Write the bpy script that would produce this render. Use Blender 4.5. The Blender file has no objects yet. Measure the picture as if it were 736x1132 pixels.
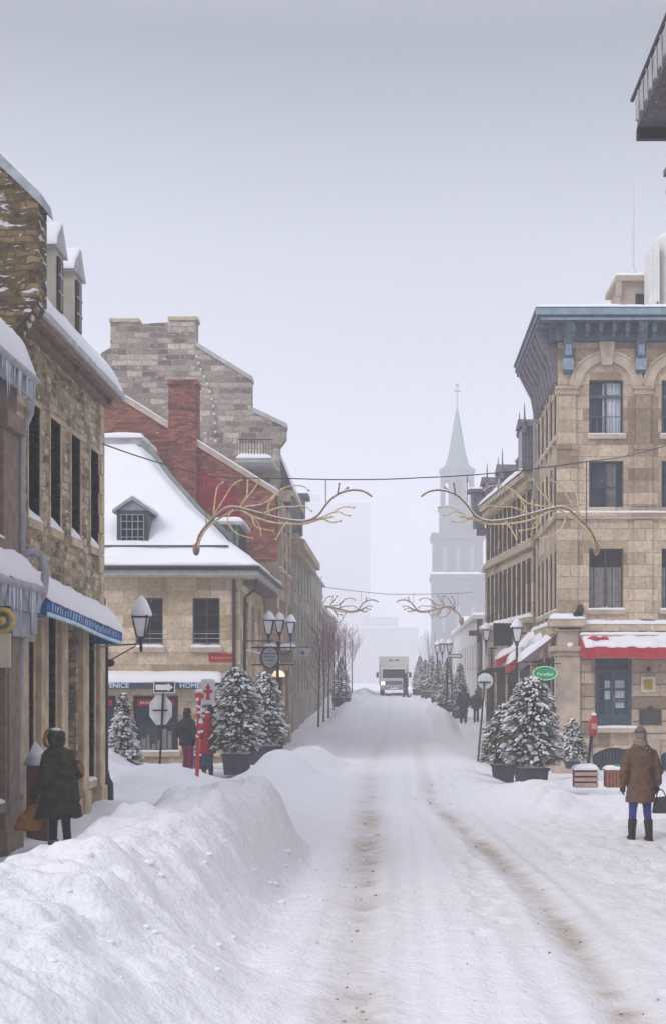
import bpy, bmesh, math, random
import numpy as np
from mathutils import Vector, Matrix, noise as mnoise
R = math.radians
random.seed(7)

# ------------------------------------------------------------------ camera, sky, sun, exposure
C = bpy.context.scene.collection
scene = bpy.context.scene
HAZE = 0.0030
CAMZ, FPX, VX, HY = 2.35, 1533.0, 435.0, 755.0     # eye height, focal length and vanishing point in photo pixels
cam_d = bpy.data.cameras.new("camera"); cam = bpy.data.objects.new("camera", cam_d); C.objects.link(cam)
cam.location = (0, 0, CAMZ); cam.rotation_euler = (R(90), 0, 0)
cam_d.sensor_fit = 'HORIZONTAL'; cam_d.sensor_width = 36; cam_d.lens = FPX / 736 * 36
cam_d.shift_x = -(VX - 368) / 736; cam_d.shift_y = (HY - 566) / 736
cam_d.clip_start = 0.1; cam_d.clip_end = 6000
scene.camera = cam
scene.view_settings.view_transform = 'Standard'; scene.view_settings.look = 'None'
scene.view_settings.gamma = 1; scene.view_settings.exposure = 0.60
scene.view_settings.use_curve_mapping = False
SUN_EL, SUN_AZ = 40, 224      # azimuth clockwise from +Y: behind the camera, to the left
world = bpy.data.worlds.new("World"); scene.world = world; world.use_nodes = True
nt = world.node_tree; nt.nodes.clear()
def N(t, ty, **kw):
    n = t.nodes.new(ty)
    for k, v in kw.items(): setattr(n, k, v)
    return n
wo = N(nt, 'ShaderNodeOutputWorld'); bg = N(nt, 'ShaderNodeBackground'); bg.inputs[1].default_value = 0.1
sky = N(nt, 'ShaderNodeTexSky', sky_type='NISHITA'); sky.sun_disc = False
sky.sun_elevation = R(SUN_EL); sky.sun_rotation = R(SUN_AZ); sky.dust_density = 6; sky.air_density = 1.0
tc = N(nt, 'ShaderNodeTexCoord'); sx = N(nt, 'ShaderNodeSeparateXYZ'); nt.links.new(tc.outputs['Generated'], sx.inputs[0])
rp = N(nt, 'ShaderNodeValToRGB'); nt.links.new(sx.outputs[2], rp.inputs[0])
e = rp.color_ramp.elements          # overcast cloud deck: bright towards the horizon, heavier above the street, bright overhead
e[0].position = 0.0; e[0].color = (.54, .545, .65, 1)
e[1].position = 1.0; e[1].color = (.86, .88, .99, 1)
for p_, c_ in ((.10, (.51, .52, .625)), (.18, (.46, .475, .57)), (.30, (.33, .355, .415)), (.42, (.10, .118, .135)), (.62, (.50, .52, .60))):
    k = e.new(p_); k.color = (*c_, 1)
cn = N(nt, 'ShaderNodeTexNoise'); cn.inputs['Scale'].default_value = 2.2; cn.inputs['Detail'].default_value = 4; cn.inputs['Roughness'].default_value = .45
nt.links.new(tc.outputs['Generated'], cn.inputs['Vector'])
cr = N(nt, 'ShaderNodeMapRange'); cr.inputs[3].default_value = 7.9; cr.inputs[4].default_value = 12.1
nt.links.new(cn.outputs[0], cr.inputs[0])
vm = N(nt, 'ShaderNodeVectorMath', operation='SCALE'); nt.links.new(rp.outputs[0], vm.inputs[0]); nt.links.new(cr.outputs[0], vm.inputs['Scale'])
mx = N(nt, 'ShaderNodeMix', data_type='RGBA'); mx.inputs[0].default_value = 0.93
nt.links.new(sky.outputs[0], mx.inputs[6]); nt.links.new(vm.outputs[0], mx.inputs[7])
nt.links.new(mx.outputs[2], bg.inputs[0]); nt.links.new(bg.outputs[0], wo.inputs[0])
sl = bpy.data.lights.new("sun", 'SUN'); sl.energy = 1.1; sl.angle = R(25); sl.color = (1, .96, .9)
so = bpy.data.objects.new("sun", sl); C.objects.link(so)
sd = Vector((math.sin(R(SUN_AZ)) * math.cos(R(SUN_EL)), math.cos(R(SUN_AZ)) * math.cos(R(SUN_EL)), math.sin(R(SUN_EL))))
so.rotation_euler = (-sd).to_track_quat('-Z', 'Y').to_euler(); so.location = (0, -5, 40)

# ------------------------------------------------------------------ materials
MATS = {}
def newmat(name):
    m = bpy.data.materials.new(name); m.use_nodes = True; t = m.node_tree
    b = t.nodes['Principled BSDF']; MATS[name] = m
    return m, t, b
def L(t, a, b): t.links.new(a, b)
def mat(name, col, rough=.7, metal=0, var=.15, scale=4, bump=.0, bscale=40, spec=.4):
    m, t, b = newmat(name)
    b.inputs['Roughness'].default_value = rough; b.inputs['Metallic'].default_value = metal
    b.inputs['Specular IOR Level'].default_value = spec
    c = N(t, 'ShaderNodeTexCoord'); n = N(t, 'ShaderNodeTexNoise'); n.inputs['Scale'].default_value = scale; n.inputs['Detail'].default_value = 5
    L(t, c.outputs['Object'], n.inputs[0])
    r = N(t, 'ShaderNodeMapRange'); r.inputs[1].default_value = .3; r.inputs[2].default_value = .7
    r.inputs[3].default_value = 1 - var; r.inputs[4].default_value = 1 + var; L(t, n.outputs[0], r.inputs[0])
    s = N(t, 'ShaderNodeVectorMath', operation='SCALE'); s.inputs[0].default_value = col[:3]; L(t, r.outputs[0], s.inputs['Scale'])
    L(t, s.outputs[0], b.inputs['Base Color'])
    if bump:
        n2 = N(t, 'ShaderNodeTexNoise'); n2.inputs['Scale'].default_value = bscale; n2.inputs['Detail'].default_value = 4; L(t, c.outputs['Object'], n2.inputs[0])
        bp = N(t, 'ShaderNodeBump'); bp.inputs['Strength'].default_value = bump; bp.inputs['Distance'].default_value = .02
        L(t, n2.outputs[0], bp.inputs['Height']); L(t, bp.outputs[0], b.inputs['Normal'])
    return m
def masonry(name, c1, c2, mortar, bw, bh, msize=.012, distort=.0, snow=0.0, dirt=.35, big=None, bump=.5, rowvar=.5, warm=None, stain=(.10, .08, .06)):
    """coursed stone or brick on walls facing any way: u = x+y, v = z"""
    m, t, b = newmat(name)
    b.inputs['Roughness'].default_value = .88; b.inputs['Specular IOR Level'].default_value = .2
    c = N(t, 'ShaderNodeTexCoord'); s = N(t, 'ShaderNodeSeparateXYZ'); L(t, c.outputs['Object'], s.inputs[0])
    a = N(t, 'ShaderNodeMath', operation='ADD'); L(t, s.outputs[0], a.inputs[0]); L(t, s.outputs[1], a.inputs[1])
    cb = N(t, 'ShaderNodeCombineXYZ'); L(t, a.outputs[0], cb.inputs[0]); L(t, s.outputs[2], cb.inputs[1])
    vec = cb.outputs[0]
    if distort:
        dn = N(t, 'ShaderNodeTexNoise'); dn.inputs['Scale'].default_value = 2.6; dn.inputs['Detail'].default_value = 3; L(t, vec, dn.inputs[0])
        ds = N(t, 'ShaderNodeVectorMath', operation='MULTIPLY_ADD'); ds.inputs[1].default_value = (distort,) * 3
        L(t, dn.outputs['Color'], ds.inputs[0]); L(t, vec, ds.inputs[2]); vec = ds.outputs[0]
    br = N(t, 'ShaderNodeTexBrick'); br.offset = .5; br.squash = 1.0
    br.inputs['Scale'].default_value = 1; br.inputs['Brick Width'].default_value = bw; br.inputs['Row Height'].default_value = bh
    br.inputs['Mortar Size'].default_value = msize; br.inputs['Mortar Smooth'].default_value = .3; br.inputs['Bias'].default_value = 0
    br.inputs['Color1'].default_value = (0, 0, 0, 1); br.inputs['Color2'].default_value = (1, 1, 1, 1); br.inputs['Mortar'].default_value = (.5, .5, .5, 1)
    L(t, vec, br.inputs['Vector'])
    # second grid of the same courses, wider stones, so that the joints do not repeat
    br2 = N(t, 'ShaderNodeTexBrick'); br2.offset = .37; br2.squash = .62; br2.squash_frequency = 3
    for k, v in (('Scale', 1), ('Brick Width', bw * 1.7), ('Row Height', bh * 2), ('Mortar Size', 0), ('Bias', 0)): br2.inputs[k].default_value = v
    br2.inputs['Color1'].default_value = (0, 0, 0, 1); br2.inputs['Color2'].default_value = (1, 1, 1, 1); L(t, vec, br2.inputs['Vector'])
    av = N(t, 'ShaderNodeMix', data_type='RGBA'); av.inputs[0].default_value = rowvar; L(t, br.outputs[0], av.inputs[6]); L(t, br2.outputs[0], av.inputs[7])
    rp = N(t, 'ShaderNodeValToRGB'); L(t, av.outputs[2], rp.inputs[0])
    e = rp.color_ramp.elements; e[0].color = (*c1, 1); e[1].color = (*c2, 1); e[0].position = .22; e[1].position = .78
    mid = warm or tuple((x + y) / 2 for x, y in zip(c1, c2)); k = e.new(.5); k.color = (*mid, 1)
    mo = N(t, 'ShaderNodeMix', data_type='RGBA'); L(t, br.outputs['Fac'], mo.inputs[0]); L(t, rp.outputs[0], mo.inputs[6]); mo.inputs[7].default_value = (*mortar, 1)
    # weathering
    n = N(t, 'ShaderNodeTexNoise'); n.inputs['Scale'].default_value = .55; n.inputs['Detail'].default_value = 8; n.inputs['Roughness'].default_value = .7; L(t, c.outputs['Object'], n.inputs[0])
    r = N(t, 'ShaderNodeMapRange'); r.inputs[1].default_value = .42; r.inputs[2].default_value = .72; r.inputs[4].default_value = dirt; L(t, n.outputs[0], r.inputs[0])
    w = N(t, 'ShaderNodeMix', data_type='RGBA'); L(t, r.outputs[0], w.inputs[0]); L(t, mo.outputs[2], w.inputs[6]); w.inputs[7].default_value = (*stain, 1)
    n3 = N(t, 'ShaderNodeTexNoise'); n3.inputs['Scale'].default_value = 9; n3.inputs['Detail'].default_value = 6; n3.inputs['Roughness'].default_value = .7; L(t, c.outputs['Object'], n3.inputs[0])
    r3 = N(t, 'ShaderNodeMapRange'); r3.inputs[1].default_value = .3; r3.inputs[2].default_value = .7; r3.inputs[3].default_value = .72; r3.inputs[4].default_value = 1.25; L(t, n3.outputs[0], r3.inputs[0])
    sc = N(t, 'ShaderNodeVectorMath', operation='SCALE'); L(t, w.outputs[2], sc.inputs[0]); L(t, r3.outputs[0], sc.inputs['Scale'])
    col = sc.outputs[0]
    if snow:       # snow caught on the ledges of the rough stones: flat flecks, wider than tall
        mp = N(t, 'ShaderNodeMapping'); mp.inputs['Scale'].default_value = (3.2, 12, 1); L(t, vec, mp.inputs[0])
        sn = N(t, 'ShaderNodeTexNoise'); sn.inputs['Scale'].default_value = 1; sn.inputs['Detail'].default_value = 3; sn.inputs['Roughness'].default_value = .6; L(t, mp.outputs[0], sn.inputs[0])
        sr = N(t, 'ShaderNodeMapRange'); sr.inputs[1].default_value = .72 - snow; sr.inputs[2].default_value = .76 - snow; L(t, sn.outputs[0], sr.inputs[0])
        sm = N(t, 'ShaderNodeMix', data_type='RGBA'); L(t, sr.outputs[0], sm.inputs[0]); L(t, col, sm.inputs[6]); sm.inputs[7].default_value = (.74, .75, .8, 1); col = sm.outputs[2]
    L(t, col, b.inputs['Base Color'])
    h = N(t, 'ShaderNodeMath', operation='MULTIPLY_ADD'); L(t, br.outputs['Fac'], h.inputs[0]); h.inputs[1].default_value = -1.0; L(t, n3.outputs[0], h.inputs[2])
    h2 = N(t, 'ShaderNodeMath', operation='MULTIPLY_ADD'); L(t, br.outputs[0], h2.inputs[0]); h2.inputs[1].default_value = .6; L(t, h.outputs[0], h2.inputs[2])
    bp = N(t, 'ShaderNodeBump'); bp.inputs['Strength'].default_value = bump; bp.inputs['Distance'].default_value = .05
    L(t, h2.outputs[0], bp.inputs['Height']); L(t, bp.outputs[0], b.inputs['Normal'])
    return m
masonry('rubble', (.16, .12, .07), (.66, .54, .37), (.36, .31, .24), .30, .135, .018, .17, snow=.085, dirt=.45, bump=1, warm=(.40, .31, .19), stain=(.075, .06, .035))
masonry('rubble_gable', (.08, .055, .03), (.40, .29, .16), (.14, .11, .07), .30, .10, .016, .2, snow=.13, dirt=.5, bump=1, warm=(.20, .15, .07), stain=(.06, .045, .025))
masonry('ashlar', (.37, .29, .175), (.74, .61, .46), (.40, .33, .24), .85, .36, .008, 0, dirt=.35, bump=.25, warm=(.53, .42, .285), stain=(.28, .21, .14))
masonry('limestone', (.27, .20, .135), (.67, .54, .40), (.30, .245, .19), .95, .38, .009, 0, dirt=.5, bump=.6, warm=(.50, .39, .28), stain=(.25, .18, .12))
masonry('greystone', (.19, .14, .11), (.66, .55, .46), (.38, .34, .30), .60, .22, .02, .14, snow=.06, dirt=.4, bump=.8, warm=(.38, .32, .27), stain=(.14, .12, .11))
masonry('redbrick', (.14, .032, .022), (.38, .13, .08), (.16, .09, .07), .24, .085, .010, .01, snow=.035, dirt=.45, bump=.3, rowvar=.35, stain=(.11, .05, .04))
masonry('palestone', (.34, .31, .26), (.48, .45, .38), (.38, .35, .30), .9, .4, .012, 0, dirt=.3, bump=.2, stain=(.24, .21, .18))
mat('dressed', (.50, .41, .32), .85, var=.25, scale=2.5, bump=.3, bscale=25)
mat('dressed_old', (.50, .40, .27), .85, var=.3, scale=3, bump=.4, bscale=18)
mat('grey_trim', (.42, .42, .42), .6, var=.2)
mat('dormer_trim', (.48, .44, .36), .6, var=.15, bump=.1)
mat('zinc', (.33, .36, .40), .45, metal=.4, var=.25, scale=6)
mat('pipe_grey', (.36, .36, .40), .5, metal=.2, var=.2, scale=5)
mat('copper_green', (.17, .20, .16), .6, var=.2)
mat('blue_cornice', (.075, .115, .15), .6, var=.3, scale=5, bump=.2)
mat('blue_light', (.22, .30, .37), .6, var=.2, scale=5)
mat('blue_door', (.035, .075, .115), .45, var=.25, scale=5)
mat('purple_dark', (.15, .135, .17), .7, var=.3, scale=5)
mat('slate', (.11, .10, .12), .6, var=.4, scale=8, bump=.3)
mat('black_iron', (.018, .018, .022), .45, metal=.3, var=.2)
mat('bronze', (.05, .045, .045), .5, metal=.4)
mat('brown_wood', (.21, .15, .11), .7, var=.3, scale=6, bump=.3)
mat('grey_wood', (.20, .165, .14), .8, var=.3, scale=5, bump=.3)
mat('rust_wood', (.28, .10, .055), .75, var=.35, scale=9, bump=.3)
mat('pink_wood', (.48, .33, .28), .75, var=.2, scale=9, bump=.2)
mat('maroon', (.12, .03, .03), .7)
mat('red_paint', (.42, .012, .03), .45, var=.15, spec=.5)
mat('hot_red', (.55, .02, .03), .5, var=.1)
mat('red_cloth', (.45, .02, .04), .85, var=.2, scale=8, bump=.2)
mat('white_paint', (.78, .78, .78), .45, var=.05)
mat('sign_back', (.62, .63, .64), .5, var=.12, scale=8)
mat('blue_cloth', (.03, .13, .36), .85, var=.3, scale=8)
mat('navy', (.05, .065, .10), .8, var=.2)
mat('blue_letter', (.55, .70, .82), .8, var=.2)
mat('green_sign', (.0, .30, .10), .5, var=.15)
mat('green_letter', (.45, .85, .60), .6)
mat('gold', (.42, .30, .06), .5, metal=.3, var=.2)
mat('ivory', (.62, .56, .42), .6, var=.1)
mat('yellow', (.55, .40, .08), .6, var=.2)
mat('dark_metal', (.06, .07, .075), .5, metal=.4, var=.3)
mat('planter', (.055, .06, .085), .7, var=.3, bump=.2)
mat('cable', (.07, .06, .06), .7)
mat('branch_gold', (.62, .49, .27), .5, metal=.1, var=.35, scale=12)
mat('branch_dark', (.26, .17, .10), .6, var=.4, scale=8)
mat('bark', (.09, .065, .055), .9, var=.4, scale=14, bump=.5)
mat('twig', (.24, .12, .12), .9, var=.3, scale=6)
mat('needles', (.07, .10, .04), .85, var=.55, scale=9)
mat('needles_olive', (.15, .14, .045), .85, var=.5, scale=9)
mat('glass_dark', (.012, .013, .019), .15, var=.6, scale=1.5, spec=.28)
mat('glass_brown', (.045, .035, .027), .6, var=.5, scale=1.5, spec=.12)
mat('glass_blue', (.03, .05, .08), .15, var=.6, scale=2, spec=.35)
mat('curtain', (.55, .58, .66), .9, var=.12, scale=5)
mat('curtain_grey', (.20, .19, .19), .9, var=.35, scale=3)
mat('frame_dark', (.06, .045, .035), .6, var=.2)
mat('frame_blue', (.03, .055, .085), .5, var=.2)
mat('frame_light', (.36, .33, .3), .6, var=.2)
mat('lamp_glass', (.85, .86, .9), .25, var=.06)
mat('coat_brown', (.15, .085, .055), .9, var=.25, scale=14, bump=.5, bscale=60)
mat('coat_olive', (.034, .030, .012), .9, var=.8, scale=10, bump=.5, bscale=45)
mat('coat_black', (.018, .02, .026), .85, var=.4, scale=9, bump=.4)
mat('coat_red', (.42, .01, .03), .85, var=.25, scale=9, bump=.4)
mat('coat_navy', (.03, .035, .065), .85, var=.3, scale=9, bump=.4)
mat('mustard', (.30, .14, .03), .9, var=.35, scale=10, bump=.4)
mat('knit_grey', (.20, .18, .18), .95, var=.3, scale=40, bump=.8, bscale=120)
mat('knit_tan', (.30, .24, .20), .95, var=.3, scale=40, bump=.8, bscale=120)
mat('denim', (.05, .06, .28), .85, var=.3, scale=14, bump=.2)
mat('jeans', (.045, .075, .17), .85, var=.3, scale=14, bump=.2)
mat('burgundy', (.20, .02, .06), .85, var=.3, scale=12)
mat('trousers', (.018, .017, .028), .85, var=.3, scale=12)
mat('leather', (.03, .02, .02), .45, var=.4, scale=12)
mat('bag_grey', (.06, .065, .06), .7, var=.5, scale=18)
mat('skin', (.50, .31, .24), .6, var=.08)
mat('hair', (.04, .025, .018), .7, var=.3, scale=20)
mat('rubber', (.02, .02, .02), .8)
mat('truck_white', (.66, .66, .64), .4, var=.08)
mat('truck_cab', (.60, .60, .57), .35, var=.08)
mat('chrome', (.35, .35, .36), .3, metal=.6)
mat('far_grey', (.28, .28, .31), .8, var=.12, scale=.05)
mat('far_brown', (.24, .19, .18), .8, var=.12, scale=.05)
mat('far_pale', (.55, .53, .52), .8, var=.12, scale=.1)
mat('spire', (.07, .17, .13), .7, var=.15, scale=.4)
mat('church_stone', (.12, .12, .135), .8, var=.15, scale=.4)
mat('tank_white', (.70, .70, .68), .5, var=.08)
mat('beige', (.42, .34, .27), .8, var=.12)
mat('salt_dirt', (.2, .16, .13), .9)
def emis(name, col, s):
    m, t, b = newmat(name); b.inputs['Base Color'].default_value = (*col, 1); b.inputs['Emission Color'].default_value = (*col, 1); b.inputs['Emission Strength'].default_value = s
emis('headlight', (1, .82, .72), 1.6); emis('warm_glow', (1, .82, .5), .55)
# snow: white, matte, grainy; the ground sheet also reads a vertex value for dirt thrown up by wheels
def snowmat(name, col, dirt=False, bs=18, bst=.5, lump=3.5):
    m, t, b = newmat(name); b.inputs['Roughness'].default_value = .75; b.inputs['Specular IOR Level'].default_value = .25
    c = N(t, 'ShaderNodeTexCoord')
    n = N(t, 'ShaderNodeTexNoise'); n.inputs['Scale'].default_value = bs; n.inputs['Detail'].default_value = 6; n.inputs['Roughness'].default_value = .62; L(t, c.outputs['Object'], n.inputs[0])
    n2 = N(t, 'ShaderNodeTexNoise'); n2.inputs['Scale'].default_value = lump; n2.inputs['Detail'].default_value = 3; L(t, c.outputs['Object'], n2.inputs[0])
    a = N(t, 'ShaderNodeMath', operation='MULTIPLY_ADD'); L(t, n2.outputs[0], a.inputs[0]); a.inputs[1].default_value = 1.6; L(t, n.outputs[0], a.inputs[2])
    bp = N(t, 'ShaderNodeBump'); bp.inputs['Strength'].default_value = bst; bp.inputs['Distance'].default_value = .04
    L(t, a.outputs[0], bp.inputs['Height']); L(t, bp.outputs[0], b.inputs['Normal'])
    col_ = None
    if dirt:
        at = N(t, 'ShaderNodeAttribute', attribute_name='dirt')
        n3 = N(t, 'ShaderNodeTexNoise'); n3.inputs['Scale'].default_value = 5; n3.inputs['Detail'].default_value = 8; n3.inputs['Roughness'].default_value = .75; L(t, c.outputs['Object'], n3.inputs[0])
        r = N(t, 'ShaderNodeMapRange'); r.inputs[1].default_value = .25; r.inputs[2].default_value = .75; r.inputs[3].default_value = .3; r.inputs[4].default_value = .95; L(t, n3.outputs[0], r.inputs[0])
        mu = N(t, 'ShaderNodeMath', operation='MULTIPLY'); L(t, at.outputs['Fac'], mu.inputs[0]); L(t, r.outputs[0], mu.inputs[1]); mu.use_clamp = True
        mi = N(t, 'ShaderNodeMix', data_type='RGBA'); L(t, mu.outputs[0], mi.inputs[0]); mi.inputs[6].default_value = (*col, 1); mi.inputs[7].default_value = (.40, .32, .25, 1)
        L(t, mi.outputs[2], b.inputs['Base Color'])
    else: b.inputs['Base Color'].default_value = (*col, 1)
    return m
snowmat('snow_street', (.86, .86, .90), True, bs=20, bst=.65, lump=5); snowmat('snow', (.84, .84, .88), bs=14, bst=.3); snowmat('snow_roof', (.84, .85, .9), bs=3, bst=.2, lump=.6)

# ------------------------------------------------------------------ object helpers
def tag(o, label=None, cat=None, group=None, kind=None):
    if label: o['label'] = label
    if cat: o['category'] = cat
    if group: o['group'] = group
    if kind: o['kind'] = kind
    return o
def thing(name, loc, label, cat, group=None, rz=0):
    o = bpy.data.objects.new(name, None); C.objects.link(o); o.location = loc; o.rotation_euler = (0, 0, rz)
    o.empty_display_size = .3
    return tag(o, label, cat, group)
def worldmat(o):
    m = Matrix.Translation(o.location) @ o.rotation_euler.to_matrix().to_4x4()
    return worldmat(o.parent) @ m if o.parent else m
SPLIT = set('window snow_cap bulb pilaster side_pilaster eave_bracket rafter_end modillion frieze_rosette side_bracket rusticated_block window_arch window_guard keystone chimney_cap coping belt_course belt_snow icicle plinth_block door_curtain marker_lamp wiper corner_block downpipe bare_cloth_patch bolt board lettering door_panel door_glass'.split())
BEVEL = set('pilaster keystone belt_course rusticated_block plinth_block'.split())
class MB:
    """collects shapes and links them as ONE mesh object; T maps (u, w, z) to a point (identity if None)"""
    def __init__(s, T=None): s.v = []; s.f = []; s.T = T
    def p(s, q): return tuple(s.T(*q)) if s.T else tuple(q)
    def add(s, vs, fs):
        o = len(s.v); s.v += [s.p(q) for q in vs]; s.f += [tuple(o + i for i in f) for f in fs]; return s
    def box(s, x0, x1, y0, y1, z0, z1):
        return s.add([(x0,y0,z0),(x1,y0,z0),(x1,y1,z0),(x0,y1,z0),(x0,y0,z1),(x1,y0,z1),(x1,y1,z1),(x0,y1,z1)],
                     [(0,3,2,1),(4,5,6,7),(0,1,5,4),(1,2,6,5),(2,3,7,6),(3,0,4,7)])
    def taper(s, cx, cy, z0, z1, a0, b0, a1, b1):
        return s.add([(cx-a0,cy-b0,z0),(cx+a0,cy-b0,z0),(cx+a0,cy+b0,z0),(cx-a0,cy+b0,z0),(cx-a1,cy-b1,z1),(cx+a1,cy-b1,z1),(cx+a1,cy+b1,z1),(cx-a1,cy+b1,z1)],
                     [(0,3,2,1),(4,5,6,7),(0,1,5,4),(1,2,6,5),(2,3,7,6),(3,0,4,7)])
    def quad(s, a, b, c, d): return s.add([a, b, c, d], [(0, 1, 2, 3)])
    def poly(s, pts, y0, y1):       # outline in (x, z) given thickness y0..y1
        n = len(pts)
        return s.add([(x, y0, z) for x, z in pts] + [(x, y1, z) for x, z in pts],
                     [tuple(range(n)), tuple(range(2*n-1, n-1, -1))] + [(i, i+n, (i+1) % n + n, (i+1) % n) for i in range(n)])
    def poly_yz(s, pts, x0, x1):
        n = len(pts)
        return s.add([(x0, y, z) for y, z in pts] + [(x1, y, z) for y, z in pts],
                     [tuple(range(n)), tuple(range(2*n-1, n-1, -1))] + [(i, i+n, (i+1) % n + n, (i+1) % n) for i in range(n)])
    def tube(s, pts, r, n=8, cap=True):
        pts = [Vector(p) for p in pts]; rs = r if isinstance(r, (list, tuple)) else [r] * len(pts)
        vs = []; fs = []; ref = None
        for i, p in enumerate(pts):
            d = (pts[min(i+1, len(pts)-1)] - pts[max(i-1, 0)])
            d = d.normalized() if d.length > 1e-9 else Vector((0, 0, 1))
            if ref is None: ref = Vector((1, 0, 0)) if abs(d.x) < .8 else Vector((0, 1, 0))
            a = (ref - d * ref.dot(d)).normalized(); ref = a; b = d.cross(a)
            for k in range(n):
                t = 2 * math.pi * k / n; vs.append(tuple(p + (a * math.cos(t) + b * math.sin(t)) * rs[i]))
        for i in range(len(pts) - 1):
            for k in range(n): fs.append((i*n+k, i*n+(k+1) % n, (i+1)*n+(k+1) % n, (i+1)*n+k))
        if cap: fs.append(tuple(range(n-1, -1, -1))); fs.append(tuple((len(pts)-1)*n+k for k in range(n)))
        return s.add(vs, fs)
    def lathe(s, prof, cx=0, cy=0, n=12, rot=0, sx=1, sy=1):
        vs = []; fs = []
        for r, z in prof:
            for k in range(n):
                t = 2 * math.pi * k / n + rot; vs.append((cx + r * sx * math.cos(t), cy + r * sy * math.sin(t), z))
        for i in range(len(prof) - 1):
            for k in range(n): fs.append((i*n+k, i*n+(k+1) % n, (i+1)*n+(k+1) % n, (i+1)*n+k))
        fs.append(tuple(range(n-1, -1, -1))); fs.append(tuple((len(prof)-1)*n+k for k in range(n)))
        return s.add(vs, fs)
    def loft(s, rings, n=16):
        """rings of (cx, cy, z, rx, ry[, tilt]) -> a closed skin"""
        vs = []; fs = []
        for rg in rings:
            cx, cy, z, rx, ry = rg[:5]
            for k in range(n):
                t = 2 * math.pi * k / n; vs.append((cx + rx * math.cos(t), cy + ry * math.sin(t), z))
        for i in range(len(rings) - 1):
            for k in range(n): fs.append((i*n+k, i*n+(k+1) % n, (i+1)*n+(k+1) % n, (i+1)*n+k))
        fs.append(tuple(range(n-1, -1, -1))); fs.append(tuple((len(rings)-1)*n+k for k in range(n)))
        return s.add(vs, fs)
    def ball(s, c, rx, ry, rz, n=10, m=6):
        return s.loft([(c[0], c[1], c[2] - rz * math.cos(math.pi * i / m), rx * max(.02, math.sin(math.pi * i / m)), ry * max(.02, math.sin(math.pi * i / m))) for i in range(m + 1)], n)
    def groups(s):
        n = len(s.v); par = list(range(n))
        def find(a):
            while par[a] != a: par[a] = par[par[a]]; a = par[a]
            return a
        for f in s.f:
            r0 = find(f[0])
            for i in f[1:]: par[find(i)] = r0
        isl = {}
        for i in range(n): isl.setdefault(find(i), []).append(i)
        ks = list(isl); bb = []
        for k in ks: a = np.array([s.v[i] for i in isl[k]]); bb.append((a.min(0) - .012, a.max(0) + .012))
        gp = list(range(len(ks)))
        def fg(a):
            while gp[a] != a: a = gp[a]
            return a
        for i in range(len(ks)):
            for j in range(i):
                if (bb[i][0] <= bb[j][1]).all() and (bb[j][0] <= bb[i][1]).all(): gp[fg(i)] = fg(j)
        out = {}
        for i, k in enumerate(ks): out.setdefault(fg(i), []).extend(isl[k])
        return list(out.values())
    def build(s, name, m, parent=None, smooth=False, label=None, bevel=0):
        if name in SPLIT:
            gs = s.groups()
            if 1 < len(gs) <= 100:
                last = None
                for g in gs:
                    idx = {v: i for i, v in enumerate(g)}; b = MB(); b.v = [s.v[i] for i in g]; b.f = [tuple(idx[i] for i in f) for f in s.f if f[0] in idx]
                    last = b._build(name, m, parent, smooth, label)
                    if name in BEVEL: rough_edges(last)
                return last
        return s._build(name, m, parent, smooth, label)
    def _build(s, name, m, parent=None, smooth=False, label=None):
        me = bpy.data.meshes.new(name); vs = s.v
        if parent is not None:
            inv = worldmat(parent).inverted()
            vs = [tuple(inv @ Vector(q)) for q in vs]
        me.from_pydata(vs, [], s.f); me.validate()
        bm = bmesh.new(); bm.from_mesh(me); bmesh.ops.recalc_face_normals(bm, faces=bm.faces)
        bm.to_mesh(me); bm.free()
        me.materials.append(MATS[m] if isinstance(m, str) else m)
        if smooth:
            for p in me.polygons: p.use_smooth = True
        o = bpy.data.objects.new(name, me); C.objects.link(o)
        if parent is not None: o.parent = parent
        if label: o['label'] = label
        return o
def dup(root, loc, rz=0, label=None, group=None, scale=1):
    r = root.copy(); C.objects.link(r); r.location = loc; r.rotation_euler = (0, 0, rz); r.scale = (scale,) * 3
    if label: r['label'] = label
    if group: r['group'] = group
    for ch in list(root.children):
        c = ch.copy(); C.objects.link(c); c.parent = r
        for g in ch.children:
            d = g.copy(); C.objects.link(d); d.parent = c
    return r
def rough_edges(o, level=1, strength=.06, size=.4, w=None):
    """bevel so that no edge is razor sharp"""
    b = o.modifiers.new('bevel', 'BEVEL'); b.width = w or .012; b.segments = 2; b.limit_method = 'ANGLE'
def X(px, s): return (px - VX) / s
def Zz(py, s): return CAMZ + (HY - py) / s
def Yd(s): return FPX / s
def fbm(p, o=4): return mnoise.fractal(Vector(p), 1.0, 2.0, o)
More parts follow.
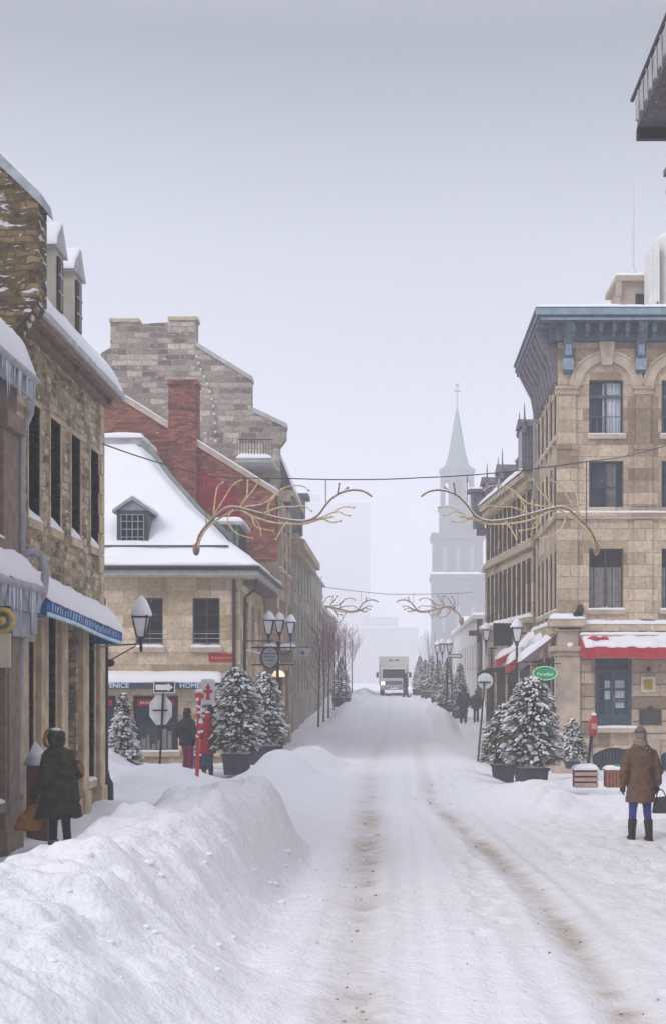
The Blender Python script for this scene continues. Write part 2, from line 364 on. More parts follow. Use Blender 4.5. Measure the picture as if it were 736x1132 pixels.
def snow_cap(mb, a, b, c, d, th, nu=12, nv=6, seed=0, rag=.25, over=.03):
    """a rounded, uneven blanket of snow on the quad a b c d (a-b front edge, d-c back edge), thickness th"""
    T, mb.T = mb.T, None
    if T: a, b, c, d = (T(*q) for q in (a, b, c, d))
    a, b, c, d = map(Vector, (a, b, c, d)); g = []; fs = []
    def params(ln, n):
        es = [0, .1 * th / ln, .35 * th / ln, .8 * th / ln, 1.5 * th / ln]
        es = [e_ for e_ in es if e_ < .45]
        k0 = es[-1]; mid = [k0 + (1 - 2 * k0) * i / n for i in range(1, n)]
        return es + mid + [1 - e_ for e_ in reversed(es)]
    lu, lv = max((b - a).length, .01), max((d - a).length, .01)
    us, vs_ = params(lu, nu), params(lv, nv); nu, nv = len(us) - 1, len(vs_) - 1
    def prof(x): x = min(1, x); return math.sqrt(max(0, 1 - (1 - x) ** 2))
    for v in vs_:
        for u in us:
            q = (a * (1-u) + b * u) * (1-v) + (d * (1-u) + c * u) * v
            e_ = prof(min(u, 1-u) * lu / (th * 1.4)) * prof(min(v, 1-v) * lv / (th * 1.4))
            nz = 1 + rag * fbm((q.x * 1.7 + seed, q.y * 1.7, q.z * 1.7), 3) + rag * .5 * fbm((q.x * 6 + seed, q.y * 6, q.z * 6), 2)
            q = q + Vector((0, 0, th * e_ * nz + .004))
            if v < .5: q += (a - d).normalized() * over * fbm((q.x * 4 + seed, q.y * 4 + 9, q.z * 4), 2) * (1 - 2 * v)
            g.append(tuple(q))
    for j in range(nv):
        for i in range(nu): fs.append((j*(nu+1)+i, j*(nu+1)+i+1, (j+1)*(nu+1)+i+1, (j+1)*(nu+1)+i))
    rim = [i for i in range(nu+1)] + [j*(nu+1)+nu for j in range(1, nv+1)] + [nv*(nu+1)+i for i in range(nu-1, -1, -1)] + [j*(nu+1) for j in range(nv-1, 0, -1)]
    n = len(rim); o = len(g)
    g += [(g[i][0], g[i][1], g[i][2] - .012) for i in rim]
    fs += [(rim[i], rim[(i+1) % n], o + (i+1) % n, o + i) for i in range(n)] + [tuple(range(o, o + n))]
    mb.add(g, fs); mb.T = T
    return mb
# ------------------------------------------------------------------ the snow-covered ground: one sheet to the horizon
def sst(a, b, x): t = np.clip((x - a) / (b - a), 0, 1); return t * t * (3 - 2 * t)
_rng = np.random.RandomState(3); _G = _rng.rand(256, 256)
def vnoise(x, y):
    xi = np.floor(x).astype(int); yi = np.floor(y).astype(int); fx = x - xi; fy = y - yi
    fx = fx * fx * (3 - 2 * fx); fy = fy * fy * (3 - 2 * fy)
    g = lambda i, j: _G[i % 256, j % 256]
    return (g(xi, yi) * (1-fx) + g(xi+1, yi) * fx) * (1-fy) + (g(xi, yi+1) * (1-fx) + g(xi+1, yi+1) * fx) * fy
def nz(x, y, f, o=3, rough=.5):
    s = 0; a = 1; t = 0
    for k in range(o): s = s + a * (vnoise(x * f + 17.3 * k, y * f + 5.1 * k) - .5); t += a; a *= rough; f *= 2.03
    return s / t * 2
def rut(x, y, cx, w): return np.exp(-((x - cx) / w) ** 2)
def rut_l(y): return np.interp(y, [5, 9.6, 17.6, 28.8, 45, 70, 110], [-.30, -.31, -.36, -.56, -.62, -.45, -.35])
def rut_r(y): return np.interp(y, [5, 9.6, 15.3, 20.6, 27.7, 36, 50, 70, 110], [1.66, 1.66, 1.62, 1.26, .74, .85, .9, 1.05, 1.2])
FOOT = []
_q = random.Random(44)
for (x0_, y0_, x1_, y1_) in ((3.7, 10, 3.75, 20.6), (2.9, 12, 3.5, 24), (3.5, 16, 5.2, 30), (2.4, 18, 3.0, 30), (4.6, 20, 3.4, 33), (-4.6, 11, -4.6, 18.6), (-4.4, 20, -4.9, 33), (1.9, 30, 3.0, 60), (-3.9, 22, -3.6, 38), (.9, 13, 1.3, 24)):
    l_ = math.hypot(x1_ - x0_, y1_ - y0_); n_ = int(l_ / .62)
    for i_ in range(n_): FOOT.append((x0_ + (x1_ - x0_) * i_ / n_ + (.11 if i_ % 2 else -.11) + _q.gauss(0, .04), y0_ + (y1_ - y0_) * i_ / n_ + _q.gauss(0, .06)))
def H(x, y):
    x = np.asarray(x, float); y = np.asarray(y, float)
    t = np.clip((y - 55) / 90, 0, 1); z = 2.1 * (1.35 * t - .35 * t ** 3) * sst(0, .12, t) ** .5
    z = z - .48 * sst(23, 38, y) * sst(1.7, 3.9, x) * (1 - sst(48, 60, y)) - .05 * sst(20, 30, y) * sst(-7, -4, -x) * 0
    lump = nz(x, y, .9, 4); fine = nz(x, y, 4.5, 3); chunk = np.abs(nz(x, y, 2.2, 3)); mid = nz(x, y, 2.0, 4, .6)
    # big ploughed bank at the left kerb
    xc = -3.0 + .131 * (y - 10.6); xc = np.minimum(xc, -1.95)
    d = x - xc; wr = np.maximum(-1.02 - xc, .7) + .22 * nz(x * 0, y, .5, 2); wl = 1.35
    hc = (.90 + .10 * sst(12.5, 16, y)) * (1 - sst(19.0, 20.7, y + .5 * np.abs(d) - .3)) * sst(-4, 3, y)
    prof = np.where(d > 0, 1 - sst(.16, 1.04, d / wr), 1 - sst(.22, 1.15, -d / wl))
    bank = hc * prof
    bank = bank * (1 + .10 * lump) + prof ** .5 * np.minimum(hc, 1) * (.13 * nz(x + y * .37, y - x * .2, 1.5, 4, .6) + .05 * fine + .035 * nz(x, y, 9, 2) + .10 * np.abs(nz(x * .9 - y * .4, y * .8 + x, 1.3, 2))) * (prof < 1.01)
    pit = np.clip(nz(x, y, 3.1, 3, .6) - .22, 0, 1) * 1.3 + np.clip(nz(x + 9, y, 6.5, 2) - .35, 0, 1) * .5
    bank = bank - pit * prof ** .5 * np.minimum(hc, 1) * .16
    z = z + bank
    # lower banks along the street
    def ridge(xc, w, h, y0, y1, f=.6, e=2.0):
        dd = np.abs(x - xc - .35 * nz(x * 0, y, .3, 2)) / w
        return h * (1 - sst(.05, 1, dd)) * sst(y0, y0 + e, y) * (1 - sst(y1 - e, y1, y)) * (1 + .7 * nz(x, y, f, 3))
    z = z + ridge(-2.55, 1.3, .5, 23.5, 41) + ridge(-2.5, 1.0, .36, 60, 118, .35, 8) + ridge(-3.0, 1.2, .14, 38, 56)
    z = z + ridge(2.45, .7, .34, 54, 125, .4, 8) + ridge(3.3, 1.3, .2, 26, 33.4, .8)
    z = z + ridge(-5.4, 1.7, .42, 28.5, 34.5) + ridge(-7.2, 1.6, .5, 31, 37) + ridge(-8.2, 2.0, .35, 22.5, 40)
    z = z + .34 * np.exp(-((x - 3.05) / .5) ** 2 - ((y - 26.5) / 1.3) ** 2) * (1 + 1.2 * nz(x, y, 1.6, 3)) + .22 * np.exp(-((x - 2.2) / .6) ** 2 - ((y - 27.5) / 1.4) ** 2)
    z = z + .22 * np.exp(-((x - 3.5) / .45) ** 2 - ((y - 31.5) / 1.0) ** 2) + .2 * np.exp(-((x - 5.2) / .6) ** 2 - ((y - 38.6) / 1.0) ** 2)
    road = sst(-1.3, -.6, x) * (1 - sst(1.9, 2.7, x)); off = 1 - road
    near = 1 - sst(60, 120, y)
    z = z + (off * (.10 * lump + .045 * mid + .02 * fine) + road * (.02 * lump + .014 * mid + .012 * fine)) * (0.35 + .65 * near)
    # trodden snow on the pavements
    tread = sst(2.2, 3.0, x) * (1 - sst(30, 36, y)) + sst(3.2, 3.8, -x) * (1 - sst(26, 34, y))
    z = z - .06 * tread * np.clip(nz(x, y, 1.7, 2), 0, 1)
    w = .24 + .07 * nz(x, y, .4, 2)
    for cx_, k_, c_ in ((-.75, .03, 0), (.35, -.012, .0012), (2.3, -.055, 0), (.75, .045, -.0006), (1.2, -.06, .001), (3.1, -.09, .0005)):
        xx_ = cx_ + k_ * (y - 10) + c_ * (y - 10) ** 2; z = z - (.014 * rut(x, y, xx_, .09) - .007 * rut(x, y, xx_ + .14, .05) - .007 * rut(x, y, xx_ - .14, .05)) * (1 - sst(30, 45, y))
    z = z - .05 * rut(x, y, rut_l(y), w) - .055 * rut(x, y, rut_r(y), w) - .02 * rut(x, y, rut_l(y) + .5, .2) - .02 * rut(x, y, rut_r(y) - .5, .16)
    z = z + .018 * rut(x, y, rut_l(y) + .27, .08) + .02 * rut(x, y, rut_r(y) - .27, .07) + .02 * rut(x, y, rut_r(y) + .27, .07)
    return z
def gz(x, y): return float(H(np.array([x]), np.array([y]))[0])
def make_ground():
    t = np.linspace(-3.3, 3.3, 600); xs = 4.2 * np.sinh(t) / 1.0 + .2
    xs = np.concatenate([[-3000, -800, -250], xs, [250, 800, 3000]])
    ys = [5.0]
    while ys[-1] < 330: ys.append(ys[-1] * 1.0043)
    ys = np.concatenate([[-60, -20, -6, 1, 3, 4], ys, [420, 600, 900, 1400, 3000]])
    gx, gy = np.meshgrid(xs, ys); z = H(gx, gy)
    for fx, fy in FOOT:      # footprints
        i0, i1 = np.searchsorted(ys, (fy - .5, fy + .5)); j0, j1 = np.searchsorted(xs, (fx - .35, fx + .35)); sl = (slice(i0, i1), slice(j0, j1)); u, v = gx[sl] - fx, gy[sl] - fy
        z[sl] -= .07 * np.exp(-(u / .075) ** 4 - (v / .15) ** 4) - .02 * np.exp(-(u / .15) ** 2 - (v / .24) ** 2)
    far = (np.abs(gx) > 60) | (gy > 200); z = np.where(far, np.where(gy > 60, 2.1 * np.clip((gy - 60) / 80, 0, 1), 0), z)
    n, m = gx.shape; co = np.stack([gx, gy, z], -1).reshape(-1, 3).astype(np.float32)
    idx = np.arange(n * m).reshape(n, m); q = np.stack([idx[:-1, :-1], idx[:-1, 1:], idx[1:, 1:], idx[1:, :-1]], -1).reshape(-1, 4)
    me = bpy.data.meshes.new('snowy_street'); me.vertices.add(len(co)); me.vertices.foreach_set('co', co.ravel())
    me.loops.add(q.size); me.loops.foreach_set('vertex_index', q.ravel().astype(np.int32)); me.polygons.add(len(q))
    me.polygons.foreach_set('loop_start', np.arange(0, q.size, 4, dtype=np.int32)); me.polygons.foreach_set('use_smooth', np.ones(len(q), bool))
    me.update(calc_edges=True)
    y = gy; x = gx
    patch = .55 + .6 * nz(x, y, .6, 3) + .35 * nz(x, y, 3, 2)
    d = (rut(x, y, rut_l(y) + .02, .24) * .85 + rut(x, y, rut_r(y), .14) * 1.0 + rut(x, y, rut_r(y) + .1, .45) * .28 + rut(x, y, rut_l(y), .5) * .3 + rut(x, y, rut_r(y) - .5, .1) * .2) * np.clip(patch + .15, .4, 1.15)
    d = d * (1 - sst(22, 42, y) * .75) * (1 - sst(45, 75, y)) + .03
    at = me.attributes.new('dirt', 'FLOAT', 'POINT'); at.data.foreach_set('value', np.clip(d, 0, 1.3).astype(np.float32).ravel())
    me.materials.append(MATS['snow_street'])
    o = bpy.data.objects.new('snowy_street', me); C.objects.link(o); tag(o, 'snow covered street and pavements with ploughed banks and brown wheel ruts', 'street', kind='structure')
make_ground()
# clods of gritty snow dropped along the wheel tracks
cl = MB(); rr = random.Random(5)
for i in range(110):
    y = 9.8 + 24 * rr.random() ** 1.5; side = rr.random()
    x = float(rut_l(y)) + rr.gauss(0, .12) if side < .45 else (float(rut_r(y)) + rr.gauss(0, .15) if side < .8 else rr.uniform(-1, 2.4))
    r = rr.choice([.005, .007, .010, .016]) * rr.uniform(.7, 1.2)
    cl.ball((x, y, gz(x, y) + r * .3), r * rr.uniform(.8, 1.6), r, r * .7, 6, 4)
tag(cl.build('snow_clods', mat('clod', (.30, .24, .19), .9, var=.5, scale=30), None), 'small dirty clods of ice scattered along the wheel tracks', 'ice clods', kind='stuff')

lu = MB()
for i in range(120):     # broken lumps of ploughed snow on and below the bank
    y = rr.uniform(8.5, 19.5); xc_ = -3.0 + .131 * (y - 10.6); x = xc_ + rr.choice((rr.uniform(-.4, 1.6), rr.uniform(.9, 1.75), rr.uniform(.3, 1.5)))
    if i > 95: x = rr.uniform(2.0, 4.4); y = rr.uniform(20, 33)
    r = .010 + .032 * rr.random() ** 3; k = rr.uniform(0, 3); v0 = len(lu.v); lu.ball((x, y, gz(x, y) + r * .25), r * rr.uniform(.9, 1.7), r * rr.uniform(.8, 1.4), r * .8, 9, 6)
    lu.v[v0:] = [tuple(c_ + rr.uniform(-.13, .13) * r for c_ in v) for v in lu.v[v0:]]
tag(lu.build('snow_lumps', 'snow', None, True), 'loose broken lumps of snow on and below the ploughed banks', 'snow lumps', kind='stuff')

# ------------------------------------------------------------------ facades
def plane(ox, oy, dx, dy):
    """facade frame: u along (dx,dy) from (ox,oy), w outward (to the right of the direction of travel when dx>0 -> -Y)"""
    l = math.hypot(dx, dy); dx /= l; dy /= l; nx, ny = dy, -dx
    return lambda u, w, z: (ox + dx * u + nx * w, oy + dy * u + ny * w, z)
def wall(mb, u0, u1, z0, z1, ops, depth=.28):
    us = sorted(set([u0, u1] + [a for o in ops for a in o[:2] if u0 < a < u1])); zs = sorted(set([z0, z1] + [a for o in ops for a in o[2:4] if z0 < a < z1]))
    for i in range(len(us) - 1):
        j = 0
        while j < len(zs) - 1:
            um = (us[i] + us[i+1]) / 2
            def inside(k): zm = (zs[k] + zs[k+1]) / 2; return any(o[0] < um < o[1] and o[2] < zm < o[3] for o in ops)
            if inside(j): j += 1; continue
            k = j
            while k + 1 < len(zs) - 1 and not inside(k + 1): k += 1
            mb.quad((us[i], 0, zs[j]), (us[i+1], 0, zs[j]), (us[i+1], 0, zs[k+1]), (us[i], 0, zs[k+1])); j = k + 1
    for a, b, c, d in [o[:4] for o in ops]:
        mb.quad((a, 0, c), (a, 0, d), (a, -depth, d), (a, -depth, c)); mb.quad((b, 0, c), (b, -depth, c), (b, -depth, d), (b, 0, d))
        mb.quad((a, 0, c), (a, -depth, c), (b, -depth, c), (b, 0, c)); mb.quad((a, 0, d), (b, 0, d), (b, -depth, d), (a, -depth, d))
def window(parent, T, a, b, c, d, depth=.2, glass='glass_dark', frame='frame_dark', sill='dressed', snow=.09, curt=None, bars=(1, 2), rail=None, sillout=.09, surround=None, name='window', fw=.05):
    mb = MB(T); mb.box(a - .02, b + .02, -depth - .03, -depth, c - .02, d + .02); g = mb.build(name, glass, parent)
    if curt:
        cu = MB(T); lo, hi, side = curt[1], curt[2], curt[3]
        u0, u1 = (a + (b-a) * side[0], a + (b-a) * side[1]); n = 14
        pts = [(u0 + (u1-u0) * i / n, -depth + .008 + .012 * math.sin(i * 2.4)) for i in range(n + 1)]
        for i in range(n): cu.quad((pts[i][0], pts[i][1], c + (d-c) * lo), (pts[i+1][0], pts[i+1][1], c + (d-c) * lo), (pts[i+1][0], pts[i+1][1], c + (d-c) * hi), (pts[i][0], pts[i][1], c + (d-c) * hi))
        cu.build('curtain', curt[0], g, True)
    f = MB(T); w = fw; e = -depth + .03; q = e + .04
    f.box(a, a + w, e, q, c, d); f.box(b - w, b, e, q, c, d); f.box(a + w, b - w, e, q, c, c + w); f.box(a + w, b - w, e, q, d - w, d)
    nv, nh = bars
    for i in range(1, nv + 1):
        u = a + (b - a) * i / (nv + 1); f.box(u - w * .4, u + w * .4, e + .004, q + .006, c + w, d - w)
    for i in range(1, nh + 1):
        z = c + (d - c) * i / (nh + 1); f.box(a + w, b - w, e + .002, q - .006, z - w * .3, z + w * .3)
    f.build('frame', frame, g)
    if sill:
        s = MB(T); s.box(a - .07, b + .07, -depth + .02, sillout, c - .14, c); s.build('sill', sill, g)
        if snow: snow_cap(MB(T), (a - .05, sillout, c), (b + .05, sillout, c), (b + .05, -depth + .08, c), (a - .05, -depth + .08, c), snow, 5, 2, seed=a * 7 + c).build('snow_cap', 'snow', g, True)
    if rail:
        r = MB(T)
        for k in range(rail): r.tube([(a - .03, .03, c + .12 + .14 * k), (b + .03, .03, c + .12 + .14 * k)], .012, 6)
        r.build('window_rail', 'zinc', g)
    if surround:
        s = MB(T); o = .022; k = surround[1]
        s.box(a - k, a, -depth + .05, o, c, d); s.box(b, b + k, -depth + .05, o, c, d); s.box(a - k, b + k, -depth + .05, o + .004, d, d + k * 1.2); s.build('surround', surround[0], g)
    return g
def icicles(mb, p0, p1, n, lmin, lmax, r=.012, seed=1):
    q = random.Random(seed); p0, p1 = Vector(p0), Vector(p1)
    for i in range(n):
        p = p0.lerp(p1, q.random()); l = q.uniform(lmin, lmax) * q.uniform(.4, 1); rr_ = r * q.uniform(.7, 1.4)
        mb.tube([p + Vector((0, 0, .02)), p - Vector((0, 0, l * .5)), p - Vector((0, 0, l))], [rr_, rr_ * .6, .001], 5)
mat('ice', (.62, .66, .74), .15, var=.1, spec=.7)

# ================================================================== LEFT SIDE
# A: long rubble-stone building along the left pavement
WA = -5.75
A = thing('stone_building', (WA, 24, 0), 'golden rubble stone building with narrow slot windows and snowy roof beside the left pavement', 'building')
TA = plane(WA, 21.0, 0, 1)       # u=Y-21, outward +X
ops_a = []
for yc in (22.15, 23.55, 25.05, 26.62): ops_a += [(yc - 21 - .36, yc - 21 + .36, 4.95, 6.8)]
low_a = [(.55, 1.1, .9, 3.0), (1.9, 2.55, .35, 3.5), (3.15, 4.15, .25, 3.5), (4.95, 5.6, .5, 3.5)]
w = MB(TA); wall(w, 0, 6.4, -.6, 7.95, ops_a + low_a, .34)
w.T = None; w.quad((WA, 27.4, -.6), (-14, 27.4, -.6), (-14, 27.4, 7.95), (WA, 27.4, 7.95)); w.quad((-14, 21, -.6), (WA, 21, -.6), (WA, 21, 7.95), (-14, 21, 7.95)); w.quad((-14, 27.4, -.6), (-14, 21, -.6), (-14, 21, 12), (-14, 27.4, 12))
w.build('wall', 'rubble', A)
q = MB(TA)      # dressed corner blocks at the far end
for i in range(22):
    ln = .42 if i % 2 else .27; q.box(6.4 - ln, 6.43, -.1, .035, -.5 + i * .385, -.5 + i * .385 + .365)
q.build('corner_block', 'dressed_old', A)
for o in ops_a: window(A, TA, *o, depth=.3, glass='glass_brown', frame='frame_dark', sill='dressed_old', snow=.26, bars=(1, 3), sillout=.05, surround=('dressed_old', .06))
for i, o in enumerate(low_a):
    if i == 2:
        dm = MB(TA); dm.box(o[0], o[1], -.33, -.29, o[2], o[3]); dd = dm.build('door', 'frame_dark', A)
        k = MB(TA); [k.box(o[0] + .12 + j * .46, o[0] + .42 + j * .46, -.29, -.275, o[2] + a_, o[2] + b_) for j in (0, 1) for a_, b_ in ((.2, 1.1), (1.3, 2.9))]; k.build('door_panel', 'glass_brown', dd)
        k = MB(TA); k.tube([(o[0] + .5, -.25, 1.2), (o[0] + .5, -.25, 1.5)], .02, 6); k.build('handle', 'gold', dd)
        k = MB(TA); k.box(o[0] - .02, o[1] + .02, -.3, .12, -.1, o[2]); k.build('step', 'dressed_old', dd)
    else: window(A, TA, *o, depth=.28, glass='glass_brown', frame='frame_dark', sill='dressed_old', snow=.05, bars=(1, 3), sillout=.05, surround=('dressed_old', .09))
pil = MB(TA)
for u in (.05, 1.28, 2.65, 4.3, 5.75):
    pil.box(u, u + .46, -.05, .10, -.5, 3.5); pil.box(u - .03, u + .49, -.05, .14, -.5, .35)
pil.build('pilaster', 'dressed_old', A)
# near gable parapet, corbelled at the eave, rising to the ridge
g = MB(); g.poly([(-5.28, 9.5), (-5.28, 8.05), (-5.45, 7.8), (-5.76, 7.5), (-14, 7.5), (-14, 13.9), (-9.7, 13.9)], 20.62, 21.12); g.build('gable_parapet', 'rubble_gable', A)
g = MB(); g.poly([(-5.2, 9.42), (-5.24, 9.62), (-9.72, 14.06), (-9.9, 13.9)], 20.54, 21.2); g.build('coping', 'zinc', A)
g = MB(); snow_cap(g, (-5.26, 20.56, 9.62), (-5.26, 21.18, 9.62), (-9.7, 21.18, 14.06), (-9.7, 20.56, 14.06), .06, 3, 14, seed=3); g.build('coping_snow', 'snow', A, True)
# roof, eave and dormers
rf = MB(); rf.poly([(-5.44, 8.01), (-5.44, 8.1), (-9.2, 12.2), (-14, 12.2), (-14, 8.0)], 21.12, 27.62); roofA = rf.build('roof', 'slate', A)
s = MB(); snow_cap(s, (-5.37, 21.14, 8.1), (-5.37, 27.64, 8.1), (-9.2, 27.66, 12.25), (-9.2, 21.14, 12.25), .22, 34, 16, seed=5, rag=.3, over=.06); s.build('snow_cap', 'snow_roof', roofA, True)
ev = MB()
ev.box(-5.52, -5.42, 21.13, 27.62, 7.9, 8.09); ev.box(-5.76, -5.52, 21.13, 27.6, 7.95, 8.0); ev.box(-5.74, -5.62, 21.13, 27.42, 7.8, 7.93); ev.build('eave_cornice', 'brown_wood', A)
ev = MB(); ev.box(-5.418, -5.36, 21.13, 27.64, 7.99, 8.11); ev.build('gutter', 'grey_trim', A)
mo = MB()
for yy_ in (21.3, 24.4, 27.2): mo.box(-5.62, -5.53, yy_, yy_ + .12, 7.82, 7.928)
mo.build('eave_bracket', 'grey_wood', A)
for yc, wd in ((23.72, .62), (25.12, .66)):
    y0, y1 = yc - wd / 2, yc + wd / 2; xf = -5.72
    d = MB(); d.poly_yz([(y0, 8.45), (y1, 8.45), (y1, 9.72), (y0, 9.72)], -7.0, xf); dm = d.build('dormer', 'dormer_trim', A)
    d = MB(); d.poly_yz([(y0 - .09, 9.70), (y1 + .09, 9.70), (yc, 10.2)], -7.3, xf + .06); d.build('dormer_roof', 'grey_trim', dm)
    d = MB(); d.box(xf, xf + .03, y0 + .13, y1 - .13, 8.72, 9.6); d.build('dormer_window', 'glass_brown', dm)
    d = MB(); d.box(xf + .03, xf + .05, yc - .02, yc + .02, 8.72, 9.6); [d.box(xf + .032, xf + .048, y0 + .13, y1 - .13, zz, zz + .035) for zz in (8.99, 9.28)]; d.build('frame', 'frame_light', dm)
    d = MB(); snow_cap(d, (xf + .04, y0 - .1, 9.74), (xf + .04, yc, 10.21), (-7.2, yc, 10.21), (-7.2, y0 - .1, 9.74), .05, 4, 6, seed=yc); d.build('snow_cap', 'snow', dm, True)
# blue awning of the stone building
aw = thing('shop_awning', (WA + .1, 24, 3.4), 'blue and white scalloped awning under a thick pillow of snow on the rubble stone wall', 'awning')
def awz(y): return 3.36 - (y - 20.9) / 5.8 * .28
def awx(y): return -5.18 + .04 * math.sin((y - 20.9) * 1.1)
ys = [20.75 + i * 5.75 / 40 for i in range(41)]
m_ = MB()
for i in range(40):
    a, b = ys[i], ys[i+1]; m_.quad((awx(a), a, awz(a) + .03), (awx(b), b, awz(b) + .03), (awx(b), b, awz(b) + .22), (awx(a), a, awz(a) + .22)); m_.quad((awx(a), a, awz(a) + .22), (awx(b), b, awz(b) + .22), (WA + .02, b, awz(b) + .62), (WA + .02, a, awz(a) + .62))
for y in (ys[0], ys[-1]): m_.poly_yz([(y, awz(y) + .0), (y + .01, awz(y) + .0), (y + .01, awz(y) + .2), (y, awz(y) + .2)], WA, awx(y)); m_.poly([(WA, awz(y) + .2), (awx(y), awz(y) + .2), (WA, awz(y) + .6)], y, y + .01)
m_.build('canopy', 'blue_cloth', aw)
m_ = MB()
for i in range(160):       # scalloped edge strip
    y = 20.75 + i * 5.75 / 160; y2 = y + 5.75 / 160; h = lambda t: .03 + .045 * abs(math.sin(t * math.pi * 160 / 5.75 * .25))
    m_.quad((awx(y) + .004, y, awz(y) + .045 - h(y - 20.75)), (awx(y2) + .004, y2, awz(y2) + .045 - h(y2 - 20.75)), (awx(y2) + .004, y2, awz(y2) + .05), (awx(y) + .004, y, awz(y) + .05))
m_.build('scalloped_edge', 'blue_letter', aw)
m_ = MB(); rr = random.Random(8); y = 21.0
while y < 26.2:
    wd = rr.uniform(.06, .17); hh = rr.uniform(.08, .15); z0 = awz(y) + .06 + rr.uniform(0, .03)
    m_.add([(awx(y) + .006, y, z0), (awx(y) + .006, y + wd * .4, z0 + .01), (awx(y) + .006, y + wd, z0 + hh * .9), (awx(y) + .006, y + wd * .5, z0 + hh)], [(0, 1, 2, 3)])
    y += wd + rr.uniform(.01, .1)
m_.build('lettering', 'blue_letter', aw)
s = MB()
for k in range(1): snow_cap(s, (-5.13, 20.7, awz(20.7) + .22), (-5.13, 26.56, awz(26.5) + .2), (WA + .03, 26.56, awz(26.5) + .55), (WA + .03, 20.7, awz(20.7) + .6), .30, 34, 8, seed=2, rag=.16, over=.05)
s.build('snow_cap', 'snow', aw, True)
f = MB(); f.tube([(WA + .02, 26.4, 3.0), (-5.2, 26.42, 3.1)], .02, 6); f.tube([(WA + .02, 20.9, 3.2), (-5.2, 20.85, 3.35)], .02, 6); f.build('frame', 'grey_trim', aw)

# B: the nearest shopfront on the left, wood pilaster, two snowy pent roofs, gutters and downpipe
XB = -5.46
B = thing('timber_shopfront', (XB, 19.7, 0), 'weathered timber shopfront with icicled grey pent roofs at the left edge of the photo', 'building')
TB = plane(XB, 12.0, 0, 1)
w = MB(TB); wall(w, 0, 8.1, -.6, 6.6, [(5.4, 7.1, .7, 3.3), (5.4, 7.15, 4.35, 6.1), (2.0, 4.2, .7, 3.3), (2.0, 4.2, 4.35, 6.1)], .3)
w.T = None; w.quad((-12, 20.1, -.6), (XB, 20.1, -.6), (XB, 20.1, 6.6), (-12, 20.1, 6.6)); w.quad((-12, 12, -.6), (XB, 12, -.6), (XB, 12, 6.6), (-12, 12, 6.6)); w.build('wall', 'grey_wood', B)
for o in ((5.4, 7.1, .7, 3.3), (5.4, 7.15, 4.35, 6.1), (2.0, 4.2, .7, 3.3), (2.0, 4.2, 4.35, 6.1)): window(B, TB, *o, depth=.22, glass='glass_dark', frame='maroon', sill='grey_wood', snow=.05, bars=(2, 1))
p = MB(TB); p.box(7.2, 7.95, 0.0, .09, -.5, 3.55); p.box(7.15, 8.0, 0, .13, -.5, .3); p.box(7.2, 7.95, 0, .07, 4.2, 5.9); p.box(7.12, 8.03, 0, .15, 5.9, 6.15); p.box(7.3, 7.85, .09, .11, .5, 3.3); rough_edges(p.build('pilaster', 'brown_wood', B))
def pent(z0, z1, out, th, name, ys0=12.0, ys1=20.2, fas=.3):
    m = MB(TB); m.T = None
    m.poly([(XB, z0), (XB + out, z0), (XB + out, z0 + .05), (XB, z1)], ys0, ys1); r = m.build(name, 'zinc', B)
    m = MB(); m.box(XB + out, XB + out + .03, ys0, ys1 + .02, z0 - fas * .6, z0 + .1); [m.box(XB + out + .03, XB + out + .045, ys0 + i * .4, ys0 + i * .4 + .03, z0 - fas * .6, z0 + .09) for i in range(20)]; m.build('fascia', 'zinc', r)
    m = MB(); m.tube([(XB + out + .07, ys0, z0 + .06), (XB + out + .07, ys1 + .05, z0 + .04)], .06, 10); m.build('gutter', 'pipe_grey', r)
    m = MB(); snow_cap(m, (XB + out + .08, ys0, z0 + .12), (XB + out + .08, ys1 + .03, z0 + .1), (XB, ys1 + .03, z1 + .04), (XB, ys0, z1 + .04), th, 40, 7, seed=z0, rag=.3, over=.08); m.build('snow_cap', 'snow', r, True)
    m = MB(); icicles(m, (XB + out + .08, ys0 + 4, z0 + .0), (XB + out + .08, ys1, z0), 46, .15, .8, .014, seed=int(z0)); m.build('icicle', 'ice', r, True)
    return r
pent(6.72, 7.25, .17, .2, 'upper_pent_roof', fas=.42); pent(3.66, 4.1, .27, .2, 'lower_pent_roof', fas=.5)
m = MB(); m.box(XB + .02, XB + .24, 19.0, 20.12, 3.0, 3.55); m.box(XB + .02, XB + .28, 19.95, 20.18, 3.05, 3.35); m.build('bracket_box', 'zinc', B)
xp, yp = XB + .04, 20.22
m = MB()
m.tube([(XB + .16, 20.3, 6.75), (XB + .16, 20.3, 6.5), (XB + .15, 20.28, 6.3), (xp + .04, 20.25, 6.12), (xp, yp, 5.95), (xp, yp, 3.95)], .055, 10)
m.tube([(xp + .26, yp + .1, 4.2), (xp + .32, yp + .1, 4.0), (xp + .30, yp + .1, 3.7), (xp + .16, yp + .05, 3.4), (xp + .04, yp, 3.15), (xp - .02, yp, 2.8), (xp - .06, yp, 1.4), (xp - .08, yp, .4)], .062, 10)
m.tube([(xp, yp, 4.22), (xp + .14, yp + .08, 4.28), (xp + .26, yp + .1, 4.2)], .06, 10)
m.build('downpipe', 'pipe_grey', B, True)
m = MB(); m.lathe([(.02, .0), (.15, .0), (.16, .4), (.12, .5), (.12, .62), (.17, .66), (.17, .72), (.05, .76)], xp - .12, yp - .1, 14); m.build('pipe_shoe', 'grey_wood', B, True)
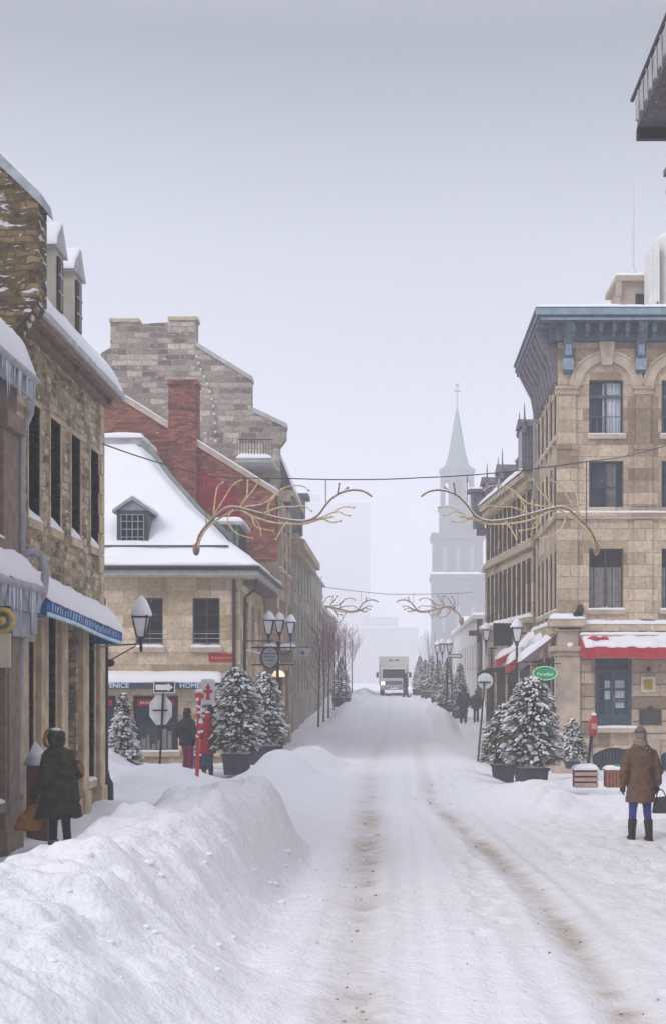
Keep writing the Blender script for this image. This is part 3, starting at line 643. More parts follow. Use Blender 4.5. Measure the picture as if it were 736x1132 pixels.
# ornate hanging sign
hs = thing('hanging_sign', (-5.2, 18.6, 3.1), 'pale hanging sign board topped by a round yellow ornament under the near pent roof', 'sign')
m = MB(); m.tube([(XB, 18.3, 3.35), (-5.05, 18.3, 3.35)], .015, 6); m.build('bracket', 'black_iron', hs)
m = MB(); m.box(-5.3, -5.05, 18.27, 18.31, 2.55, 3.0); m.build('board', 'ivory', hs)
m = MB(); pts = [(-5.17 + .15 * math.cos(t * .3927), 18.29, 3.17 + .15 * math.sin(t * .3927)) for t in range(17)]; m.tube(pts, .035, 8); m.ball((-5.17, 18.29, 3.17), .06, .04, .06); m.build('round_ornament', 'yellow', hs, True)
# small snowy pink box shed by the wall foot
fb = thing('feed_box', (-5.35, 21.0, 0), 'small dark red box with snowy pointed lid at the foot of the rubble wall', 'box')
zb = gz(-5.35, 21.0)
m = MB(); m.box(-5.52, -5.2, 20.85, 21.1, zb, zb + 1.15 - .0); m.build('post_box', 'maroon', fb)
m = MB(); m.add([(-5.56, 20.8, zb + 1.15), (-5.16, 20.8, zb + 1.15), (-5.16, 21.14, zb + 1.15), (-5.56, 21.14, zb + 1.15), (-5.42, 20.97, zb + 1.52)], [(0, 3, 2, 1), (0, 1, 4), (1, 2, 4), (2, 3, 4), (3, 0, 4)]); m.build('snow_cap', 'snow', fb, True)

# C: corner house with hipped snow roof
CY = 40.3; CX = -4.45
Cb = thing('corner_house', (-9, 44, 0), 'two storey ashlar corner house with white snow hipped roof and one front dormer', 'building')
TF = plane(0, CY, 1, 0); TS = plane(CX, CY, 0, 1)
def cx(px): return (px - VX) / 38.04
frontC = [(cx(213), cx(243), 3.38, 4.82), (cx(150), cx(180), 3.38, 4.82), (cx(87), cx(117), 3.38, 4.82), (cx(147), cx(197), .35, 1.98), (cx(229), cx(255), .35, 1.98), (cx(95), cx(128), .35, 1.98)]
w = MB(TF); wall(w, -15, CX, -.8, 5.62, frontC, .3); w.T = TS
sideC = [(1.3 + k * 2.0, 2.2 + k * 2.0, 3.3, 4.8) for k in range(3)] + [(1.2, 2.4, .3, 2.4), (3.6, 5.0, .3, 2.4)]
wall(w, 0, 7.2, -.8, 5.62, sideC, .3); w.T = None; w.quad((CX, 47.5, -.8), (-15, 47.5, -.8), (-15, 47.5, 5.62), (CX, 47.5, 5.62)); w.build('wall', 'ashlar', Cb)
for i, o in enumerate(frontC):
    if i < 3: window(Cb, TF, *o, depth=.2, glass='glass_dark', frame='frame_dark', sill='dressed', snow=.09, bars=(1, 2), rail=3, sillout=.12)
    else:
        g = window(Cb, TF, *o, depth=.18, glass='glass_blue', frame='frame_dark', sill='dressed', snow=.04, bars=(1 if i == 3 else 0, 1), name='shop_window')
        m = MB(TF); q7 = random.Random(i)
        for k in range(7): u7 = o[0] + .08 + k * (o[1] - o[0] - .25) / 7; h7 = q7.uniform(.15, .6); m.box(u7, u7 + q7.uniform(.08, .16), -.15 + .001 * k, -.125 + .001 * k, o[2] + .06, o[2] + .06 + h7)
        m.build('pane_reflections', ('curtain_grey', 'beige', 'sign_back')[i % 3], g)  # pale blocks added on the opaque pane, standing in for its reflections
        m = MB(TF); m.box(o[0] + .12, o[1] - .12, -.13, -.11, o[3] - .3, o[3] - .12); m.build('red_sign_strip', 'hot_red', g)
        m = MB(TF); [m.box(o[0] + .2 + .07 * k, o[0] + .24 + .07 * k, -.105, -.1, o[3] - .24, o[3] - .18) for k in range(6)]; m.build('lettering', 'white_paint', g)
for o in sideC: window(Cb, TS, *o, depth=.2, glass='glass_dark', frame='frame_dark', sill='dressed', snow=.06, bars=(1, 2))
# hipped roof with bell-cast foot
def hipring(z, f, x=None): return z, f
prof = [(5.66, -.55), (5.9, -.2), (6.5, .6), (7.6, 1.75), (8.8, 2.85), (9.9, 3.75)]
m = MB(); vs = []
for z, ins in prof: vs += [(-15.5, CY + ins, z), (CX - ins, CY + ins, z), (CX - ins, 47.6 - max(0, ins * .25), z), (-15.5, 47.6 - max(0, ins * .25), z)]
fs = []
for i in range(len(prof) - 1):
    for k in range(4): fs.append((4*i+k, 4*i+(k+1) % 4, 4*i+4+(k+1) % 4, 4*i+4+k))
fs.append((3, 2, 1, 0)); fs.append(tuple(len(vs) - 4 + k for k in range(4)))
m.add(vs, fs); roofC = m.build('roof', 'copper_green', Cb)
# snow blanket following the roof, a hand thick
g = []; f_ = []; nu = 60; PR = [prof[0]] + [(prof[i][0] + (prof[i+1][0] - prof[i][0]) * t / 6, prof[i][1] + (prof[i+1][1] - prof[i][1]) * t / 6) for i in range(len(prof) - 1) for t in range(1, 7)]
for z, ins in PR:
    for k in range(nu + 1):
        t = k / nu
        if t < .72: q0 = Vector((-15.5 + (CX - ins + 15.5) * (t / .72), CY + ins, z)); n_ = Vector((0, -.7, .75))
        else: q0 = Vector((CX - ins, CY + ins + (47.6 - CY - ins) * ((t - .72) / .28), z)); n_ = Vector((.7, 0, .75))
        th = .13 + .05 * fbm((q0.x * .8, q0.y * .8, z), 3) + .02 * fbm((q0.x * 4, q0.y * 4, z * 4), 2)
        if z == PR[0][0]: th = .10
        if z == PR[-1][0]: th = .12
        q0 = q0 + n_ * th; g.append(tuple(q0))
for j in range(len(PR) - 1):
    for k in range(nu): f_.append((j*(nu+1)+k, j*(nu+1)+k+1, (j+1)*(nu+1)+k+1, (j+1)*(nu+1)+k))
low = [( -15.5 + (CX + .55 + 15.5) * (k / nu / .72) if k / nu < .72 else CX + .55, CY - .55 if k / nu < .72 else CY - .55 + (48.15 - CY) * ((k / nu - .72) / .28), 5.67) for k in range(nu + 1)]
o0 = len(g); g += low; f_ += [(k, k + 1, o0 + k + 1, o0 + k) for k in range(nu)]
m = MB(); m.add(g, f_); m.build('roof_snow', 'snow_roof', roofC, True)
m = MB(); m.box(-15.5, CX - 3.55, CY + 3.6, 46.8, 9.9, 10.12); m.build('roof_platform', 'grey_trim', roofC)
m = MB(); snow_cap(m, (-12, CY + 3.5, 10.12), (CX - 3.45, CY + 3.5, 10.12), (CX - 3.45, 46.5, 10.12), (-12, 46.5, 10.12), .16, 12, 5, seed=1); m.build('platform_snow', 'snow', roofC, True)
m = MB(); m.tube([(CX - 3.3, CY + 3.5, 9.85), (CX - 2.45, CY + 2.6, 8.75), (CX - 1.4, CY + 1.5, 7.6), (CX - .3, CY + .4, 6.62)], .075, 6); m.build('hip_flashing', 'copper_green', roofC, True)
m = MB(); m.box(-15, CX + .5, CY - .54, CY - .5, 5.44, 5.68); m.box(CX + .5, CX + .54, CY - .54, 48, 5.44, 5.68); m.build('fascia', 'grey_trim', roofC)
m = MB(); m.box(-15, CX, CY - .5, CY - .01, 5.40, 5.5); m.box(CX + .01, CX + .5, CY - .5, 48, 5.40, 5.5); m.build('soffit', 'dormer_trim', roofC)
m = MB(); [m.box(CX + .02, CX + .48, 41 + k * .62, 41.12 + k * .62, 5.24, 5.40) for k in range(11)]; m.build('rafter_end', 'grey_wood', roofC)
m = MB(); m.tube([(-15, CY - .6, 5.66), (CX + .6, CY - .6, 5.64), (CX + .6, 48, 5.62)], .06, 8); m.build('gutter', 'black_iron', roofC)
m = MB(); m.tube([(-12, CY + .1, 6.34), (CX - .35, CY + .1, 6.34)], .03, 6); [m.tube([(-11.5 + k * 1.1, CY + .42, 6.2), (-11.5 + k * 1.1, CY + .1, 6.36)], .02, 5) for k in range(7)]; m.build('snow_guard', 'dark_metal', roofC)
m = MB(); x0, x1 = cx(126), cx(161); m.poly([(x0, 6.25), (x1, 6.25), (x1, 7.42), (x0, 7.42)], CY + .42, CY + 2.2); dC = m.build('dormer', 'dark_metal', Cb)
m = MB(); m.poly([(x0 - .12, 7.34), (x0 - .12, 7.42), ((x0+x1)/2, 7.82), (x1 + .12, 7.42), (x1 + .12, 7.34), ((x0+x1)/2, 7.72)], CY + .34, CY + 2.4); m.poly([(x0, 7.4), (x1, 7.4), ((x0+x1)/2, 7.7)], CY + .44, CY + 2.3); m.build('dormer_roof', 'zinc', dC)
m = MB(); m.box(x0 + .13, x1 - .13, CY + .40, CY + .42, 6.42, 7.3); m.build('dormer_window', 'glass_dark', dC)
m = MB(); [m.box(x0 + .13 + k * (x1 - x0 - .26) / 4 - .012, x0 + .13 + k * (x1 - x0 - .26) / 4 + .012, CY + .385, CY + .40, 6.42, 7.3) for k in range(5)]; [m.box(x0 + .13, x1 - .13, CY + .386, CY + .398, z, z + .025) for z in (6.42, 6.62, 6.85, 7.08, 7.28)]; m.build('frame', 'zinc', dC)
m = MB(); snow_cap(m, (x0 - .13, CY + .36, 7.43), (x0 - .13, CY + 2.2, 7.43), ((x0+x1)/2, CY + 2.2, 7.84), ((x0+x1)/2, CY + .36, 7.84), .07, 5, 3, seed=4); snow_cap(m, (x1 + .13, CY + 2.2, 7.43), (x1 + .13, CY + .36, 7.43), ((x0+x1)/2, CY + .36, 7.84), ((x0+x1)/2, CY + 2.2, 7.84), .07, 5, 3, seed=6); m.build('snow_cap', 'snow', dC, True)
# street-side dormer
m = MB(); m.poly_yz([(43.0, 6.0), (45.0, 6.0), (45.0, 7.25), (43.0, 7.25)], CX - 2.0, CX - .35); dS = m.build('dormer', 'copper_green', Cb, label='green street-side dormer with vertical bars')
m = MB(); m.box(CX - 2.4, CX - .2, 42.85, 45.15, 7.25, 7.34); m.build('dormer_roof', 'grey_trim', dS)
m = MB(); [m.box(CX - .35, CX - .31, 43.05 + k * .3, 43.1 + k * .3, 6.1, 7.2) for k in range(7)]; [m.box(CX - 2.0 + .25 * k, CX - 1.95 + .25 * k, 42.95, 43.0, 6.0, 7.25) for k in range(7)]; m.build('frame', 'dark_metal', dS)
m = MB(); snow_cap(m, (CX - .2, 42.85, 7.34), (CX - .2, 45.15, 7.34), (CX - 2.4, 45.15, 7.34), (CX - 2.4, 42.85, 7.34), .16, 6, 5, seed=12); m.build('snow_cap', 'snow', dS, True)
m = MB(); m.tube([(CX - .18, CY - .06, 5.35), (CX - .18, CY - .06, -.3)], .05, 8); m.tube([(CX + .45, CY + .3, 5.4), (CX + .42, CY + .32, 5.1), (CX + .1, CY + .36, 4.85), (CX + .07, CY + .36, -.3)], .045, 8); m.build('downpipe', 'bronze', Cb)
# thin navy awning with lettering
an = thing('shopfront_awning', (-8.6, CY - .4, 2.5), 'long low navy awning with pale lettering and snow on top below the corner house windows', 'awning')
m = MB(); m.add([(-15, CY, 2.62), (cx(247), CY, 2.62), (cx(247), CY - .62, 2.36), (-15, CY - .62, 2.36), (-15, CY, 2.2), (cx(247), CY, 2.2), (cx(247), CY - .62, 2.18), (-15, CY - .62, 2.18)], [(0, 1, 2, 3), (7, 6, 5, 4), (3, 2, 6, 7), (1, 5, 6, 2), (0, 3, 7, 4)]); m.build('canopy', 'navy', an)
m = MB(); snow_cap(m, (-15, CY - .64, 2.36), (cx(247), CY - .64, 2.36), (cx(247), CY - .02, 2.58), (-15, CY - .02, 2.58), .17, 40, 4, seed=9, rag=.2); m.build('snow_cap', 'snow', an, True)
def text(name, s, size, loc, rot, m, parent, ext=.004, align='CENTER', bold=0, wid=1.0):
    cu = bpy.data.curves.new(name, 'FONT'); cu.body = s; cu.size = size; cu.extrude = ext; cu.align_x = align; cu.align_y = 'CENTER'; cu.offset = bold
    t = bpy.data.objects.new(name, cu); C.objects.link(t); bpy.context.view_layer.update()
    me = bpy.data.meshes.new_from_object(t.evaluated_get(bpy.context.evaluated_depsgraph_get())); bpy.data.objects.remove(t)
    M_ = Matrix.Translation(loc) @ Matrix.Rotation(rot[2], 4, 'Z') @ Matrix.Rotation(rot[0], 4, 'X') @ Matrix.Diagonal((wid, 1, 1, 1))
    me.transform(worldmat(parent).inverted() @ M_); me.materials.clear(); me.materials.append(MATS[m])
    o = bpy.data.objects.new(name, me); C.objects.link(o); o.parent = parent; return o
text('lettering', 'VENICE', .19, (cx(134), CY - .63, 2.265), (R(90), 0, 0), 'blue_letter', an, bold=.004, wid=1.1)
text('lettering', 'HOMER', .19, (cx(216), CY - .63, 2.265), (R(90), 0, 0), 'blue_letter', an, bold=.004, wid=1.1)
# street name plate
sp = thing('street_name_plate', (cx(246), CY - .03, 3.05), 'red street name plate on the corner house wall beside the downpipe', 'sign')
m = MB(); m.box(cx(231), cx(260), CY - .035, CY - .004, 2.96, 3.2); m.build('plate', 'red_paint', sp)
text('lettering', 'Pl. Jacques-Cartier', .085, (cx(246), CY - .04, 3.08), (R(90), 0, 0), 'ivory', sp)
# bench-like planter foot under awning hidden by snow is not modelled

# D: red brick gable with chimney
masonry('painted_brick', (.22, .015, .03), (.34, .03, .05), (.2, .02, .03), .24, .085, .01, .01, dirt=.3, bump=.3, stain=(.12, .03, .03))
D = thing('brick_building', (-6, 50, 0), 'red brick gabled building with a brick chimney rising behind the snowy hipped roof', 'building')
def dx(px): return (px - VX) / 31.94
def dz(py): return CAMZ + (HY - py) / 31.94
m = MB(); m.poly([(dx(60), 6.6), (dx(60), dz(400)), (dx(118), dz(430)), (dx(305), dz(546)), (dx(307), 6.6)], 48.0, 48.4); m.build('wall', 'redbrick', D)
opD = [(.8 + k * 1.9, 1.8 + k * 1.9, z, z + 1.7) for k in range(3) for z in (3.6, 6.4)] + [(.9, 2.4, .7, 2.8), (3.4, 5.0, .7, 2.8)]
m = MB(plane(dx(307), 48.05, 0, 1)); wall(m, 0, 6.6, -1, dz(546), opD, .25); m.T = None; m.quad((dx(60), 48.05, -1), (dx(307), 48.05, -1), (dx(307), 48.05, 6.6), (dx(60), 48.05, 6.6)); m.build('street_wall', 'limestone', D)
for o in opD: window(D, plane(dx(307), 48.05, 0, 1), *o, depth=.18, glass='glass_dark', frame='frame_dark', sill='dressed', snow=.05, bars=(1, 1))
m = MB(); m.poly([(dx(60), dz(396)), (dx(118), dz(426)), (dx(308), dz(543)), (dx(308), dz(549)), (dx(118), dz(432)), (dx(60), dz(402))], 47.92, 48.5); m.build('coping', 'dressed', D)
m = MB(); snow_cap(m, (dx(308), 47.9, dz(543)), (dx(308), 48.5, dz(543)), (dx(100), 48.5, dz(414)), (dx(100), 47.9, dz(414)), .05, 2, 20, seed=6); m.build('coping_snow', 'snow', D, True)
m = MB(); m.poly([(dx(60), 3), (dx(60), dz(404)), (dx(118), dz(434)), (dx(303), dz(550)), (dx(303), 3)], 48.42, 54.5); rD = m.build('roof', 'slate', D)
m = MB(); snow_cap(m, (dx(304), 48.5, dz(549)), (dx(304), 54.5, dz(549)), (dx(118), 54.5, dz(430)), (dx(118), 48.5, dz(430)), .12, 10, 20, seed=16); m.build('roof_snow', 'snow_roof', rD, True)
m = MB(); m.box(dx(187), dx(218), 47.82, 48.7, dz(560), dz(426)); m.box(dx(185.5), dx(219.5), 47.76, 48.76, dz(426), dz(421)); m.box(dx(187), dx(218), 47.80, 48.72, dz(452), dz(449)); m.build('chimney', 'redbrick', D)
m = MB(); m.poly([(dx(186), 7.0), (dx(186), dz(514)), (dx(222), dz(520)), (dx(262), dz(541)), (dx(270), 7.0)], 47.97, 47.99); m.build('painted_wall_field', 'painted_brick', D, label='patch of wall painted crimson below the chimney')

# E: tall grey stone gable with twin chimneys
E = thing('stone_gable_building', (-7, 57, 0), 'tall grey stone gable building with two chimney stacks behind the red brick gable', 'building')
def ex(px): return (px - VX) / 28.0
def ez(py): return CAMZ + (HY - py) / 28.0
m = MB(); m.poly([(ex(95), -1), (ex(95), ez(420)), (ex(112), ez(390)), (ex(122), ez(384)), (ex(122), ez(356)), (ex(153), ez(356)), (ex(153), ez(358)), (ex(187), ez(356)), (ex(187), ez(354)), (ex(217), ez(354)), (ex(217), ez(380)), (ex(278), ez(419)), (ex(278), ez(452)), (ex(316), ez(471)), (ex(316), ez(484)), (ex(309), ez(494)), (ex(309), -1)], 54.75, 55.35)
m.T = plane(ex(309), 55.35, 0, 1); opsE = [(k * 1.25 + .4, k * 1.25 + 1.1, z0, z0 + 1.6) for k in range(4) for z0 in (5.3, 8.2)] + [(.6, 2.2, .6, 3.2), (3.0, 4.6, .6, 3.2)]
wall(m, 0, 5.6, -1, 10.6, opsE, .3); m.T = None; m.quad((ex(309), 60.95, -1), (-12, 60.95, -1), (-12, 60.95, 10.6), (ex(309), 60.95, 10.6)); m.build('wall', 'greystone', E)
for o in opsE: window(E, plane(ex(309), 55.35, 0, 1), *o, depth=.22, glass='glass_dark', frame='frame_dark', sill='dressed', snow=.05, bars=(1, 1))
m = MB(); m.box(ex(121), ex(154), 54.68, 55.5, ez(356), ez(352)); m.box(ex(186), ex(218.5), 54.68, 55.5, ez(354), ez(350)); m.build('chimney_cap', 'dressed_old', E)
m = MB()
for (a, b), (c, d) in (((217, 378), (279, 416)), ((279, 450), (317, 468))): m.poly([(ex(a), ez(b)), (ex(c), ez(d)), (ex(c), ez(d + 5)), (ex(a), ez(b + 5))], 54.68, 55.45)
m.build('coping', 'grey_trim', E)
m = MB(); m.poly([(ex(110), 8), (ex(110), ez(400)), (ex(217), ez(390)), (ex(300), ez(485)), (ex(323), ez(541)), (ex(323), ez(548)), (ex(300), 8)], 55.4, 60.9); rE = m.build('roof', 'slate', E)
m = MB(); snow_cap(m, (ex(324), 55.4, ez(541)), (ex(324), 60.9, ez(541)), (ex(302), 60.9, ez(486)), (ex(302), 55.4, ez(486)), .08, 8, 6, seed=6); m.build('roof_snow', 'snow_roof', rE, True)
m = MB(); m.box(ex(309), ex(325), 55.0, 61.1, ez(547), ez(541)); m.box(ex(309), ex(321), 55.0, 61.0, ez(553), ez(547)); m.build('eave_cornice', 'dressed_old', E)
m = MB(); m.box(ex(268), ex(306), 52.6, 54.75, ez(520), ez(516)); m.build('balcony', 'grey_trim', E)
m = MB(); [m.tube([(ex(269) + k * .11, 52.65, ez(516)), (ex(269) + k * .11, 52.65, ez(496))], .014, 5) for k in range(13)]; m.tube([(ex(269), 52.65, ez(496)), (ex(306), 52.65, ez(496))], .02, 5); m.build('balcony_railing', 'black_iron', E)
m = MB(); snow_cap(m, (ex(268), 52.55, ez(516)), (ex(306), 52.55, ez(516)), (ex(306), 54.7, ez(516)), (ex(268), 54.7, ez(516)), .2, 6, 4, seed=6); m.build('balcony_snow', 'snow', E, True)
# string of small white lamps down the gable
sl_ = thing('light_string', (ex(220), 54.6, 15), 'string of small white lamps hanging down the tall grey stone gable', 'lights')
pts = [(218, 395), (222, 408), (229, 422), (234, 438), (237, 452), (238.5, 470), (239, 488)]
m = MB(); m.tube([(ex(a), 54.66, ez(b)) for a, b in pts], .012, 5); m.build('wire', 'cable', sl_)
for i in range(12):
    t = i / 11 * 6; k = min(5, int(t)); f = t - k; a = pts[k][0] + (pts[k+1][0] - pts[k][0]) * f; b = pts[k][1] + (pts[k+1][1] - pts[k][1]) * f
    m = MB(); m.ball((ex(a), 54.6, ez(b)), .05, .05, .06, 8, 5); m.build('bulb', 'white_paint', sl_, True)

# F: paler buildings further up the left side
def street_building(name, label, x, y0, y1, z1, m_, wins, zb=0, depth=9, cornice=None, gl='far_brown', roofrise=0):
    b = thing(name, (x - 2, (y0 + y1) / 2, zb), label, 'building')
    sgn = 1; T = plane(x, y0, 0, 1); m = MB(T); wall(m, 0, y1 - y0, zb - 1, z1, wins, .25); m.T = None
    m.quad((x - depth, y0, zb - 1), (x, y0, zb - 1), (x, y0, z1), (x - depth, y0, z1)); m.quad((x, y1, zb - 1), (x - depth, y1, zb - 1), (x - depth, y1, z1), (x, y1, z1)); m.build('wall', m_, b)
    for o in wins: window(b, T, *o, depth=.18, glass=gl, frame='frame_light', sill='dressed', snow=0, bars=(1, 1))
    m = MB()
    if roofrise: m.poly([(x + .2, z1), (x - depth, z1), (x - depth * .8, z1 + roofrise), (x - depth * .25, z1 + roofrise)], y0, y1)
    else: m.box(x - depth, x + .25, y0 - .1, y1 + .1, z1, z1 + .25)
    r = m.build('roof', 'far_pale', b)
    if cornice:
        m = MB(); m.box(x, x + cornice, y0, y1, z1 - .35, z1); m.box(x, x + cornice * .6, y0, y1, z1 - .6, z1 - .35); m.build('cornice', 'dressed_old', b)
    if roofrise: m = MB(); snow_cap(m, (x + .2, y0, z1), (x + .2, y1, z1), (x - depth * .25, y1, z1 + roofrise), (x - depth * .25, y0, z1 + roofrise), .15, 8, 5, seed=y0); m.build('roof_snow', 'snow_roof', r, True)
    return b
def grid(n, pitch, w_, z0s, h, off=.6): return [(off + k * pitch, off + k * pitch + w_, z, z + h) for k in range(n) for z in z0s]
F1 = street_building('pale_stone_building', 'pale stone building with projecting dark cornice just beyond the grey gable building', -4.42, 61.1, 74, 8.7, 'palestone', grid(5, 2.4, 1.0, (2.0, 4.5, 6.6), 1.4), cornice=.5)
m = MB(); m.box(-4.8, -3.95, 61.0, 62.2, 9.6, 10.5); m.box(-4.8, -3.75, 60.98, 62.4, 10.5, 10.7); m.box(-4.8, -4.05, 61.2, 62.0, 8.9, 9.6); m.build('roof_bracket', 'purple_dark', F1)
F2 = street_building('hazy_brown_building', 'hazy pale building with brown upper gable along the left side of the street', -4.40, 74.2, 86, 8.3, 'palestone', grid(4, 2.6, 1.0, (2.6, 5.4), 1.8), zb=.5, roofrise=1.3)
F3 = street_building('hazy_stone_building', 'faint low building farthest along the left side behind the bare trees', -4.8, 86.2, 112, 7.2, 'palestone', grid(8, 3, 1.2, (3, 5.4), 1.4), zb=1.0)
# ================================================================== RIGHT SIDE
RX, RY, RB = 5.2, 43.8, 50.5
def rx(px): return (px - VX) / 35.0
def rz_(py): return CAMZ + (HY - py) / 35.0
Rb = thing('corner_hotel', (8, 47, 0), 'three storey limestone corner building with blue bracketed cornice on the right', 'building')
TR = plane(0, RY, 1, 0); TRS = plane(RX, RB, 0, -1)
cols = [(6.17, 7.26), (8.46, 9.54), (10.75, 11.83)]
rows = [(4.66, 6.6), (7.74, 9.37), (10.2, 11.93)]
opR = [(a, b, c, d) for a, b in cols for c, d in rows]
door = (6.36, 7.52, .93, 3.12); base_w = [(6.28, 7.62, -.42, .30), (8.43, 9.77, -.42, .30), (10.7, 12.0, -.42, .30)]
shop = [(10.2, 11.9, 1.0, 3.0)]
w = MB(TR); wall(w, RX, 12.8, -1.2, 13.3, opR + [door] + base_w + shop, .3)
sideR = [(a, a + .8, c, d) for a in (.55, 1.85, 3.15, 4.45, 5.6) for c, d in rows] + [(.5, 2.2, .3, 3.2), (2.9, 4.5, .3, 3.2), (5.0, 6.2, .3, 3.2)]
w.T = TRS; wall(w, 0, RB - RY, -1.2, 13.3, sideR, .3); w.T = None
w.quad((RX, RB, -1), (12.8, RB, -1), (12.8, RB, 13.3), (RX, RB, 13.3)); w.quad((12.8, RY, -1), (12.8, RB, -1), (12.8, RB, 13.3), (12.8, RY, 13.3)); w.build('wall', 'limestone', Rb)
for i, o in enumerate(opR):
    r_ = i % 3; c_ = i // 3
    if r_ == 2: window(Rb, TR, *o, depth=.24, glass='glass_blue', frame='frame_blue', sill='dressed', snow=.035, bars=(1, 0), curt=('curtain', .02, .97, (.42, .98)), fw=.07)
    elif r_ == 1: window(Rb, TR, *o, depth=.24, glass='glass_blue', frame='frame_blue', sill='dressed', snow=0, bars=(1, 1), curt=('curtain_grey', .0, .96, (.5, .8)) if c_ == 0 else None, fw=.05)
    else: window(Rb, TR, *o, depth=.24, glass='glass_dark', frame='frame_dark', sill='dressed', snow=.06, bars=(1, 0), curt=('curtain_grey', .0, .70, (.03, .97)), fw=.05)
m = MB(TR)
for a, b in cols: m.box(a + .03, b - .03, -.2, -.13, 11.38, 11.47); m.box(a + .04, b - .04, -.06, -.04, 10.75, 10.78); [m.box(a + .05 + k * .2, a + .07 + k * .2, -.06, -.045, 10.2, 10.75) for k in range(6)]
m.build('window_guard', 'blue_cornice', Rb)
for o in sideR: window(Rb, TRS, *o, depth=.07, glass='glass_brown', frame='frame_dark', sill='dressed', snow=.04, bars=(1, 1))
# pilasters, arches, belts
m = MB(TR)
for a in (RX, 7.58, 9.87, 12.16):
    b = a + .58
    if a == RX: a = RX - .06; b = 5.8
    m.box(a, b, 0, .07, 4.34, 7.5); m.box(a, b, 0, .07, 7.92, 9.9)
    m.box(a + .05, b - .05, 0, .09, 9.9, 11.45); m.box(a - .03, b + .03, 0, .13, 11.45, 11.52); m.box(a, b, 0, .11, 11.52, 11.62); m.box(a - .05, b + .05, 0, .16, 11.62, 11.7); m.box(a - .02, b + .02, 0, .12, 9.72, 9.9)
rough_edges(m.build('pilaster', 'limestone', Rb))
m = MB(TRS)
for u in (.05, 1.45, 2.72, 4.02, 5.32, RB - RY - .3): m.box(u, u + .3, 0, .035, 4.34, 11.5); m.box(u - .04, u + .34, 0, .07, 11.5, 11.7)
m.build('side_pilaster', 'dressed', Rb)
m = MB(TR)
for a, b in cols:
    c = (a + b) / 2; n = 20; r1, r2 = .93, 1.12; zc = 11.72
    for ra, rb, w1 in ((.80, 1.10, .10), (1.10, 1.16, .14)):
        sy = 1.0
        for k in range(n):
            t0, t1 = math.pi * k / n, math.pi * (k + 1) / n
            P = lambda r, t, w_: (c + r * math.cos(t), w_, zc + r * math.sin(t) * .96)
            m.quad(P(ra, t0, w1), P(rb, t0, w1), P(rb, t1, w1), P(ra, t1, w1)); m.quad(P(ra, t0, 0), P(ra, t0, w1), P(ra, t1, w1), P(ra, t1, 0)); m.quad(P(rb, t0, 0), P(rb, t1, 0), P(rb, t1, w1), P(rb, t0, w1))
m.build('window_arch', 'dressed', Rb)
m = MB(TR)
for a, b in cols:
    c = (a + b) / 2; m.add([(c - .17, .02, 12.36), (c + .17, .02, 12.36), (c + .24, .02, 13.1), (c - .24, .02, 13.1), (c - .17, .2, 12.36), (c + .17, .2, 12.36), (c + .24, .22, 13.1), (c - .24, .22, 13.1)], [(0, 3, 2, 1), (4, 5, 6, 7), (0, 1, 5, 4), (1, 2, 6, 5), (2, 3, 7, 6), (3, 0, 4, 7)])
ks = m.build('keystone', 'dressed', Rb); rough_edges(ks)
for a, b in cols: 
    c = (a + b) / 2; text('carved_mark', '3', .34, TR(c, .215, 12.75), (R(90), 0, 0), 'beige', ks, ext=.012, bold=.004)
m = MB(TR)      # belts with their snow
m.box(RX - .1, 12.8, 0, .12, 7.52, 7.72); m.box(RX - .06, 12.8, 0, .07, 7.72, 7.9); m.box(RX - .08, 12.8, 0, .10, 9.5, 9.7) if 0 else None
m.box(RX - .05, 12.8, 0, .18, 3.98, 4.2); m.box(5.85, 12.8, 0, .10, 4.2, 4.34); m.box(5.85, 12.8, 0, .26, 3.72, 3.86); m.box(5.85, 12.8, 0, .12, 3.3, 3.72); m.box(7.75, 8.2, 0, .2, 4.36, 4.44); m.box(RX, 12.8, 0, .05, 13.02, 13.1)
rough_edges(m.build('belt_course', 'limestone', Rb))
m = MB(TR); snow_cap(m, (RX - .08, .13, 7.72), (12.8, .13, 7.72), (12.8, .06, 7.74), (RX - .08, .06, 7.74), .05, 40, 2, seed=1)
snow_cap(m, (RX - .05, .2, 4.2), (12.8, .2, 4.2), (12.8, .0, 4.24), (RX - .05, .0, 4.24), .13, 60, 3, seed=2); snow_cap(m, (5.85, .28, 3.86), (12.8, .28, 3.86), (12.8, .1, 3.88), (5.85, .1, 3.88), .09, 60, 3, seed=3); m.build('belt_snow', 'snow', Rb, True)
m = MB(TRS); m.box(0, RB - RY, 0, .12, 7.52, 7.72); m.box(0, RB - RY, 0, .22, 3.9, 4.2); m.build('side_belt_course', 'limestone', Rb)
m = MB(TRS); snow_cap(m, (0, .24, 4.2), (RB - RY, .24, 4.2), (RB - RY, 0, 4.24), (0, 0, 4.24), .16, 30, 3, seed=5); m.build('side_belt_snow', 'snow', Rb, True)
# corner pier with capital
m = MB(); m.box(RX - .07, 5.88, RY - .13, RY + .6, -1, 3.2); m.box(RX - .14, 5.95, RY - .2, RY + .7, 3.2, 3.34); m.box(RX - .24, 6.02, RY - .3, RY + .75, 3.34, 3.5); m.box(RX - .02, 5.84, RY - .09, RY + .6, 3.5, 4.0)
m.box(RX - .12, 5.94, RY - .18, RY + .65, 4.0, 4.12); m.box(RX - .28, 6.02, RY - .34, RY + .75, 4.12, 4.36); m.box(RX - .16, 5.96, RY - .25, RY + .6, -1, .6); rough_edges(m.build('corner_pier', 'dressed', Rb), w=.03)
m = MB(); snow_cap(m, (RX - .3, RY - .36, 4.36), (6.02, RY - .36, 4.36), (6.02, RY + .1, 4.4), (RX - .3, RY + .1, 4.4), .16, 5, 4, seed=8); m.ball((5.55, RY - .28, 3.53), .12, .08, .09); m.build('pier_snow', 'snow', Rb, True)
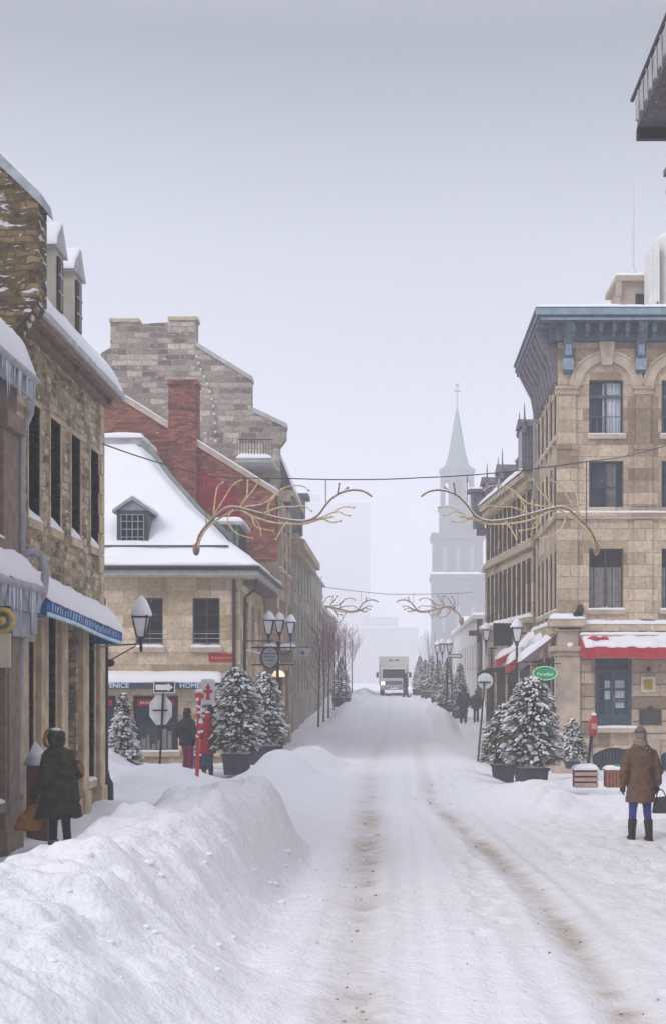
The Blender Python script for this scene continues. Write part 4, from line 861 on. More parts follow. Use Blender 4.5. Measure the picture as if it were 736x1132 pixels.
m = MB(); m.ball((5.85, RY - .3, 4.62), .13, .1, .2, 8, 5); m.ball((5.72, RY - .3, 4.5), .1, .08, .1, 8, 5); m.build('corner_ornament', 'black_iron', Rb, True)
m = MB(TR)     # joints of the rusticated ground floor: raised blocks with gaps
zz = .35
while zz < 3.1:
    for a, b in ((5.9, 6.32), (7.56, 8.9), (8.94, 10.15)): m.box(a, b, 0, .045, zz, zz + .36)
    zz += .395
rough_edges(m.build('rusticated_block', 'limestone', Rb), w=.02)
m = MB(TR); m.box(6.2, 7.7, 0, .22, .78, .93); m.box(7.75, 12.8, 0, .1, .55, .72); [m.box(a, b, 0, .12, -1, .6) for a, b in ((5.9, 6.24), (7.66, 8.39), (9.81, 10.66))]; rough_edges(m.build('plinth_block', 'dressed', Rb))
m = MB(TR); snow_cap(m, (6.22, .22, .93), (7.68, .22, .93), (7.68, -.1, .93), (6.22, -.1, .93), .07, 10, 3, seed=3); m.build('doorstep_snow', 'snow', Rb, True)
# cornice
m = MB(); x0, y0, x1, y1 = RX - .75, RY - .75, 12.8, RB + .4
m.box(x0, x1, y0, y1, 13.72, 14.0); m.box(x0 + .06, x1, y0 + .06, y1 - .02, 13.62, 13.72); m.box(x0 - .05, x1, y0 - .05, y1 + .04, 13.93, 14.03); rfR = m.build('cornice', 'blue_cornice', Rb); rough_edges(rfR)
m = MB(); m.box(x0 - .052, x1, y0 - .09, y0 - .052, 13.78, 13.97); m.box(x0 + .1, x1, y0 - .02, y0 - .001, 13.63, 13.7); m.build('cornice_edge', 'blue_light', rfR)
m = MB(); m.box(RX - .12, x1, RY - .3, RY + .3, 13.12, 13.62); m.box(RX - .3, RX + .3, RY - .12, RB, 13.12, 13.62); m.build('frieze', 'blue_cornice', rfR)
m = MB(); x = RX + .35
while x < 12.6:      # small arched modillions between the big brackets
    m.box(x, x + .13, RY - .62, RY - .3, 13.3, 13.61); m.box(x + .01, x + .12, RY - .5, RY - .3, 13.16, 13.3); x += .42
m.build('modillion', 'blue_cornice', rfR)
m = MB(); x = RX + .55
while x < 12.6: m.ball((x + .005, RY - .31, 13.36), .12, .03, .13, 12, 6); x += .42
m.build('frieze_rosette', 'navy', rfR, True)
for i, xb in enumerate((5.34, 7.63, 9.92, 12.2)):
    m = MB(); m.poly_yz([(RY, 12.1), (RY - .14, 12.1), (RY - .2, 12.25), (RY - .28, 12.9), (RY - .40, 13.2), (RY - .66, 13.45), (RY - .68, 13.62), (RY, 13.62)], xb, xb + .29)
    bk = m.build('bracket', 'blue_cornice', rfR); rough_edges(bk)
    m = MB(); m.box(xb - .02, xb + .31, RY - .26, RY - .05, 12.2, 12.55); m.box(xb + .05, xb + .24, RY - .31, RY - .1, 12.65, 13.0); m.build('bracket_face', 'blue_light', bk)
m = MB()
for k in range(8):
    y = RY + .2 + k * .84; m.add([(RX, y, 11.9), (RX - .12, y, 11.9), (RX - .25, y, 12.6), (RX - .66, y, 13.4), (RX - .66, y, 13.62), (RX, y, 13.62)] + [(a, y + .3, b) for a, b in ((RX, 11.9), (RX - .12, 11.9), (RX - .25, 12.6), (RX - .66, 13.4), (RX - .66, 13.62), (RX, 13.62))], [(0, 1, 2, 3, 4, 5), (11, 10, 9, 8, 7, 6)] + [(i, i + 6, (i + 1) % 6 + 6, (i + 1) % 6) for i in range(6)])
m.build('side_bracket', 'purple_dark', rfR)
m = MB(); m.box(RX - .7, RX - .02, RY - .3, RB + .3, 13.56, 13.61); m.build('side_soffit', 'purple_dark', rfR)
m = MB(); snow_cap(m, (x0, y0 - .03, 14.03), (x1, y0 - .03, 14.03), (x1, RB, 14.1), (x0, RB, 14.1), .10, 50, 10, seed=7); m.build('roof_snow', 'snow', rfR, True)
m = MB(); m.box(RX - .16, RX - .08, RB - .4, RB - .25, 9, 13); m.build('side_downpipe', 'pipe_grey', Rb)
# double door
m = MB(TR); a, b, c, d = door; m.box(a, b, -.3, -.26, c, d); dr = m.build('door', 'blue_door', Rb)
m = MB(TR)
for xa, xb in ((a + .07, a + .13), (b - .13, b - .07)): m.box(xa, xb, -.26, -.16, c, d - .02)
m.box(a, a + .09, -.26, -.08, c, d); m.box(b - .09, b, -.26, -.08, c, d); m.box(a + .09, b - .09, -.26, -.08, d - .42, d - .34); mid = (a + b) / 2; m.box(mid - .05, mid + .05, -.26, -.14, c, d - .42)
m.box(a + .13, mid - .05, -.26, -.17, c, c + .42); m.box(mid + .05, b - .13, -.26, -.17, c, c + .42)
for z in (c + 1.2, c + .8, d - .5): m.box(a + .13, b - .13, -.26, -.18, z, z + .05)
m.build('door_frame', 'blue_door', dr)
m = MB(TR)
for z0_, z1_ in ((1.82, 2.1), (2.14, 2.42)): m.box(mid - .24, mid - .07, -.255, -.24, z0_, z1_)
for z0_, z1_ in ((1.55, 1.8), (1.86, 2.1), (2.14, 2.42)): m.box(mid + .09, mid + .38, -.255, -.24, z0_, z1_)
m.build('door_curtain', 'curtain', dr)
m = MB(TR); m.box(a + .13, mid - .24, -.258, -.245, c + .42, d - .5); m.box(mid + .07, b - .13, -.258, -.250, c + .42, c + .62); m.box(a + .1, b - .1, -.257, -.2, d - .33, d - .03); m.build('door_glass', 'glass_blue', dr)
m = MB(TR); m.tube([(mid + .04, -.1, 1.75), (mid + .04, -.1, 1.95)], .018, 6); m.build('handle', 'gold', dr)
for o in base_w:
    a, b, c, d = o; m = MB(TR); m.box(a, b, -.28, -.25, c, d); bw = m.build('basement_window', 'glass_blue', Rb)
    m = MB(TR); [m.box(a + .06 + k * (b-a-.12) / 12, a + .085 + k * (b-a-.12) / 12, -.1, -.07, c, d) for k in range(13)]; m.box(a, b, -.1, -.08, .1, .13); m.build('bars', 'frame_blue', bw)
    m = MB(TR); n = 12; cc = (a + b) / 2; hw = (b - a) / 2 + .001
    for k in range(n):       # segmental arch head closing the opening's corners
        t0, t1 = -1 + 2 * k / n, -1 + 2 * (k + 1) / n; zf = lambda t: d - .24 * t * t
        m.add([(cc + hw * t0, .01, zf(t0)), (cc + hw * t1, .01, zf(t1)), (cc + hw * t1, .01, d + .001), (cc + hw * t0, .01, d + .001), (cc + hw * t0, -.22, zf(t0)), (cc + hw * t1, -.22, zf(t1))], [(0, 1, 2, 3), (0, 4, 5, 1)])
    m.build('arch_head', 'dressed', bw)
window(Rb, TR, *shop[0], depth=.2, glass='glass_blue', frame='frame_blue', sill='dressed', snow=.05, bars=(2, 0), name='shop_window')
# plaques
pq = thing('gold_notice_frame', (rx(715), RY - .06, 2.3), 'small square gold notice in a cream frame on the wall beside the blue door', 'plaque')
m = MB(TR); m.box(7.79, 8.25, .05, .1, 2.05, 2.55); rough_edges(m.build('frame', 'ivory', pq)); m = MB(TR); m.box(7.87, 8.17, .1, .106, 2.13, 2.46); m.build('panel', 'gold', pq)
m = MB(TR); [m.box(7.91, 8.13 - .03 * (k % 2), .106, .109, 2.39 - k * .065, 2.405 - k * .065) for k in range(4)]; m.build('lettering', 'bronze', pq)
m = MB(TR); m.box(7.99, 8.05, .05, .2, 2.72, 2.86); m.ball((8.02, .2, 2.78), .06, .06, .09); m.build('lamp', 'black_iron', pq)
pq = thing('bronze_plaque', (rx(718), RY - .06, 1.3), 'dark bronze plaque with a small crest on the wall below the gold notice', 'plaque')
m = MB(TR); m.box(7.74, 8.44, .05, .09, 1.02, 1.5); m.poly([], 0, 0) if 0 else None; m.ball((8.09, .08, 1.53), .1, .03, .09, 10, 6); rough_edges(m.build('plate', 'bronze', pq)); m = MB(TR); [m.box(7.84, 8.34, .09, .096, 1.1 + k * .07, 1.125 + k * .07) for k in range(5)]; m.build('lettering', 'dark_metal', pq)
# red awning
ra = thing('red_awning', (8.5, RY - .4, 3.3), 'red awning heaped with snow above the blue double door', 'awning')
xa, xb = 5.86, 12.6
m = MB(TR); m.add([(xa, .10, 3.82), (xb, .10, 3.82), (xb, .95, 3.46), (xa, .95, 3.46), (xa, .1, 3.78), (xb, .1, 3.78), (xb, .93, 3.42), (xa, .93, 3.42)], [(0, 1, 2, 3), (7, 6, 5, 4), (0, 3, 7, 4), (1, 5, 6, 2), (3, 2, 6, 7)])
n = 90
for k in range(n):
    u0, u1 = xa + (xb - xa) * k / n, xa + (xb - xa) * (k + 1) / n; f = lambda u: .93 + .02 * math.sin(u * 9) + .012 * math.sin(u * 23); h = lambda u: 3.12 + .012 * math.sin(u * 7) + (.02 * math.sin(u * 2.1))
    m.quad((u0, f(u0), h(u0)), (u1, f(u1), h(u1)), (u1, .95, 3.46), (u0, .95, 3.46))
m.add([(xa, .1, 3.78), (xa, .93, 3.42), (xa, .93, 3.14), (xa, .1, 3.14)], [(0, 1, 2, 3)]); m.build('canopy', 'red_cloth', ra, True)
m = MB(TR); snow_cap(m, (xa + .05, .97, 3.45), (xb, .97, 3.45), (xb, .12, 3.80), (xa + .05, .12, 3.80), .09, 60, 6, seed=4, rag=.6, over=.1); m.build('snow_cap', 'snow', ra, True)
m = MB(TR); rr = random.Random(4)
for x, w_ in ((6.25, .5), (6.55, .4)): m.ball((x, .52, 3.72), w_ * .42, .16, .085, 10, 5)
m.build('bare_cloth_patch', 'red_cloth', ra, True)
ls = thing('wall_lamp_sign', (8.8, RY - .9, 3.75), 'small square black framed sign at the right edge above the red awning', 'sign')
m = MB(TR); a, b, c, d = 8.49, 8.95, 3.62, 3.92; m.box(a, b, .98, 1.0, c, d); m.build('face', 'sign_back', ls); m = MB(TR); m.box(a - .03, a + .02, .96, 1.03, c - .02, d + .02); m.box(b - .02, b + .03, .96, 1.03, c - .02, d + .02); m.box(a + .02, b - .02, .96, 1.03, c - .02, c + .03); m.box(a + .02, b - .02, .96, 1.03, d - .03, d + .02); m.box(8.7, 8.74, .08, .96, 3.68, 3.72); m.build('frame', 'black_iron', ls)
# rooftop things
ph = thing('rooftop_penthouse', (7.6, 47, 14), 'small beige rooftop hut with a flat overhanging roof beside the white flues', 'rooftop hut')
m = MB(); m.box(7.6, 8.7, 46.5, 48.5, 13.9, 15.8); m.build('wall', 'beige', ph); m = MB(); m.box(7.42, 8.8, 46.3, 48.7, 15.8, 15.98); m.box(7.44, 7.62, 46.32, 46.5, 15.3, 15.8); rp_ = m.build('roof', 'beige', ph)
m = MB(); snow_cap(m, (7.42, 46.3, 15.98), (8.8, 46.3, 15.98), (8.8, 48.7, 15.98), (7.42, 48.7, 15.98), .1, 6, 5); m.build('roof_snow', 'snow', rp_, True); m = MB(); m.box(8.1, 8.5, 46.46, 46.49, 14.3, 15.4); m.build('window', 'glass_dark', ph)
an_ = thing('roof_antenna', (7.95, 47.5, 15.6), 'tall thin white antenna mast standing on the rooftop hut', 'antenna')
m = MB(); m.tube([(8.12, 47, 16.0), (8.12, 47, 16.6), (8.12, 47, 19.3)], [.05, .035, .02], 6); m.build('mast', 'sign_back', an_); m = MB(); m.lathe([(.22, 15.99), (.22, 16.12), (.12, 16.14), (.1, 16.3), (.05, 16.4)], 8.12, 47, 10); m.build('base', 'sign_back', an_)
fl = thing('white_roof_flue', (9.4, 46, 14), 'large white rounded rooftop flue at the right edge of the photo', 'flue')
m = MB(); m.box(8.34, 8.48, 45.2, 46.2, 13.95, 16.5); m.box(8.48, 8.66, 45.15, 46.25, 13.95, 16.75); m.lathe([(.9, 13.95), (.9, 17.0), (.82, 17.15), (.4, 17.2)], 9.57, 46, 20); rough_edges(m.build('casing', 'tank_white', fl)); m = MB(); [m.box(8.38 + .09 * k, 8.43 + .09 * k, 45.1, 45.13, 14.3 + .2 * k, 14.36 + .2 * k) for k in range(3)]; m.build('bolt', 'black_iron', fl)

# S: second building on the right, turned a little towards the street
S0, S1 = (5.12, 50.9), (4.08, 61.6); SL = math.hypot(S1[0] - S0[0], S1[1] - S0[1])
def TSd(u, w_, z):      # u from near end to far end, w towards the street
    ux, uy = (S1[0] - S0[0]) / SL, (S1[1] - S0[1]) / SL; return (S0[0] + ux * u - uy * w_, S0[1] + uy * u + ux * w_, z)
Sb = thing('mansard_building', (6.5, 56, 0), 'long limestone building with mansard roof, dark dormers and finials beyond the corner building', 'building')
opS = [(.45 + k * 1.02, 1.12 + k * 1.02, c, d) for k in range(10) for c, d in ((4.95, 7.0), (7.7, 9.5))] + [(.6 + k * 2.6, 2.6 + k * 2.6, .6, 3.0) for k in range(4)]
w = MB(TSd); wall(w, 0, SL, -1, 10.1, opS, .28); w.T = None
p0, p1 = TSd(0, 0, 0), TSd(SL, 0, 0)
w.quad((p1[0], p1[1], -1), (13, p1[1] + .8, -1), (13, p1[1] + .8, 10.1), (p1[0], p1[1], 10.1)); w.build('wall', 'limestone', Sb)
for o in opS: window(Sb, TSd, *o, depth=.06, glass='glass_brown', frame='frame_dark', sill='dressed', snow=.03, bars=(0, 1), sillout=.03)
m = MB(TSd); m.box(-.05, SL + .05, 0, .14, 7.35, 7.55); m.box(-.05, SL + .05, 0, .3, 4.55, 4.75); m.box(-.05, SL + .05, 0, .22, 9.75, 9.9); m.box(-.05, SL + .1, 0, .38, 9.9, 10.12); [m.box(.2 + k * .6, .35 + k * .6, 0, .3, 9.5, 9.75) for k in range(17)]; [m.box(.3 + k * 1.02, .42 + k * 1.02, 0, .24, 4.25, 4.55) for k in range(10)]; m.build('belt_course', 'dressed_old', Sb)
m = MB(TSd); snow_cap(m, (-.05, .32, 4.75), (SL, .32, 4.75), (SL, 0, 4.78), (-.05, 0, 4.78), .13, 30, 3, seed=2); m.build('belt_snow', 'snow', Sb, True)
m = MB(TSd); m.add([(-.2, .4, 10.12), (SL + .05, .4, 10.12), (SL + .05, -1.5, 11.75), (-.2, -1.5, 11.75), (-.2, -6, 11.9), (SL + .05, -6, 11.9), (-.2, -6, 10), (SL + .05, -6, 10)], [(0, 1, 2, 3), (3, 2, 5, 4), (0, 3, 4, 6), (1, 7, 5, 2)]); rS = m.build('roof', 'slate', Sb)
m = MB(TSd); snow_cap(m, (.3, .42, 10.14), (4.9, .42, 10.14), (4.9, -.9, 11.28), (.3, -.9, 11.28), .14, 18, 6, seed=3, rag=.4); snow_cap(m, (5.9, .42, 10.14), (SL, .42, 10.14), (SL, -.9, 11.28), (5.9, -.9, 11.28), .14, 18, 6, seed=13, rag=.4); m.build('roof_snow', 'snow_roof', rS, True)
def sdormer(u, wdt, z0, z1, pk, fin, wf=.3):
    m = MB(TSd); m.box(u, u + wdt, -1.5, wf, z0, z1); d = m.build('dormer', 'purple_dark', Sb)
    m = MB(TSd); m.add([(u - .08, wf + .1, z1), (u + wdt + .08, wf + .1, z1), (u + wdt / 2, wf + .1, z1 + pk), (u - .08, -1.6, z1), (u + wdt + .08, -1.6, z1), (u + wdt / 2, -1.6, z1 + pk)], [(0, 1, 2), (5, 4, 3), (0, 2, 5, 3), (1, 4, 5, 2), (0, 3, 4, 1)]); m.build('dormer_roof', 'slate', d)
    m = MB(TSd); m.box(u + .15, u + wdt - .15, wf, wf + .015, z0 + .2, z1 - .12); m.build('dormer_window', 'glass_dark', d)
    for uu, h in fin:
        m = MB(TSd); c = TSd(uu, wf - .05, 0); m.T = None; m.lathe([(.11, z1 - .25), (.13, z1 - .1), (.06, z1 + .05), (.09, z1 + .14), (.035, z1 + .3), (.012, z1 + h)], c[0], c[1], 8); m.build('finial', 'purple_dark', d)
    return d
sdormer(.15, .95, 10.1, 11.8, .35, ((.12, .85), (1.12, .7)), .35); sdormer(5.1, .95, 10.1, 10.85, .4, ((5.08, .95), (6.05, .75)), .3); sdormer(8.9, 1.0, 10.1, 10.95, .35, ((8.85, .85),), .3)
m = MB(TSd); m.box(SL - .4, SL + .25, -.3, .62, 10.0, 10.75); m.box(SL - .5, SL + .3, -.4, .8, 10.75, 10.9); m.box(SL - .35, SL + .2, .1, .55, 9.2, 10.0); m.box(SL - .3, SL + .15, .05, .4, 8.9, 9.2); m.build('end_turret', 'purple_dark', Sb)
m = MB(TSd); c = TSd(SL, .4, 0); 
snow_cap(m, (SL - .5, .8, 10.9), (SL + .3, .8, 10.9), (SL + .3, -.3, 10.9), (SL - .5, -.3, 10.9), .12, 4, 4); m.build('turret_snow', 'snow', Sb, True)
# brick fire wall stepping down along the roof
m = MB(TSd); m.add([(2.1, .2, 10.1), (2.1, -1.9, 10.1), (2.1, -1.9, 12.5), (2.1, -1.2, 12.5), (2.1, .2, 10.9), (2.4, .2, 10.1), (2.4, -1.9, 10.1), (2.4, -1.9, 12.5), (2.4, -1.2, 12.5), (2.4, .2, 10.9)], [(0, 1, 2, 3, 4), (9, 8, 7, 6, 5), (0, 4, 9, 5), (4, 3, 8, 9), (3, 2, 7, 8), (0, 5, 6, 1)]); m.build('brick_fire_wall', 'redbrick', Sb)
m = MB(TSd); m.add([(2.05, .25, 10.9), (2.45, .25, 10.9), (2.45, -1.22, 12.58), (2.05, -1.22, 12.58), (2.05, .25, 10.8), (2.45, .25, 10.8), (2.45, -1.22, 12.48), (2.05, -1.22, 12.48)], [(0, 1, 2, 3), (4, 7, 6, 5), (0, 4, 5, 1), (0, 3, 7, 4), (1, 5, 6, 2)]); m.build('fire_wall_coping', 'dressed', Sb)
# T: the next ones, mostly hidden
def right_building(name, label, xn, yn, xf, yf, z1, m_, wins, zb=0, roofsnow=True):
    b = thing(name, (xn + 2, (yn + yf) / 2, zb), label, 'building'); l = math.hypot(xf - xn, yf - yn)
    def T(u, w_, z): ux, uy = (xf - xn) / l, (yf - yn) / l; return (xn + ux * u - uy * w_, yn + uy * u + ux * w_, z)
    m = MB(T); wall(m, 0, l, zb - 1, z1, wins, .25); m.box(0.01, l - .01, -8, -.4, zb - 1, z1 - .01); m.build('wall', m_, b)
    for o in wins: window(b, T, *o, depth=.18, glass='glass_dark', frame='frame_light', sill='dressed', snow=0, bars=(1, 1))
    m = MB(T); m.box(-.1, l + .1, -8, .25, z1, z1 + .25); r = m.build('roof', 'far_pale', b)
    m = MB(T); snow_cap(m, (-.1, .25, z1 + .25), (l, .25, z1 + .25), (l, -8, z1 + .25), (-.1, -8, z1 + .25), .2, 8, 6); m.build('roof_snow', 'snow_roof', r, True)
    return b
right_building('pale_side_building', 'pale hazy building half hidden behind the mansard building on the right', 5.6, 62.4, 5.5, 84, 9.0, 'palestone', grid(8, 2.6, 1.1, (2, 5), 1.8), .3)
right_building('low_pale_building', 'low pale building with snow roof in the haze to the right of the spire', 5.5, 92, 5.4, 124, 6.6, 'far_pale', grid(9, 3.2, 1.2, (3.4,), 1.6), 1.4)
# W: eave corner of the near right building, its wall stays outside the picture
Wb = thing('slate_roofed_building', (6, 18, 0), 'near right building of which only the slate eave corner shows at the top right edge', 'building')
TW = plane(5.05, 24.7, 0, -1)
opW = [(1 + k * 2.2, 2.1 + k * 2.2, z, z + 1.9) for k in range(5) for z in (1, 4.4, 7.6)]
m = MB(TW); wall(m, 0, 13, -1, 12.2, opW, .3); m.T = None; m.quad((5.05, 24.7, -1), (14, 24.7, -1), (14, 24.7, 12.2), (5.05, 24.7, 12.2)); m.quad((5.05, 11.7, -1), (14, 11.7, -1), (14, 11.7, 12.2), (5.05, 11.7, 12.2)); m.build('wall', 'limestone', Wb)
for o in opW: window(Wb, TW, *o, depth=.2, glass='glass_dark', frame='frame_dark', sill='dressed', snow=.06, bars=(1, 1))
m = MB(); m.add([(4.36, 24.9, 12.3), (4.36, 11.5, 12.3), (14, 11.5, 12.3), (14, 24.9, 12.3), (4.44, 24.9, 12.85), (4.44, 11.5, 12.85), (9, 11.5, 16.4), (9, 24.9, 16.4)], [(0, 1, 2, 3), (0, 4, 5, 1), (4, 7, 6, 5), (0, 3, 7, 4), (1, 5, 6, 2)]); rW = m.build('roof', 'slate', Wb)
m = MB()
for k in range(32): y = 24.85 - k * .42; m.box(4.33, 4.41, y - .36, y, 12.42, 12.8); m.tube([(4.32, y - .38, 12.3), (4.31, y - .38, 12.86)], .022, 5)
m.build('slate_edge', 'grey_trim', rW); m = MB(); m.tube([(4.3, 25, 12.86), (4.3, 11.5, 12.86)], .04, 6); m.box(4.36, 5.05, 24.82, 24.94, 12.1, 12.3); m.build('gutter', 'black_iron', rW)
m = MB(); m.poly([(4.86, 11.1), (5.3, 11.1), (5.3, 11.5), (4.9, 11.5)], 24.5, 24.8) ; m.box(4.83, 5.3, 24.45, 24.85, 11.42, 11.52); m.build('eave_bracket', 'slate', Wb)

# ================================================================== FAR BACKGROUND
CHY = 285; cs = FPX / CHY
def hx(px): return (px - VX) / cs
def hz(py): return CAMZ + (HY - py) / cs
ch = thing('church', (hx(505), CHY, 0), 'hazy church with tiered bell tower and green pointed spire at the end of the street', 'church')
K = CHY / 250
c0 = hx(505)
m = MB(); m.box(c0 - 4.6*K, c0 + 4.6*K, CHY - 4.6*K, CHY + 4.6*K, 0, hz(642)); m.box(c0 - 4.9*K, c0 + 4.9*K, CHY - 4.9*K, CHY + 4.9*K, hz(642), hz(637)); m.box(c0 - 4.4*K, c0 + 4.4*K, CHY - 4.4*K, CHY + 4.4*K, hz(637), hz(598)); m.box(c0 - 4.8*K, c0 + 4.8*K, CHY - 4.8*K, CHY + 4.8*K, hz(598), hz(592)); m.build('tower', 'church_stone', ch)
m = MB(); m.lathe([(3.5*K, hz(592)), (3.5*K, hz(566)), (3.8*K, hz(565)), (3.8*K, hz(561)), (3.0*K, hz(560))], c0, CHY, 8, R(22.5)); m.build('octagon_stage', 'church_stone', ch)
m = MB()
for k in range(8): t = R(22.5 + 45 * k); m.tube([(c0 + 2.8*K * math.cos(t), CHY + 2.8*K * math.sin(t), hz(561)), (c0 + 2.8*K * math.cos(t), CHY + 2.8*K * math.sin(t), hz(528))], .42*K, 6)
m.lathe([(3.1*K, hz(532)), (3.2*K, hz(524)), (3.5*K, hz(522)), (3.4*K, hz(519))], c0, CHY, 8, R(22.5)); m.lathe([(1.2*K, hz(561)), (1.2*K, hz(530))], c0, CHY, 8); m.build('belfry', 'church_stone', ch)
m = MB(); m.lathe([(3.3*K, hz(520)), (2.3*K, hz(515)), (1.6*K, hz(500)), (.9*K, hz(475)), (.2*K, hz(452))], c0, CHY, 8, R(22.5)); m.build('spire', 'spire', ch)
m = MB(); m.tube([(c0, CHY, hz(453)), (c0, CHY, hz(424))], .09*K, 6); m.box(c0 - .6*K, c0 + .6*K, CHY - .08*K, CHY + .08*K, hz(433), hz(431)); m.ball((c0, CHY, hz(426)), .35*K, .2*K, .35*K); m.build('cross', 'church_stone', ch)
m = MB(); [m.box(c0 + a - .35*K, c0 + a + .35*K, CHY - 4.66*K, CHY - 4.6*K, hz(700), hz(672)) for a in (-2.6*K, 0, 2.6*K)]; [m.box(c0 + a - .35*K, c0 + a + .35*K, CHY - 4.46*K, CHY - 4.4*K, hz(632), hz(606)) for a in (-2.4*K, 0, 2.4*K)]; m.build('window', 'far_grey', ch)
m = MB(); snow_cap(m, (c0 - 4.9*K, CHY - 4.9*K, hz(637)), (c0 + 4.9*K, CHY - 4.9*K, hz(637)), (c0 + 4.9*K, CHY - 4.3*K, hz(637)), (c0 - 4.9*K, CHY - 4.3*K, hz(637)), .5*K, 6, 2); m.build('ledge_snow', 'snow', ch, True)
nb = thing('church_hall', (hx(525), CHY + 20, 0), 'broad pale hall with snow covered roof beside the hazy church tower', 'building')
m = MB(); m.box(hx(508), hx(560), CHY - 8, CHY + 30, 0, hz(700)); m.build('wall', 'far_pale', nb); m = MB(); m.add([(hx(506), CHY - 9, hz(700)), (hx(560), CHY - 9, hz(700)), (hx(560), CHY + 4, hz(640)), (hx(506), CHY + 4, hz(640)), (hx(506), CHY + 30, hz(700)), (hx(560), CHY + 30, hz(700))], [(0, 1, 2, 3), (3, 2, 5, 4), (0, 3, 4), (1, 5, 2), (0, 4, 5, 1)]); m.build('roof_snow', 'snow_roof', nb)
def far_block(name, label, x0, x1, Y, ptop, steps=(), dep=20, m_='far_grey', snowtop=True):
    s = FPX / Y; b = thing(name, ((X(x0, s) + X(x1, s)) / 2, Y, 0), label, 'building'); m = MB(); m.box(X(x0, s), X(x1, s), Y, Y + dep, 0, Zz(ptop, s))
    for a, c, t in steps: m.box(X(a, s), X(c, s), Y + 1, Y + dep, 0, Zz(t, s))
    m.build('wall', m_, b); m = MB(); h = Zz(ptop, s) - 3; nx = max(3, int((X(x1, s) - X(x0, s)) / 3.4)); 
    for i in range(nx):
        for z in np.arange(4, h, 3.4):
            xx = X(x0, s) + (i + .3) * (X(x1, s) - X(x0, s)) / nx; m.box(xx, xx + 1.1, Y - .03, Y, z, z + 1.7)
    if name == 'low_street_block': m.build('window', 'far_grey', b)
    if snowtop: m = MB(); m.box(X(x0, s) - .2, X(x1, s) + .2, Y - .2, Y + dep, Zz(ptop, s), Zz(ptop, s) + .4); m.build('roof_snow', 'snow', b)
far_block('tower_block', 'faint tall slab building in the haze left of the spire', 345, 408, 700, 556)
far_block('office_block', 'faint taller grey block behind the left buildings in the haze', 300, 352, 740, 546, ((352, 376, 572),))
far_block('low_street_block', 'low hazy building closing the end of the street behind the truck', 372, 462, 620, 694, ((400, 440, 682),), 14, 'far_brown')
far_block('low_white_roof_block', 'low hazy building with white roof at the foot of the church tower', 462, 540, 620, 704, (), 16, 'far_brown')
# haze of falling snow: one closed box of even density round camera and scene
hb = MB(); hb.box(-3200, 3200, -80, 3200, -1.9, 90); hm = bpy.data.materials.new('haze_air'); hm.use_nodes = True; t = hm.node_tree; t.nodes.clear()
ho = N(t, 'ShaderNodeOutputMaterial'); pv = N(t, 'ShaderNodeVolumePrincipled'); pv.inputs['Color'].default_value = (.97, .97, 1.0, 1); pv.inputs['Density'].default_value = HAZE; pv.inputs['Anisotropy'].default_value = 0.0
L(t, pv.outputs[0], ho.inputs['Volume']); MATS['haze_air'] = hm
tag(hb.build('haze', 'haze_air'), 'pale haze of blowing snow filling the street', 'haze', kind='stuff')
scene.cycles.volume_bounces = 5; scene.cycles.volume_max_steps = 64
